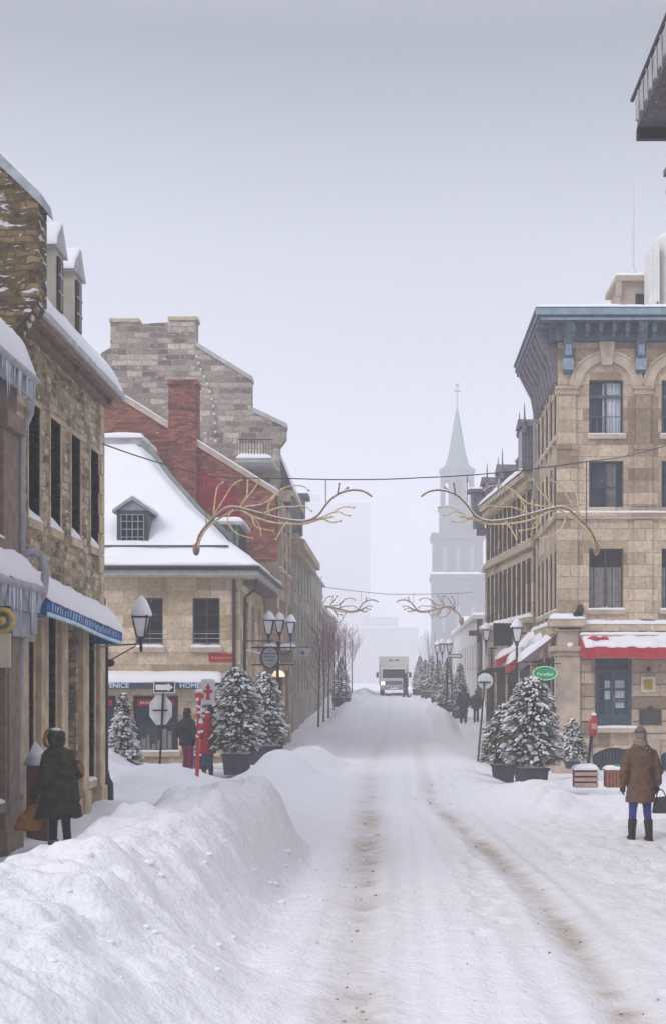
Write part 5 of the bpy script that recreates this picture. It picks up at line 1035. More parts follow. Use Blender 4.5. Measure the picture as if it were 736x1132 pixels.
# ================================================================== STREET OBJECTS
# ---- conifers in planters
def spruce_meshes(seed, h, r, tip=.22, n_leaf=3400, n_snow=300, shape=.75, olive=.25):
    q = random.Random(seed); leaf = MB(); leaf2 = MB(); sn = MB(); tr = MB()
    tr.tube([(0, 0, .1), (0, 0, h * .5), (0, 0, h * .97)], [.035, .022, .006], 6)
    def rad(t): return r * ((1 - t) ** shape) * min(1, .72 + t * 1.6) + .02
    ph = [q.uniform(0, 6.28) for _ in range(4)]
    def wob(a, t): return 1 + .10 * math.sin(a * 3 + ph[0] + t * 9) + .08 * math.sin(a * 5 + ph[1] - t * 14) + .05 * math.sin(a * 9 + ph[2] + t * 25)
    # boughs: thin drooping limbs carrying fans of needles
    nb = int(n_leaf / 26)
    for i in range(nb):
        t = (i + q.random()) / nb; t = t ** 1.25; a = q.uniform(0, 2 * math.pi); R_ = rad(t) * wob(a, t) * q.uniform(.82, 1.08); z0 = tip + (h - tip) * t
        dx_, dy_ = math.cos(a), math.sin(a); droop = q.uniform(.0, .2) * R_ * min(1, .25 + t * 5)
        pts = [(0, 0, z0 + .06), (dx_ * R_ * .5, dy_ * R_ * .5, z0 + .05), (dx_ * R_, dy_ * R_, z0 - droop)]
        tr.tube(pts, [.009, .006, .002], 4)
        for k in range(26):
            f = q.uniform(.35, 1.0) ** .7; side = q.choice((-1, 1)); ln = q.uniform(.05, .12) * (.7 + .5 * (1 - t))
            b = Vector((dx_ * R_ * f, dy_ * R_ * f, z0 + .05 - droop * f * f)); aa = a + side * q.uniform(.3, 1.2)
            d = Vector((math.cos(aa), math.sin(aa), q.uniform(-.5, .35))) * ln; s = Vector((-dy_, dx_, q.uniform(-.6, .6))).normalized() * q.uniform(.008, .02)
            (leaf2 if q.random() < olive else leaf).add([tuple(b - s * .5), tuple(b + d * .55 - s), tuple(b + d), tuple(b + d * .55 + s)], [(0, 1, 2, 3)])
    for i in range(n_snow):
        t = q.random() ** 1.15; a = q.uniform(0, 2 * math.pi); R_ = rad(t) * wob(a, t) * q.uniform(.72, 1.03); z0 = tip + (h - tip) * t + .03
        k = (.010 + .038 * q.random() ** 1.5) * (1.0 + .3 * (1 - t)); lobes = q.choice((1, 2, 2, 3))
        for j in range(lobes):
            aa = a + q.gauss(0, .55 * k * 2 / max(R_, .08)); o = Vector((math.cos(aa) * (R_ - j * k), math.sin(aa) * (R_ - j * k), z0 + j * k * .35 + q.gauss(0, .01)))
            kk = k * q.uniform(.6, 1.15); vs = []; n = 7; mrows = 4
            rot = q.uniform(0, 6.28)
            for rr_ in range(mrows + 1):
                ph_ = math.pi * rr_ / mrows
                for c_ in range(n):
                    tt = 2 * math.pi * c_ / n; w_ = q.uniform(.75, 1.2); x_, y_, zv = math.sin(ph_) * math.cos(tt) * kk * 1.5 * w_, math.sin(ph_) * math.sin(tt) * kk * w_, -math.cos(ph_) * kk * (.62 if ph_ > 1.57 else .3) * w_
                    # long axis points outwards, drooping
                    X_, Y_ = x_ * math.cos(aa) - y_ * math.sin(aa), x_ * math.sin(aa) + y_ * math.cos(aa); vs.append((o.x + X_, o.y + Y_, o.z + zv - x_ * .45))
            sn.add(vs, [(r0 * n + c_, r0 * n + (c_ + 1) % n, (r0 + 1) * n + (c_ + 1) % n, (r0 + 1) * n + c_) for r0 in range(mrows) for c_ in range(n)])
    sn.ball((0, 0, h + .01), .05, .045, .08, 8, 5)
    return tr, leaf, leaf2, sn
def potted(label, loc, seed, h, r, pot=(.34, .42), n_leaf=3400, n_snow=300, shape=.75, olive=.25, group=None, rz=0, bury=.0):
    o = thing('potted_conifer', (0, 0, 0), label, 'conifer', group)
    tr, lf, l2, sn = spruce_meshes(seed, h, r, pot[1] * 1.12, n_leaf, n_snow, shape, olive)
    tr.build('trunk', 'bark', o); cr_ = lf.build('crown', 'needles', o); l2.build('yellowed_needles', 'needles_olive', cr_); sn.build('settled_snow', 'snow', o, True)
    p = MB(); a = pot[0]; p.taper(0, 0, -.1, pot[1], a * .85, a * .85, a, a); p.box(-a - .025, a + .025, -a - .025, -a + .02, pot[1] - .05, pot[1] + .01); p.box(-a - .025, a + .025, a - .02, a + .025, pot[1] - .05, pot[1] + .01); p.box(-a - .025, -a + .02, -a + .02, a - .02, pot[1] - .05, pot[1] + .01); p.box(a - .02, a + .025, -a + .02, a - .02, pot[1] - .05, pot[1] + .01)
    pp = p.build('planter', 'planter', o); rough_edges(pp)
    s = MB(); snow_cap(s, (-a, -a, pot[1] - .02), (a, -a, pot[1] - .02), (a, a, pot[1] - .02), (-a, a, pot[1] - .02), .08, 5, 5, seed=seed); s.build('planter_snow', 'snow', pp, True)
    o.location = loc; o.rotation_euler = (0, 0, rz)
    return o
def at(px, s, dz=0): x, y = X(px, s), Yd(s); return (x, y, gz(x, y) + dz)
def at_z(px, s, pyb): x, y = X(px, s), Yd(s); return (x, y, Zz(pyb, s))
potted('tall snow laden conifer in a dark planter, nearer of the pair beside the hydrant post', at_z(262, 44, 852), 11, 2.52, .74, group='conifers in planters along the left pavement', n_leaf=14000, n_snow=1000, shape=.36, olive=.3)
potted('tall snow laden conifer behind the nearer one beside the hydrant post', at_z(293, 41, 842), 12, 2.35, .60, group='conifers in planters along the left pavement', n_leaf=11000, n_snow=760, shape=.36, olive=.4, rz=.6)
potted('small conifer thick with snow in front of the long navy awning', at_z(136, 43, 862), 13, 2.15, .52, pot=(.42, .2), group='conifers in planters along the left pavement', n_leaf=8000, n_snow=850, shape=.7, olive=.1, rz=.3)
potted('small snowy conifer seen between the couple by the red post', at_z(224, 41, 846), 14, 1.75, .32, pot=(.25, .25), group='conifers in planters along the left pavement', n_leaf=2200, n_snow=260, shape=.8, rz=.3)
t_r = potted('largest snow laden conifer in a dark planter before the green oval sign', at_z(587, 45, 868), 21, 2.6, .84, pot=(.34, .42), group='conifers in planters along the right pavement', n_leaf=15000, n_snow=1150, shape=.35, olive=.35, rz=.25)
potted('shorter conifer with little snow half hidden at the left of the largest conifer', at_z(556, 41.5, 860), 22, 1.9, .66, pot=(.3, .34), group='conifers in planters along the right pavement', n_leaf=10000, n_snow=380, shape=.4, olive=.5)
potted('short wide snowy conifer beside the red topped parking meter', at_z(632, 38, 846), 23, 1.28, .47, pot=(.2, .1), group='conifers in planters along the right pavement', n_leaf=7000, n_snow=560, shape=.6, olive=.1)
# the row fading into the haze on the right pavement
row = []
first = potted('cone shaped conifer at the near end of the hazy row beyond the walking pair', at(508, 21.5), 31, 2.75, .72, pot=(.4, .42), group='conifers in the hazy row on the right pavement', n_leaf=8000, n_snow=420, shape=.8, olive=.25)
for px, s, lb in ((494, 19.5, 'second conifer of the hazy row on the right pavement'), (485, 18, 'third conifer of the hazy row on the right pavement'), (477, 16.8, 'fourth conifer of the hazy row on the right pavement'), (470, 15.7, 'fifth conifer of the hazy row on the right pavement'), (464, 14.8, 'faintest conifer at the far end of the hazy row on the right')):
    dup(first, at(px, s), s, lb, scale=random.Random(s).uniform(.92, 1.06))
dup(first, at(377, 19), 1, 'lone hazy conifer behind the bare trees on the left pavement', 'conifers in planters along the left pavement', 1.0)
# ---- bare trees
def bare_tree(label, loc, seed, h, group, name='bare_tree', snow=False, spread=1.0, m_='twig'):
    q = random.Random(seed); tr = MB(); tw = MB()
    tr.tube([(0, 0, 0), (q.gauss(0, .02), 0, h * .3), (q.gauss(0, .05), q.gauss(0, .05), h * .7), (q.gauss(0, .08), 0, h)], [.05, .04, .025, .006], 6)
    def br(p, d, ln, r, lev):
        pts = [p]; dd = d.copy()
        for k in range(3): dd = (dd + Vector((q.gauss(0, .14), q.gauss(0, .14), .09))).normalized(); pts.append(pts[-1] + dd * ln / 3)
        tw.tube(pts, [r, r * .8, r * .55, r * .3], 4, False)
        if lev:
            for k in range(q.randint(3, 5)):
                b = pts[0].lerp(pts[3], q.uniform(.25, 1)); a = q.uniform(0, 6.28); e_ = (dd + Vector((math.cos(a), math.sin(a), q.uniform(.0, .5))) * .7).normalized(); br(b, e_, ln * q.uniform(.4, .62), r * .55, lev - 1)
    for k in range(15):
        z = h * (.32 + .6 * k / 15); a = q.uniform(0, 6.28); br(Vector((0, 0, z)), Vector((math.cos(a) * .6 * spread, math.sin(a) * .6 * spread, .9)).normalized(), h * .3 * (1.15 - k / 18), .014, 2)
    o = thing(name, loc, label, 'tree', group); o.location = (0, 0, 0); tr.build('trunk', 'bark', o); tw.build('crown', m_, o); o.location = loc; return o
for i, (px, s, h, sd) in enumerate(((352, 24, 4.7, 1), (357.5, 22.5, 5.6, 2), (363, 21.5, 5.0, 3), (369, 19.5, 5.2, 4), (374, 18, 5.2, 5), (382, 16, 5.0, 6), (389, 14, 5.2, 7))):
    bare_tree(('thin bare reddish young tree nearest in the left pavement row', 'tallest bare young tree, second in the left pavement row', 'third bare young tree of the left pavement row', 'fourth bare young tree of the left row beginning to fade', 'fifth bare young tree of the left row in the haze', 'sixth bare young tree of the left row, hazy', 'faintest bare young tree at the far end of the left row')[i], at(px, s), sd, h, 'bare young trees along the left pavement')
for i, (px, s, h) in enumerate(((483, 17.0, 4.6), (473, 15, 4.4))):
    bare_tree(('snow frosted bare tree rising behind the hazy conifer row', 'farther snow frosted bare tree above the faint conifers')[i], at(px, s), 20 + i, h, 'frosted trees on the right pavement', m_='ice')

# ---- lanterns
def lantern(mb_f, mb_g, mb_s, c, k=1.0, snow=1.0):
    x, y, z = c       # z = foot of the lantern body
    for i in range(4):
        a0 = math.pi / 4 + i * math.pi / 2
        b_ = (x + .13 * k * math.cos(a0), y + .13 * k * math.sin(a0), z + .06 * k); t_ = (x + .25 * k * math.cos(a0), y + .25 * k * math.sin(a0), z + .52 * k)
        mb_f.tube([b_, t_], .02 * k, 5)
    mb_f.lathe([(.03 * k, z - .3 * k), (.045 * k, z - .2 * k), (.03 * k, z - .14 * k), (.07 * k, z - .06 * k), (.06 * k, z), (.13 * k, z + .06 * k)], x, y, 8, math.pi / 4)
    mb_f.lathe([(.27 * k, z + .52 * k), (.28 * k, z + .56 * k), (.16 * k, z + .68 * k), (.06 * k, z + .78 * k), (.02 * k, z + .9 * k)], x, y, 4, math.pi / 4)
    mb_g.lathe([(.115 * k, z + .07 * k), (.235 * k, z + .515 * k)], x, y, 4, math.pi / 4)
    mb_s.lathe([(.25 * k, z + .56 * k), (.265 * k, z + .61 * k), (.21 * k, z + (.67 + .12 * snow) * k), (.14 * k, z + (.80 + .18 * snow) * k), (.05 * k, z + (.88 + .2 * snow) * k), (.01, z + (.9 + .22 * snow) * k)], x, y, 10, .2)
# wall-side lamp by the stone building
lp = thing('street_lamp', at(117, 56), 'black bracket street lamp with a tall snow cone at the stone building corner', 'street lamp')
x, y, z = at(117, 56); s = 56
m = MB(); m.tube([(x, y, z - .1), (x, y, Zz(712, s))], .05, 8); m.lathe([(.16, z - .1), (.15, z + .35), (.09, z + .45), (.06, z + .6)], x, y, 10); m.ball((x, y, Zz(709, s)), .06, .06, .07); m.build('pole', 'black_iron', lp, True)
xl = X(156, s); m = MB(); m.tube([(x, y, Zz(714, s)), (xl, y, Zz(712, s))], .018, 6); m.tube([(x, y, Zz(733, s)), (xl - .1, y, Zz(714, s))], .014, 6); m.ball((x + .08, y, Zz(733, s)), .1, .06, .08, 8, 5); m.build('arm', 'black_iron', lp)
f, g_, s_ = MB(), MB(), MB(); lantern(f, g_, s_, (xl, y, Zz(707, s)), .82, .75); ln_ = f.build('lantern', 'black_iron', lp); g_.build('lantern_glass', 'lamp_glass', ln_); s_.build('snow_cap', 'snow', ln_, True)
# triple lantern post
def lamp_post(label, loc, s, heads, name='street_lamp', group=None, zt=None):
    x, y, z = loc; o = thing(name, loc, label, 'street lamp', group)
    top = max(h[2] for h in heads); m = MB(); m.tube([(x, y, z - .2), (x, y, top - .25)], [.055, .04], 8); m.lathe([(.15, z - .2), (.13, z + .5), (.08, z + .6), (.06, z + .9)], x, y, 10); m.build('pole', 'black_iron', o, True)
    a = MB()
    for h in heads:
        if abs(h[0] - x) + abs(h[1] - y) > .05: a.tube([(x, y, h[2] - .55), ((x + h[0]) / 2, (y + h[1]) / 2, h[2] - .62), (h[0], h[1], h[2] - .5), (h[0], h[1], h[2] - .25)], .02, 6)
    if a.v: a.build('arm', 'black_iron', o)
    for h in heads:
        f, g_, s_ = MB(), MB(), MB(); lantern(f, g_, s_, h[:3], h[3], .02); l_ = f.build('lantern', 'black_iron', o); g_.build('lantern_glass', 'lamp_glass', l_); s_.build('snow_cap', 'snow', l_, True)
    return o
s = 36; lo = at(307, s); y = lo[1]
lamp_post('black street lamp with three snow capped lanterns before the grey gable building', lo, s, ((X(298, s), y - .3, Zz(703, s), .84), (X(308.5, s), y + .2, Zz(700, s), .72), (X(321.5, s), y, Zz(702, s), .7)))
rs = thing('round_hanging_sign', (X(298.5, 36.6), Yd(36.6), 3.1), 'grey round shop sign with snowy rim hanging below the three lanterns', 'sign')
m = MB(); c = (X(298.5, 36.6), Yd(36.6), Zz(727, 36.6)); pts = [(c[0] + .27 * math.cos(t * R(20)), c[1] - .03, c[2] + .33 * math.sin(t * R(20))) for t in range(18)]; m.add([(a, b, c_) for a, b, c_ in pts] + [(a, b + .06, c_) for a, b, c_ in pts], [tuple(range(18)), tuple(range(35, 17, -1))] + [(i, i + 18, (i + 1) % 18 + 18, (i + 1) % 18) for i in range(18)]); m.build('disc', 'zinc', rs)
m = MB(); m.tube([(a, b - .01, c_) for a, b, c_ in pts] + [(pts[0][0], pts[0][1] - .01, pts[0][2])], .03, 6); m.tube([(CX, c[1], c[2] + .5), (c[0] + .1, c[1], c[2] + .5)], .02, 6); m.tube([(c[0], c[1], c[2] + .33), (c[0], c[1], c[2] + .5)], .012, 5); m.build('frame', 'black_iron', rs)
m = MB(); [m.box(c[0] - .2 + .03 * k, c[0] + .2 - .03 * k, c[1] - .038, c[1] - .032, c[2] + .1 - k * .1, c[2] + .13 - k * .1) for k in range(3)]; m.build('lettering', 'dark_metal', rs)
m = MB(); m.loft([(c[0], c[1], c[2] + .33, .22, .07), (c[0], c[1], c[2] + .37, .2, .07), (c[0], c[1], c[2] + .42, .1, .04)], 10); m.build('snow_cap', 'snow', rs, True)
hs2 = thing('iron_wall_sign', (X(318, 35.3), Yd(35.3), 2.9), 'wide dark iron bracket sign with snow on it just right of the round grey sign', 'sign'); sgn = 35.3; yy = Yd(sgn)
m = MB(); m.tube([(CX, yy, Zz(716, sgn)), (X(327, sgn), yy, Zz(716, sgn))], .03, 6); m.tube([(CX, yy, Zz(735, sgn)), (X(325, sgn), yy, Zz(735, sgn))], .025, 6); m.build('bracket', 'black_iron', hs2)
m = MB(); m.box(X(310, sgn), X(324, sgn), yy - .03, yy + .03, Zz(733, sgn), Zz(719, sgn)); m.build('board', 'grey_wood', hs2); m = MB(); snow_cap(m, (X(309, sgn), yy - .08, Zz(715, sgn)), (X(327, sgn), yy - .08, Zz(715, sgn)), (X(327, sgn), yy + .08, Zz(715, sgn)), (X(309, sgn), yy + .08, Zz(715, sgn)), .09, 6, 2); m.build('snow_cap', 'snow', hs2, True)
pl = thing('path_lamp', at(309, 35.6), 'short post lamp with glowing cream mushroom cap beneath the round grey sign', 'lamp'); x, y, z = at(309, 35.6); s = 35.6
m = MB(); m.tube([(x, y, z - .3), (x, y, Zz(750, s))], .05, 8); m.tube([(X(301, s), y, Zz(753, s)), (x, y, Zz(750, s))], .03, 6); m.lathe([(.11, z - .3), (.1, z + .55), (.06, z + .6)], x, y, 8); m.build('pole', 'black_iron', pl)
m = MB(); xx = X(308, s); m.lathe([(.19, Zz(748.5, s)), (.2, Zz(746, s)), (.14, Zz(742.5, s)), (.05, Zz(741, s))], xx, y, 14); m.build('lamp_shade', 'warm_glow', pl, True)
bn = thing('small_wall_banner', at_z(335, 26, 722), 'small pale and blue round banner hanging from the hazy wall on the left', 'banner'); x, y, z = at_z(335, 26, 722)
m = MB(); m.loft([(x, y, z - .2, .1, .02), (x, y, z - .1, .22, .03), (x, y, z + .1, .25, .03), (x, y, z + .22, .12, .02)], 12); m.build('cloth', 'curtain', bn, True); m = MB(); m.ball((x, y - .03, z), .09, .02, .09); m.build('emblem', 'blue_cloth', bn); m = MB(); m.tube([(-4.42, y, z + .25), (x + .25, y, z + .25)], .02, 5); m.build('bracket', 'black_iron', bn)
# ---- posts and signs on the left
ow = thing('one_way_sign', at_z(178, 41, 842), 'one way arrow sign above the back of a pale octagonal sign on a pole', 'road sign'); s = 41; y = Yd(s)
m = MB(); m.tube([(X(176.5, s), y, Zz(850, s)), (X(180.5, s), y, Zz(764, s))], .03, 6); m.build('pole', 'black_iron', ow)
m = MB(); m.box(X(170, s), X(194, s), y - .05, y - .03, Zz(766.5, s), Zz(753.5, s)); rough_edges(m.build('sign_face', 'white_paint', ow)); m = MB(); m.box(X(171.2, s), X(192.8, s), y - .058, y - .052, Zz(765.3, s), Zz(754.7, s)); m.build('sign_field', 'black_iron', ow)
m = MB(); zc = Zz(760, s); m.poly([(X(172.5, s), zc - .075), (X(172.5, s), zc + .075), (X(186, s), zc + .075), (X(186, s), zc + .115), (X(192, s), zc), (X(186, s), zc - .115), (X(186, s), zc - .075)], y - .066, y - .06); m.build('arrow', 'white_paint', ow)
m = MB(); snow_cap(m, (X(170, s), y - .07, Zz(753.5, s)), (X(194, s), y - .07, Zz(753.5, s)), (X(194, s), y - .01, Zz(753.5, s)), (X(170, s), y - .01, Zz(753.5, s)), .04, 4, 2); m.build('snow_cap', 'snow', ow, True)
m = MB(); c = (X(177.5, s), y + .06, Zz(785, s)); o8 = [(c[0] + .33 * math.cos(R(22.5 + 45 * k)) , c[2] + .44 * math.sin(R(22.5 + 45 * k))) for k in range(8)]; m.poly(o8, y + .04, y + .05); m.build('stop_sign_back', 'sign_back', ow); m = MB(); m.box(c[0] - .2, c[0] + .2, y - .05, y - .03, Zz(786.5, s), Zz(784.5, s)); m.build('clamp', 'black_iron', ow)
hp = thing('hydrant_marker_post', at_z(219, 48, 870), 'bright red post with snow clinging to it and a white hydrant sign at its top', 'hydrant marker'); s = 48; y = Yd(s)
m = MB(); m.tube([(X(217.5, s), y, Zz(872, s)), (X(220.5, s), y, Zz(765, s))], .043, 8); m.box(X(216, s), X(225.5, s), y - .05, y + .05, Zz(772, s), Zz(767, s)); m.build('post', 'hot_red', hp)
m = MB(); m.box(X(222.5, s), X(237.5, s), y - .02, y + .0, Zz(779, s), Zz(752, s)); rough_edges(m.build('sign_face', 'sign_back', hp))
m = MB(); a = X(230.3, s); zb_ = Zz(774, s); u = 1 / s
m.poly([(a - 2.6 * u, zb_), (a + 2.6 * u, zb_), (a + 2.2 * u, zb_ + 2 * u), (a + 1.9 * u, zb_ + 2 * u), (a + 1.9 * u, zb_ + 8 * u), (a + 5 * u, zb_ + 8 * u), (a + 5 * u, zb_ + 11 * u), (a + 1.9 * u, zb_ + 11 * u), (a + 1.9 * u, zb_ + 13.5 * u), (a + 2.8 * u, zb_ + 13.5 * u), (a, zb_ + 19 * u), (a - 2.8 * u, zb_ + 13.5 * u), (a - 1.9 * u, zb_ + 13.5 * u), (a - 1.9 * u, zb_ + 11 * u), (a - 5 * u, zb_ + 11 * u), (a - 5 * u, zb_ + 8 * u), (a - 1.9 * u, zb_ + 8 * u), (a - 1.9 * u, zb_ + 2 * u), (a - 2.2 * u, zb_ + 2 * u)], y - .032, y - .026); m.build('hydrant_symbol', 'red_paint', hp)
m = MB(); q = random.Random(3)
for k in range(15): zz = Zz(q.uniform(770, 815), s); m.ball((X(220, s) + q.gauss(0, .035), y - .05, zz), q.uniform(.02, .05), .04, q.uniform(.02, .035), 7, 4)
m.ball((X(220.5, s), y, Zz(764, s)), .1, .07, .05); m.ball((X(230, s), y, Zz(751.5, s)), .16, .03, .03); m.build('clinging_snow', 'snow', hp, True)
# ---- signs on the right
gs = thing('green_oval_sign', (4.8, RY - .5, 2.6), 'green oval sign with pale lettering hanging left of the corner pier', 'sign'); s = 35.5; y = Yd(s); c = (X(602, s), y, Zz(744.5, s))
m = MB(); m.loft([(0, 0, -.03, .37, .21), (0, 0, .03, .37, .21)], 24); m.v = [(c[0] + a, c[1] + c_, c[2] + b) for a, b, c_ in m.v]; m.build('board', 'green_sign', gs)
m = MB(); m.tube([(c[0] + .37 * math.cos(R(15 * k)), y - .035, c[2] + .21 * math.sin(R(15 * k))) for k in range(25)], .018, 5); m.build('rim', 'green_letter', gs); text('lettering', 'Paradiso', .15, (c[0], y - .04, c[2] - .03), (R(90), 0, 0), 'green_letter', gs, bold=.003)
m = MB(); m.tube([(RX, y, c[2] + .3), (c[0] - .2, y, c[2] + .3)], .02, 6); [m.tube([(c[0] + d, y, c[2] + .3), (c[0] + d, y, c[2] + .17)], .01, 5) for d in (-.15, .15)]; m.build('bracket', 'black_iron', gs)
def side_awning(label, y0, y1, zt, zb_, out, m_, seed, th=.14):
    o = thing('side_awning', (RX, (y0 + y1) / 2, zt), label, 'awning'); m = MB(); x1 = RX - out
    m.add([(RX, y0, zt), (RX, y1, zt), (x1, y1, zb_), (x1, y0, zb_), (RX, y0, zt - .06), (RX, y1, zt - .06), (x1, y1, zb_ - .3), (x1, y0, zb_ - .3)], [(0, 1, 2, 3), (4, 7, 6, 5), (3, 2, 6, 7), (0, 3, 7, 4), (1, 5, 6, 2)]); m.build('canopy', m_, o)
    m = MB(); snow_cap(m, (x1 - .02, y1, zb_), (x1 - .02, y0, zb_), (RX, y0, zt), (RX, y1, zt), th, 10, 12, seed=seed, rag=.8, over=.1); m.build('snow_cap', 'snow', o, True)
    m = MB(); m.tube([(RX, y0, zb_ - .1), (x1, y0, zb_ - .02)], .02, 5); m.build('frame', 'black_iron', o)
    return o
side_awning('dark purple snow covered awning slanting down beside the corner pier', 44.5, 45.8, 3.9, 3.05, 1.1, 'purple_dark', 4)
side_awning('red and white awning sagging under snow, behind the purple one', 46.6, 48.2, 4.0, 3.0, 1.3, 'red_cloth', 9, .2)
side_awning('small farther red awning with lumps of snow and its red cloth showing', 49.0, 50.3, 4.0, 3.2, 1.5, 'red_cloth', 13, .2)
bx = thing('black_sign_box', (X(555, 31), Yd(31), 4), 'large black box sign with snow on top left of the lantern on the right side', 'sign'); s = 31; y = Yd(s)
m = MB(); m.box(X(545, s), X(566, s), y - .12, y + .12, Zz(714, s), Zz(689, s)); rough_edges(m.build('box', 'black_iron', bx)); m = MB(); m.tube([(X(560, s), y, Zz(700, s)), (X(590, s), y + .2, Zz(700, s))], .03, 6); m.build('bracket', 'black_iron', bx)
m = MB(); snow_cap(m, (X(545, s), y - .12, Zz(689, s)), (X(566, s), y - .12, Zz(689, s)), (X(566, s), y + .12, Zz(689, s)), (X(545, s), y + .12, Zz(689, s)), .12, 5, 3); m.build('snow_cap', 'snow', bx, True)
m = MB(); m.tube([(X(540, s), y, Zz(717, s)), (X(549, s), y, Zz(717, s))], .03, 5); m.build('lower_bar', 'black_iron', bx)
lo = at(571, 33); lamp_post('black street lamp with one snow capped lantern beside the black box sign', lo, 33, ((X(571, 33), lo[1], Zz(711, 33), .92),), group='single lantern lamps on the right pavement')
lo = at(543, 27); lamp_post('smaller hazier lantern lamp left of the black box sign', lo, 27, ((X(537, 27), lo[1], Zz(709, 27), .85),), group='single lantern lamps on the right pavement')
rd = thing('red_street_flag', (X(525, 25), Yd(25), 4.3), 'small dark red plate on an arm left of the smaller lantern', 'sign'); s = 25; y = Yd(s); m = MB(); m.box(X(518, s), X(530, s), y - .02, y + .02, Zz(703, s), Zz(698, s)); m.build('plate', 'maroon', rd); m = MB(); m.tube([(X(518, s), y + .03, Zz(697.5, s)), (X(548, s), y + .03, Zz(697.5, s))], .02, 5); m.build('arm', 'black_iron', rd)
dm_ = thing('black_dome_awning', (X(540, 28), Yd(28), 3), 'black rounded awning jutting over the pavement above the pale round sign', 'awning'); s = 28; y = Yd(s)
m = MB(); n = 12
for j in range(2):
    pass
prof_ = [(X(528, s) + (X(556, s) - X(528, s)) * k / n, Zz(748, s) + .34 * math.sin(math.pi * min(1, (k / n) * .62 + .08)) ** .6) for k in range(n + 1)]
m.poly(prof_ + [(a, b - .16) for a, b in reversed(prof_)], y - .6, y + .8); m.build('canopy', 'black_iron', dm_); m = MB(); m.box(X(548, s), X(556, s), y - .62, y - .55, Zz(753, s), Zz(742, s)); m.build('end_panel', 'black_iron', dm_); m = MB(); m.tube([(X(553, s), y, Zz(745, s)), (4.95, y + .2, Zz(745, s))], .03, 5); m.build('bracket', 'black_iron', dm_)
sb = thing('stop_sign', at_z(529, 35.3, 840), 'pale back of a round road sign on a thin leaning pole', 'road sign'); s = 35.3; y = Yd(s)
m = MB(); m.tube([(X(528, s), y, Zz(842, s)), (X(535.5, s), y, Zz(754, s))], .03, 6); m.build('pole', 'bronze', sb); c = (X(536, s), Zz(753, s)); m = MB(); m.poly([(c[0] + .25 * math.cos(R(18 * k)), c[1] + .25 * math.sin(R(18 * k))) for k in range(20)], y + .03, y + .04); m.build('sign_back', 'sign_back', sb); m = MB(); m.box(X(528, s), X(542, s), y - .045, y - .03, Zz(755.5, s), Zz(753.5, s)); m.build('clamp', 'bronze', sb)
bs = thing('street_sign_post', at(500, 22), 'thin pole with a white outlined street blade beside the first hazy conifer', 'road sign'); x, y, z = at(500, 22); s = 22
m = MB(); m.tube([(x, y, z - .2), (X(498, s), y, Zz(726, s))], .035, 6); m.build('pole', 'dark_metal', bs); m = MB(); m.box(X(495, s), X(510, s), y - .03, y - .01, Zz(727.5, s), Zz(723, s)); m.build('blade', 'dark_metal', bs); m = MB(); m.box(X(496, s), X(509, s), y - .036, y - .031, Zz(726.6, s), Zz(724, s)); m.build('blade_field', 'white_paint', bs)
lo = at(494, 21); lamp_post('hazy lamp post with two lanterns above the conifer row', lo, 21, ((X(488.5, 21), lo[1], Zz(722, 21), .85), (X(496.5, 21), lo[1], Zz(722, 21), .85)), group='hazy lamps on the right pavement')
lo = at(483, 17.5); lamp_post('fainter hazy lamp post with one lantern behind the two lantern one', lo, 17.5, ((X(483, 17.5), lo[1], Zz(722, 17.5), .9),), group='hazy lamps on the right pavement')
lo = at(378, 15); 
pm = thing('parking_meter', at_z(653, 40, 842), 'leaning parking meter with faded red head in front of the blue door', 'parking meter'); s = 40; y = Yd(s)
m = MB(); m.tube([(X(650, s), y, Zz(845, s)), (X(654, s), y, Zz(812, s))], .05, 8); m.build('post', 'black_iron', pm); m = MB(); c = X(655.5, s); m.loft([(c, y, Zz(814, s), .07, .06), (c, y, Zz(808, s), .12, .08), (c + .01, y, Zz(797, s), .11, .08), (c + .02, y, Zz(791, s), .05, .05)], 12); m.build('head', 'red_cloth', pm, True); m = MB(); m.ball((c + .02, y, Zz(790, s)), .07, .06, .05); m.build('snow_cap', 'snow', pm, True); m = MB(); m.box(c - .06, c + .08, y - .095, y - .08, Zz(806, s), Zz(800, s)); m.build('dial', 'pink_wood', pm)
cr_ = thing('striped_planter_box', at_z(648, 45, 868), 'low pinkish box of horizontal boards with snow on top, left of the brown crate', 'wooden box'); s = 45; y = Yd(s)
x0, x1 = X(634.5, s), X(661, s); zb_ = Zz(871, s); m = MB(); [m.box(x0 + .03, x1 - .03, y - .02, y + .5, zb_ + .14 + k * .135 - .1, zb_ + .14 + k * .135 - .02) for k in range(3)]; m.box(x0 + .02, x1 - .02, y + .0, y + .48, zb_, zb_ + .44); m.build('shadow_gap', 'maroon', cr_)
m = MB(); [m.box(x0, x1, y - .05, y - .02, zb_ + .02 + k * .135, zb_ + .11 + k * .135) for k in range(3)]; rough_edges(m.build('board', 'pink_wood', cr_)); m = MB(); snow_cap(m, (x0 - .02, y - .07, zb_ + .44), (x1 + .02, y - .07, zb_ + .44), (x1 + .02, y + .5, zb_ + .44), (x0 - .02, y + .5, zb_ + .44), .12, 6, 4); m.build('snow_cap', 'snow', cr_, True)
cr_ = thing('brown_slatted_crate', at_z(680, 45, 870), 'reddish brown crate of upright slats right of the pinkish box', 'crate'); x0, x1 = X(669.5, s), X(692, s)
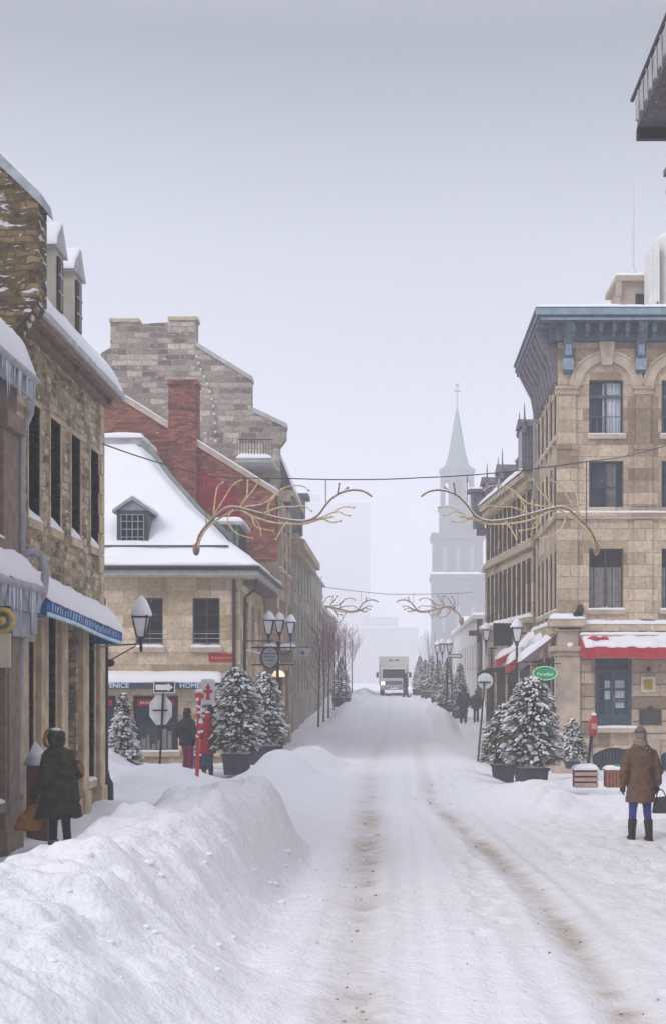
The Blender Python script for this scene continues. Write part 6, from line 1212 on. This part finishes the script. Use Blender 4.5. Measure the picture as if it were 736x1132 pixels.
m = MB(); m.box(x0 + .02, x1 - .02, y, y + .5, zb_, zb_ + .43); m.build('body', 'maroon', cr_); m = MB(); [m.box(x0 + k * (x1 - x0) / 6 + .008, x0 + (k + 1) * (x1 - x0) / 6 - .008, y - .03, y, zb_, zb_ + .44) for k in range(6)]; rough_edges(m.build('slats', 'rust_wood', cr_)); m = MB(); snow_cap(m, (x0 - .02, y - .05, zb_ + .44), (x1 + .02, y - .05, zb_ + .44), (x1 + .02, y + .5, zb_ + .44), (x0 - .02, y + .5, zb_ + .44), .09, 6, 4); m.build('snow_cap', 'snow', cr_, True)
m = MB(); m.ball(((x0 + x1) / 2 + .05, y + .1, zb_ + .54), .09, .06, .035, 8, 4); m.build('green_label', 'green_sign', cr_)

# ---- overhead cables and branch-shaped light ornaments
def orn_pts(lst, ox, k, s, y, z0, mir):
    return [(((-1 if mir else 1) * (a - 438) * k + ox - VX) / s, y + .0, CAMZ + (HY - (z0 + (b - 560) * k)) / s) for a, b in lst]
MAIN = [(217, 610), (219, 597), (223, 588), (236, 573), (253, 561), (273, 564), (295, 570), (318, 575), (338, 576), (351, 570), (361, 557), (372, 547), (387, 542), (401, 543), (411, 549)]
SEC = [(218, 611), (222, 596), (231, 582), (245, 571), (262, 563), (280, 571), (303, 578), (335, 579), (352, 574), (368, 571)]
TW = [[(236, 568), (238, 548), (240, 537), (245, 532)], [(236, 570), (248, 552), (258, 537), (268, 532)], [(264, 562), (272, 549), (273, 530)], [(267, 557), (280, 543), (288, 531)], [(270, 560), (292, 556), (307, 543), (318, 537), (333, 536), (341, 541)],
      [(290, 568), (310, 561), (324, 561), (336, 560), (345, 566)], [(344, 576), (364, 568), (378, 560), (391, 560)], [(364, 568), (374, 566), (381, 570), (387, 571)], [(358, 574), (367, 577), (376, 575)], [(373, 547), (375, 536)], [(378, 544), (384, 538)],
      [(267, 564), (278, 571), (284, 583), (303, 588)], [(271, 566), (284, 576), (288, 590)], [(258, 563), (252, 575), (262, 590), (280, 596)], [(300, 573), (296, 560), (303, 548), (310, 540)], [(318, 576), (312, 585), (306, 597)]]
HUB = [[(214, 600), (230, 600)]]
def smoothp(p, n=4):
    out = []; P_ = [Vector(p[0])] + [Vector(v) for v in p] + [Vector(p[-1])]
    for i in range(1, len(P_) - 2):
        for k in range(n):
            t = k / n; a, b, c, d = P_[i-1], P_[i], P_[i+1], P_[i+2]; out.append(.5 * ((2 * b) + (c - a) * t + (2*a - 5*b + 4*c - d) * t * t + (3*b - a - 3*c + d) * t ** 3))
    return out + [P_[-2]]
def ornament(label, ox, k, s, z0, mir, cablez, group):
    y = Yd(s); o = thing('branch_light_ornament', (((-1 if mir else 1) * (315 - 438) * k + ox - VX) / s, y, CAMZ + (HY - z0) / s), label, 'light decoration', group)
    P_ = lambda l: smoothp(orn_pts(l, ox, k, s, y, z0, mir)); f = 45 * k / s * (1.9 if k < 1 else 1)
    m = MB(); p = P_(MAIN); n = len(p); m.tube(p, [(.036 - .014 * i / n) * f for i in range(n)], 8); m.build('main_branch', 'branch_dark', o, True)
    m = MB(); m.tube([v + Vector((0, 0, .022 * f)) for v in p[3:-2]], .02 * f, 6); m.build('snow_line', 'snow', o, True)
    m = MB(); p = P_(SEC); p = [v + Vector((0, -.08 * f * math.sin(i * .35), 0)) for i, v in enumerate(p)]; m.tube(p, [.024 * f] * len(p), 6); m.build('light_tube', 'branch_gold', o, True)
    for i, t_ in enumerate(TW):
        p = P_(t_); d = (-1) ** i * .22 * f; p = [v + Vector((0, d * j / len(p), 0)) for j, v in enumerate(p)]; m = MB(); m.tube(p, [(.022 - .009 * j / len(p)) * f for j in range(len(p))], 6)
        if t_[0] is not None: m.ball(p[-1], .03 * f, .03 * f, .03 * f, 6, 4)
        m.build('twig', 'branch_gold' if i not in (9, 10) and k == 1 else 'branch_dark', o, True)
    m = MB(); c = P_(MAIN)[0]; m.ball(c + Vector((.0, 0, .06 * f)), .09 * f, .09 * f, .16 * f, 8, 6); m.build('cable_box', 'branch_dark', o, True)
    m = MB()
    for a, b in ((228, 580), (360, 559)):
        q_ = orn_pts([(a, b)], ox, k, s, y, z0, mir)[0]; m.tube([q_, (q_[0], q_[1], cablez(q_[0]))], .008 + .003, 4)
    m.build('hanger_wire', 'cable', o)
    return o
def cable(name, label, pts, r=.015):
    o = thing(name, pts[len(pts) // 2], label, 'cable'); p = []
    for i in range(len(pts) - 1):
        a, b = Vector(pts[i]), Vector(pts[i+1]); L_ = (b - a).length
        for k in range(8): t = k / 8; p.append(a.lerp(b, t) - Vector((0, 0, .035 * L_ * t * (1 - t) * .8)))
    p.append(Vector(pts[-1])); m = MB(); m.tube(p, r, 5); m.build('wire', 'cable', o); return o
s1 = 45.0; y1_ = Yd(s1)
CP = [(WA + .02, 27.2, 7.05), (X(235, s1), y1_, Zz(527, s1)), (X(323, s1), y1_, Zz(529, s1)), (X(410, s1), y1_, Zz(530, s1)), (X(465, s1), y1_, Zz(528, s1)), (X(535, s1), y1_, Zz(524, s1)), (X(650, s1), y1_, Zz(510, s1)), (8.6, RY - .02, 9.86)]
cable('overhead_cable', 'nearer dark cable strung across the street above the large branch ornaments', CP)
def cz1(x):
    for a, b in zip(CP[:-1], CP[1:]):
        if a[0] <= x <= b[0]: return a[2] + (b[2] - a[2]) * (x - a[0]) / (b[0] - a[0]) - .01
    return 7.4
ornament('large golden branch shaped ornament over the left half of the street', 438, 1, s1, 560, False, cz1, 'branch shaped lights on the near cable')
ornament('large golden branch shaped ornament over the right half of the street', 438, 1, s1, 560, True, cz1, 'branch shaped lights on the near cable')
s2 = 16.5; y2_ = Yd(s2)
CQ = [(-4.6, y2_ - 4, Zz(646, s2) + .2), (X(350, s2), y2_, Zz(648, s2)), (X(428, s2), y2_, Zz(657, s2)), (X(505, s2), y2_, Zz(656, s2)), (5.5, y2_ + 4, Zz(650, s2))]
cable('overhead_cable', 'farther faint cable strung across the street in the haze', CQ, .022)
cz2 = lambda x: Zz(655, s2)
ornament('small hazy branch ornament over the left half of the far street', 428, .37, s2, 670, False, cz2, 'branch shaped lights on the far cable')
ornament('small hazy branch ornament over the right half of the far street', 428, .37, s2, 670, True, cz2, 'branch shaped lights on the far cable')

# ---- the delivery truck
TX, TY = 0.0, 103.0; tz = gz(0, 103) + .0
tk = thing('delivery_truck', (TX, TY, tz), 'white box truck driving towards the camera with its headlights on', 'truck')
m = MB(); hw = 1.12; m.box(-hw, hw, 1.75, 6.6, .75, 2.92); tk_b = m; m.v = [(a + TX, b + TY, c + tz) for a, b, c in m.v]; rough_edges(m.build('cargo_box', 'truck_white', tk), w=.05)
def TK(l): return [(a + TX, b + TY, c + tz) for a, b, c in l]
m = MB(); m.T = lambda a, b, c: (a + TX, b + TY, c + tz); m.add([(-1.0, 0, .5), (1.0, 0, .5), (1.0, 0, 1.25), (-1.0, 0, 1.25), (-.92, .35, 2.05), (.92, .35, 2.05), (-.95, 1.7, 2.1), (.95, 1.7, 2.1), (-1.02, 1.7, .5), (1.02, 1.7, .5)], [(0, 1, 2, 3), (3, 2, 5, 4), (4, 5, 7, 6), (0, 3, 4, 6, 8), (1, 9, 7, 5, 2), (0, 8, 9, 1), (8, 6, 7, 9)]); cab = m.build('cab', 'truck_cab', tk); rough_edges(cab, w=.06)
TKf = lambda a, b, c: (a + TX, b + TY, c + tz)
m = MB(TKf); m.add([(-.86, .03, 1.33), (.86, .03, 1.33), (.80, .30, 1.95), (-.80, .30, 1.95), (-.86, .01, 1.31), (.86, .01, 1.31), (.80, .27, 1.97), (-.80, .27, 1.97)], [(4, 5, 6, 7), (0, 3, 2, 1), (0, 1, 5, 4), (1, 2, 6, 5), (2, 3, 7, 6), (3, 0, 4, 7)]); m.build('windscreen', 'glass_dark', cab)
m = MB(TKf); m.box(-.62, .62, -.04, -.002, .82, 1.08); m.build('grille', 'dark_metal', cab); m = MB(TKf); [m.box(-.6, .6, -.055, -.042, .86 + .07 * k, .885 + .07 * k) for k in range(3)]; m.build('grille_bar', 'chrome', cab); m = MB(TKf); m.box(-1.02, 1.02, -.12, .05, .42, .66); rough_edges(m.build('bumper', 'chrome', tk)); m = MB(TKf); m.box(-.3, .3, -.135, -.122, .48, .6); m.build('number_plate', 'white_paint', tk)
for sx_ in (-1, 1):
    m = MB(TKf); m.box(sx_ * .82 - .13, sx_ * .82 + .13, -.05, -.003, .82, 1.02); m.build('headlight', 'headlight' if sx_ < 0 else 'lamp_glass', tk)
    m = MB(TKf); m.box(sx_ * 1.22 - .09, sx_ * 1.22 + .09, .2, .3, 1.35, 1.72); m.tube([(sx_ * .95, .3, 1.75), (sx_ * 1.22, .25, 1.7)], .025, 5); m.build('wing_mirror', 'rubber', tk)
    for yy_ in (.75, 5.4):
        m = MB(); c = (TX + sx_ * .88, TY + yy_, tz + .4); n = 16; ring = []
        for (xo, r_) in ((-.14, .2), (-.14, .36), (-.11, .4), (.11, .4), (.14, .36), (.14, .2)): ring.append([(c[0] + xo, c[1] + r_ * math.cos(2*math.pi*k/n), c[2] + r_ * math.sin(2*math.pi*k/n)) for k in range(n)])
        vs = [v for rg in ring for v in rg]; m.add(vs, [(i*n+k, i*n+(k+1) % n, (i+1)*n+(k+1) % n, (i+1)*n+k) for i in range(5) for k in range(n)] + [tuple(range(n)), tuple(range(6*n-1, 5*n-1, -1))]); wh = m.build('wheel', 'rubber', tk, True)
        m = MB(); m.tube([(c[0] - .15, c[1], c[2]), (c[0] + .15, c[1], c[2])], .17, 12); m.build('rim', 'chrome', wh)
m = MB(TKf); m.box(-.9, .9, .3, 6.4, .45, .75); m.build('chassis', 'rubber', tk); m = MB(TKf); snow_cap(m, (-hw, 1.75, 2.93), (hw, 1.75, 2.93), (hw, 6.6, 2.93), (-hw, 6.6, 2.93), .1, 6, 6); m.v and m.build('roof_snow', 'snow', tk, True)
m = MB(TKf); [m.box(a, a + .28, 1.70, 1.749, 2.62, 2.70) for a in (-.38, .1)]; m.build('marker_lamp', 'dark_metal', tk); m = MB(TKf); m.box(-1.13, -1.122, 1.9, 6.5, .8, 1.1); m.build('side_stripe', 'red_paint', tk); m = MB(TKf); [m.tube([(a, -.0 + .01, 1.36), (a + .5, .18, 1.66)], .012, 4) for a in (-.7, .1)]; m.build('wiper', 'rubber', cab)
# ================================================================== PEOPLE
folds = bpy.data.textures.new('folds', 'CLOUDS'); folds.noise_scale = .11
def fuse(o, vox=.014, disp=.0, sm=2):
    r = o.modifiers.new('fuse', 'REMESH'); r.mode = 'VOXEL'; r.voxel_size = vox; r.use_smooth_shade = True
    s = o.modifiers.new('soften', 'SMOOTH'); s.iterations = sm; s.factor = .5
    if disp: d = o.modifiers.new('folds', 'DISPLACE'); d.texture = folds; d.strength = disp; d.mid_level = .5
def limb(mb, pts, rs, n=12): mb.tube(smoothp(pts, 4), list(np.interp(np.linspace(0, len(pts) - 1, (len(pts) - 1) * 4 + 1), range(len(pts)), rs)), n)
def hand(mb, w_, d, side, k=1.0, curl=.5):
    """w_ wrist, d direction of the fingers; five separate curled fingers"""
    w_, d = Vector(w_), Vector(d).normalized(); sd_ = Vector((0, 1, 0)); pn = Vector((-side, 0, 0))
    mb.tube([w_, w_ + d * .04, w_ + d * .085], [.026 * k, .036 * k, .034 * k], 10)
    for i, ln in enumerate((.066, .076, .072, .058)):
        b = w_ + d * .075 + sd_ * (.033 - .021 * i); a = b + d * ln * .5 + pn * .012 * curl; e_ = a + d * ln * .38 + pn * .04 * curl; mb.tube([b, a, e_], [.0105 * k, .0095 * k, .008 * k], 6)
    b = w_ + d * .03 + sd_ * .03; mb.tube([b, b + sd_ * .022 + d * .03 + pn * .012, b + sd_ * .02 + d * .06 + pn * .025], [.012 * k, .011 * k, .009 * k], 6)
def person(label, loc, rz, P, group=None):
    """faces -Y before turning; P holds pose and clothing"""
    h = P.get('h', 1.7); k = h / 1.7; lean = P.get('lean', 0); hx_, hy_ = P.get('head', (0, 0)); arms = P['arms']; st = P.get('stance', (.10, .0, .10, .0)); w_ = P.get('wide', 1.0)
    S = lambda p: Vector(p) * k
    def sp(z): return lean * max(0, z - .9)          # forward lean of the spine
    m = MB(); m.loft([(0, sp(.86) * -1, .84 * k, .15 * k, .10 * k), (0, -sp(.95), .95 * k, .165 * k, .11 * k), (0, -sp(1.1), 1.1 * k, .14 * k, .10 * k), (0, -sp(1.3), 1.3 * k, .18 * k, .115 * k), (0, -sp(1.41), 1.41 * k, .16 * k, .09 * k), (0, -sp(1.46), 1.46 * k, .06 * k, .06 * k)], 16)
    hd = Vector((hx_, -sp(1.6) + hy_, 1.585)) * k; m.tube([S((0, -sp(1.44), 1.42)), hd - S((0, 0, .06))], [.058 * k, .052 * k], 10)
    m.loft([(hd.x, hd.y + a * k, hd.z + z * k, r1 * k, r2 * k) for a, z, r1, r2 in ((-.02, -.115, .03, .035), (-.012, -.09, .055, .065), (0, -.04, .07, .088), (.005, .02, .076, .096), (.005, .07, .066, .084), (.005, .105, .03, .04))], 16)
    m.loft([(hd.x, hd.y - .10 * k, hd.z - .045 * k, .016 * k, .016 * k), (hd.x, hd.y - .092 * k, hd.z - .01 * k, .010 * k, .012 * k), (hd.x, hd.y - .086 * k, hd.z + .02 * k, .007 * k, .008 * k)], 8); m.box(hd.x - .022 * k, hd.x + .022 * k, hd.y - .094 * k, hd.y - .08 * k, hd.z - .075 * k, hd.z - .066 * k)
    for sx_ in (-1, 1): m.ball((hd.x + sx_ * .078 * k, hd.y + .01 * k, hd.z - .01 * k), .012 * k, .02 * k, .032 * k, 8, 5); m.ball((hd.x + sx_ * .03 * k, hd.y - .086 * k, hd.z + .012 * k), .013 * k, .008 * k, .008 * k, 8, 4)
    feet = []
    for sx_, (fx, fy) in ((-1, st[:2]), (1, st[2:])):
        hip = S((sx_ * .085, 0, .88)); foot = S((sx_ * fx, fy, .08)); knee = (hip + foot) / 2 + S((0, -.03, .02)); limb(m, [hip, knee, foot], [.085 * k, .055 * k, .038 * k]); m.tube([foot + S((0, .03, -.04)), foot + S((0, -.07, -.045)), foot + S((0, -.15, -.055))], [.04 * k, .038 * k, .025 * k], 8); feet.append((hip, knee, foot))
        el, wr = arms[0 if sx_ < 0 else 1]; sh = S((sx_ * .18, -sp(1.38), 1.38)); limb(m, [sh, S(el), S(wr)], [.052 * k, .042 * k, .028 * k]); hand(m, S(wr), S(wr) - S(el), sx_, k)
    body = m.build('person', 'skin', None, True); fuse(body, .011, 0, 2); tag(body, label, 'person', group)
    # trousers
    m = MB()
    for hip, knee, foot in feet: limb(m, [hip, knee, foot + S((0, 0, .02))], [.10 * k, .066 * k, P.get('cuff', .052) * k])
    m.loft([(0, 0, .80 * k, .16 * k, .12 * k), (0, 0, .98 * k, .17 * k, .12 * k)], 16); o = m.build('trousers', P['trousers'], body, True); fuse(o, .014, .012)
    m = MB(); bh = P.get('boot', .28)
    for hip, knee, foot in feet:
        d = (knee - foot).normalized(); m.tube([foot + S((0, 0, -.06)), foot + d * .1 * k, foot + d * bh * k], [.054 * k,   .062 * k, (.072 if bh > .2 else .066) * k], 12); m.tube([foot + S((0, .045, -.04)), foot + S((0, -.07, -.035)), foot + S((0, -.14, -.045)), foot + S((0, -.185, -.055))], [.045 * k, .047 * k, .045 * k, .028 * k], 10); m.box(foot.x - .045 * k, foot.x + .045 * k, foot.y - .2 * k, foot.y + .09 * k, -.01, .025 * k)
    o = m.build('boots', P.get('boots_m', 'leather'), body, True); fuse(o, .012, .005)
    if P.get('cufftop'):
        m = MB()
        for hip, knee, foot in feet: d = (knee - foot).normalized(); m.tube([foot + d * (bh - .05) * k, foot + d * (bh + .02) * k], [.075 * k, .078 * k], 12)
        m.build('boot_lining', P['cufftop'], body, True)
    # coat: body of the coat and sleeves fused
    hem = P['hem']; fl = P.get('flare', .04); ox, oy = P.get('hemshift', (0, 0)); m = MB()
    rg = [(ox, oy, hem, .185 * w_ + fl, .14 * w_ + fl), (ox * .7, oy * .7 - sp(.7), hem + (.9 - hem) * .5, .185 * w_ + fl * .6, .145 * w_ + fl * .5), (ox * .3, -sp(.95), .97, .18 * w_, .14 * w_), (0, -sp(1.1), 1.1, .175 * w_, .135 * w_), (0, -sp(1.28), 1.28, .205 * w_, .145 * w_), (0, -sp(1.39), 1.39, .195 * w_, .125 * w_), (0, -sp(1.45), 1.45, .12 * w_, .10 * w_), (hx_ * .5, -sp(1.52) + hy_ * .5, 1.50, .088, .085)]
    if P.get('hood'): rg += [(hx_ * .8, -sp(1.56) + hy_ * .8 + .02, 1.54, .11, .12), (hx_, -sp(1.6) + hy_ + .025, 1.60, .12, .135), (hx_, -sp(1.62) + hy_ + .02, 1.68, .105, .12), (hx_, -sp(1.64) + hy_ + .01, 1.735, .05, .06)]
    m.loft([tuple(v * k for v in r_) for r_ in rg], 22)
    for i, sx_ in enumerate((-1, 1)):
        el, wr = arms[i]; sh = S((sx_ * .165, -sp(1.37), 1.375)); e_, wv = S(el), S(wr); limb(m, [sh, e_, wv - (wv - e_).normalized() * .01], [.078 * k * w_ ** .5, .068 * k * w_ ** .5, .055 * k])
    coat = m.build('coat', P['coat'], body, True); fuse(coat, .016, P.get('fold', .03), 2)
    if P.get('sleeve'):     # a sleeve of another colour
        i, mm = P['sleeve']; el, wr = arms[i]; m = MB(); sh = S(((-1, 1)[i] * .175, -sp(1.37), 1.36)); limb(m, [sh.lerp(S(el), .25), S(el), S(wr)], [.085 * k, .082 * k, .066 * k]); o = m.build('sleeve', mm, coat, True); fuse(o, .014, .03)
    m = MB()      # gloves with five fingers
    for i, sx_ in enumerate((-1, 1)): el, wr = arms[i]; hand(m, S(wr), S(wr) - S(el), sx_, k * 1.25)
    o = m.build('gloves', P.get('gloves', 'coat_black'), body, True); fuse(o, .009, 0, 1)
    if P.get('hat'):
        mm, kind = P['hat']; m = MB()
        if kind == 'beanie': m.loft([(hd.x, hd.y + .008 * k, hd.z + z * k, r_ * k, r_ * 1.12 * k) for z, r_ in ((-.035, .084), (0.0, .090), (.05, .088), (.09, .074), (.125, .045), (.14, .012))], 18); m.ball((hd.x, hd.y, hd.z + .15 * k), .03 * k, .03 * k, .026 * k, 8, 6)
        else: m.loft([(hd.x, hd.y, hd.z + .02 * k, .12 * k, .14 * k), (hd.x, hd.y, hd.z + .03 * k, .125 * k, .145 * k), (hd.x, hd.y, hd.z + .045 * k, .09 * k, .11 * k), (hd.x, hd.y, hd.z + .13 * k, .08 * k, .095 * k), (hd.x, hd.y, hd.z + .15 * k, .05 * k, .06 * k)], 16)
        o = m.build('hat', mm, body, True); fuse(o, .01, .01, 1)
        if P.get('hatcrown'): m = MB(); m.loft([(hd.x + .01, hd.y + .01 * k, hd.z + z * k, r_ * k, r_ * 1.1 * k) for z, r_ in ((.06, .092), (.1, .082), (.135, .052), (.155, .015))], 16); m.build('hat_crown', P['hatcrown'], o, True)
    if P.get('hair'): m = MB(); m.loft([(hd.x, hd.y + .02 * k, hd.z + z * k, r_ * k, r_ * 1.1 * k) for z, r_ in ((-.12, .05), (-.06, .084), (.02, .088), (.08, .078), (.12, .03))], 16); o = m.build('hair', P['hair'], body, True); fuse(o, .012, .01, 1)
    if P.get('scarf'): m = MB(); m.loft([(hx_ * .4 * k, (-sp(1.47) + hy_ * .4) * k, z * k, r_ * k, r_ * k) for z, r_ in ((1.43, .10), (1.46, .115), (1.50, .11), (1.54, .098), (1.56, .08))], 16); o = m.build('scarf', P['scarf'], body, True); fuse(o, .012, .02, 1)
    if P.get('furtrim'): m = MB(); c = hd; m.tube([(c.x + .115 * k * math.cos(a), c.y - .085 * k, c.z + .01 + .13 * k * math.sin(a)) for a in np.linspace(0, 2 * math.pi, 17)], .028 * k, 8); o = m.build('hood_trim', P['furtrim'], coat, True); fuse(o, .012, .03, 1)
    if P.get('snowcap'):
        m = MB(); q = random.Random(2)
        m.ball((hd.x, hd.y + .01, hd.z + .145 * k), .07, .075, .03, 8, 5)
        for i in range(14): a = q.uniform(0, 6.28); zz = q.uniform(1.2, 1.5); rr_ = .2 if zz < 1.38 else .13; m.ball((rr_ * w_ * math.cos(a) * k, rr_ * .7 * w_ * math.sin(a) * k - sp(zz), zz * k), .014, .014, .01, 6, 4)
        m.build('snow_dusting', 'snow', coat, True)
    body.location = loc; body.rotation_euler = (0, 0, rz)
    return body
def W2(body_loc, rz, p): c, s = math.cos(rz), math.sin(rz); return (body_loc[0] + p[0] * c - p[1] * s, body_loc[1] + p[0] * s + p[1] * c, body_loc[2] + p[2])
# person in the brown coat, from behind
l = at_z(708, 73.5, 927); l = (l[0], l[1], gz(l[0], l[1]) - .02); rz = R(188)
person('person in long brown coat, grey knit hat and blue jeans seen from behind', l, rz, dict(h=1.70, hem=.60, flare=.035, coat='coat_brown', trousers='denim', boot=.26, boots_m='leather', arms=(((-.265, .03, 1.10), (-.265, -.03, .84)), ((.265, .03, 1.10), (.27, -.02, .84))), stance=(.125, .03, .12, -.06), hat=('knit_tan', 'beanie'), hatcrown='knit_grey', scarf='knit_tan', cuff=.045, gloves='leather', fold=.05, wide=1.05))
hpos = W2(l, rz, (-.30, -.04, .74)); hb_ = thing('handbag', (hpos[0] + .03, hpos[1], l[2] + .36), 'grey handbag carried by the person in the brown coat', 'bag')
m = MB(); bx_, by_, bz_ = hpos; m.add([(bx_ - .10, by_ - .05, l[2] + .42), (bx_ + .15, by_ - .05, l[2] + .42), (bx_ + .15, by_ + .07, l[2] + .42), (bx_ - .10, by_ + .07, l[2] + .42), (bx_ - .07, by_ - .02, l[2] + .66), (bx_ + .13, by_ - .02, l[2] + .68), (bx_ + .13, by_ + .04, l[2] + .68), (bx_ - .07, by_ + .04, l[2] + .66)], [(0, 3, 2, 1), (4, 5, 6, 7), (0, 1, 5, 4), (1, 2, 6, 5), (2, 3, 7, 6), (3, 0, 4, 7)]); rough_edges(m.build('pouch', 'bag_grey', hb_), w=.02)
m = MB(); m.tube(smoothp([(bx_ - .04, by_, l[2] + .66), (bx_ - .01, by_, l[2] + .77), (bx_ + .05, by_, l[2] + .77), (bx_ + .1, by_, l[2] + .68)]), .009, 6); m.build('handle', 'leather', hb_)
# person bundled in the dark parka by the stone building
l = at_z(68, 81, 935); l = (l[0], l[1], gz(l[0], l[1]) - .02); rz = R(-125)
person('person bundled in a dark olive hooded parka with a mustard sleeve beside the rubble wall', l, rz, dict(h=1.68, hem=.52, flare=.09, hemshift=(0, -.05), coat='coat_olive', trousers='trousers', boot=.12, boots_m='leather', cufftop='knit_grey', hood=True, lean=.14, head=(.0, -.03), wide=1.38, arms=(((-.37, -.05, 1.10), (-.22, -.32, 1.08)), ((.34, -.02, 1.08), (.25, -.27, .86))), stance=(.08, .05, .08, -.08), furtrim='mustard', sleeve=(0, 'mustard'), snowcap=True, fold=.07))
tb = thing('tote_bag', (l[0] - .45, l[1], l[2] + .35), 'large mustard brown cloth bag hanging low beside the person in the dark parka', 'bag')
m = MB(); cxx, cyy = l[0] - .42, l[1] - .02; m.loft([(cxx - .05, cyy, l[2] + .34, .17, .09), (cxx - .04, cyy, l[2] + .38, .20, .11), (cxx, cyy, l[2] + .52, .17, .09), (cxx + .08, cyy, l[2] + .66, .10, .05), (cxx + .10, cyy, l[2] + .70, .07, .03)], 16); o = m.build('pouch', 'mustard', tb, True); fuse(o, .012, .05, 1); m = MB(); m.tube([(cxx + .08, cyy, l[2] + .68), (cxx + .12, cyy - .02, l[2] + .84), (cxx + .16, cyy, l[2] + .95)], .012, 6); m.build('handle', 'mustard', tb)
# couple by the red post
l = at_z(207, 44, 856); l = (l[0], l[1], gz(l[0], l[1]) - .02)
person('person in a dark cap, black padded jacket and burgundy trousers left of the red post', l, R(150), dict(h=1.70, hem=.80, flare=.01, coat='coat_black', trousers='burgundy', boot=.14, arms=(((-.28, .06, 1.12), (-.22, -.12, .92)), ((.28, .04, 1.12), (.2, -.14, .95))), stance=(.10, .02, .10, -.04), hat=('coat_black', 'cap'), hair='hair', scarf='coat_black', wide=1.15, cuff=.08))
l = at_z(230, 44, 860); l = (l[0], l[1], gz(l[0], l[1]) - .02)
person('person in a bright red hooded coat and blue jeans right of the red post', l, R(212), dict(h=1.64, hem=.66, flare=.03, coat='coat_red', trousers='jeans', boot=.26, arms=(((-.27, .0, 1.1), (-.12, -.22, 1.08)), ((.27, .0, 1.1), (.12, -.22, 1.10))), stance=(.08, .02, .08, -.06), hood=True, hair=None, lean=.05, gloves='coat_black', snowcap=True, wide=1.05))
# walking pair farther up the pavement
l = at(512, 22.9); l = (l[0], l[1], l[2] - .02)
person('taller person of the pair in navy walking away up the right pavement', l, R(180), dict(h=1.76, hem=.78, flare=.02, coat='coat_navy', trousers='trousers', boot=.16, arms=(((-.28, .05, 1.12), (-.25, -.05, .88)), ((.28, -.02, 1.12), (.27, -.14, .92))), stance=(.09, .12, .10, -.12), hood=True, wide=1.2, cuff=.075), 'pair walking up the right pavement')
l = at(526, 22.5); l = (l[0], l[1], l[2] - .02)
person('shorter person in dark clothes walking away at the right of the pair', l, R(176), dict(h=1.58, hem=.72, flare=.02, coat='coat_black', trousers='trousers', boot=.16, arms=(((-.28, .03, 1.1), (-.25, -.02, .86)), ((.28, .0, 1.1), (.26, -.04, .88))), stance=(.08, -.08, .08, .08), hat=('burgundy', 'beanie'), wide=1.18, cuff=.07), 'pair walking up the right pavement')
l = at(549, 40); l = (l[0], l[1], l[2] - .02)
person('dark clothed person mostly hidden behind the conifers below the red awnings', l, R(120), dict(h=1.62, hem=.75, flare=.02, coat='coat_black', trousers='trousers', arms=(((-.28, .0, 1.1), (-.24, -.1, .86)), ((.28, .0, 1.1), (.24, -.1, .88))), hood=True, wide=1.1))
l = at(448, 15.3); l = (l[0], l[1], l[2] - .02)
person('dark figure crossing in front of the headlights of the hazy white truck', l, R(100), dict(h=1.72, hem=.72, flare=.03, coat='coat_black', trousers='trousers', arms=(((-.28, .0, 1.1), (-.24, -.12, .86)), ((.28, .0, 1.1), (.24, .1, .88))), stance=(.08, -.15, .08, .15), hood=True, wide=1.25))
l = at(518, 14); l = (l[0], l[1], l[2] - .02)
person('faint grey figure far off in the haze behind the walking pair', l, R(0), dict(h=1.7, hem=.7, flare=.03, coat='coat_navy', trousers='trousers', arms=(((-.28, .0, 1.1), (-.24, -.12, .86)), ((.28, .0, 1.1), (.24, .1, .88))), hood=True, wide=1.2))

# ---- snow falling through the air
q = random.Random(12); m = MB()
for i in range(1500):
    y = 12 + 60 * q.random() ** .8; x = q.uniform(-.32, .24) * y; z = q.uniform(0, 1) * (2.35 + .5 * y); r = q.uniform(.0025, .0055) * (1 + y * .012)
    d = Vector((q.gauss(0, 1), q.gauss(0, 1), q.gauss(0, 1))).normalized(); m.add([(x + r, y, z), (x, y + r, z), (x - r, y, z), (x, y - r, z), (x, y, z + r * 1.4), (x + .3 * r, y, z - r * 1.4)], [(0, 1, 4), (1, 2, 4), (2, 3, 4), (3, 0, 4), (1, 0, 5), (2, 1, 5), (3, 2, 5), (0, 3, 5)])
tag(m.build('falling_snow', 'snow', None), 'fine snowflakes drifting down through the street', 'snowfall', kind='stuff')
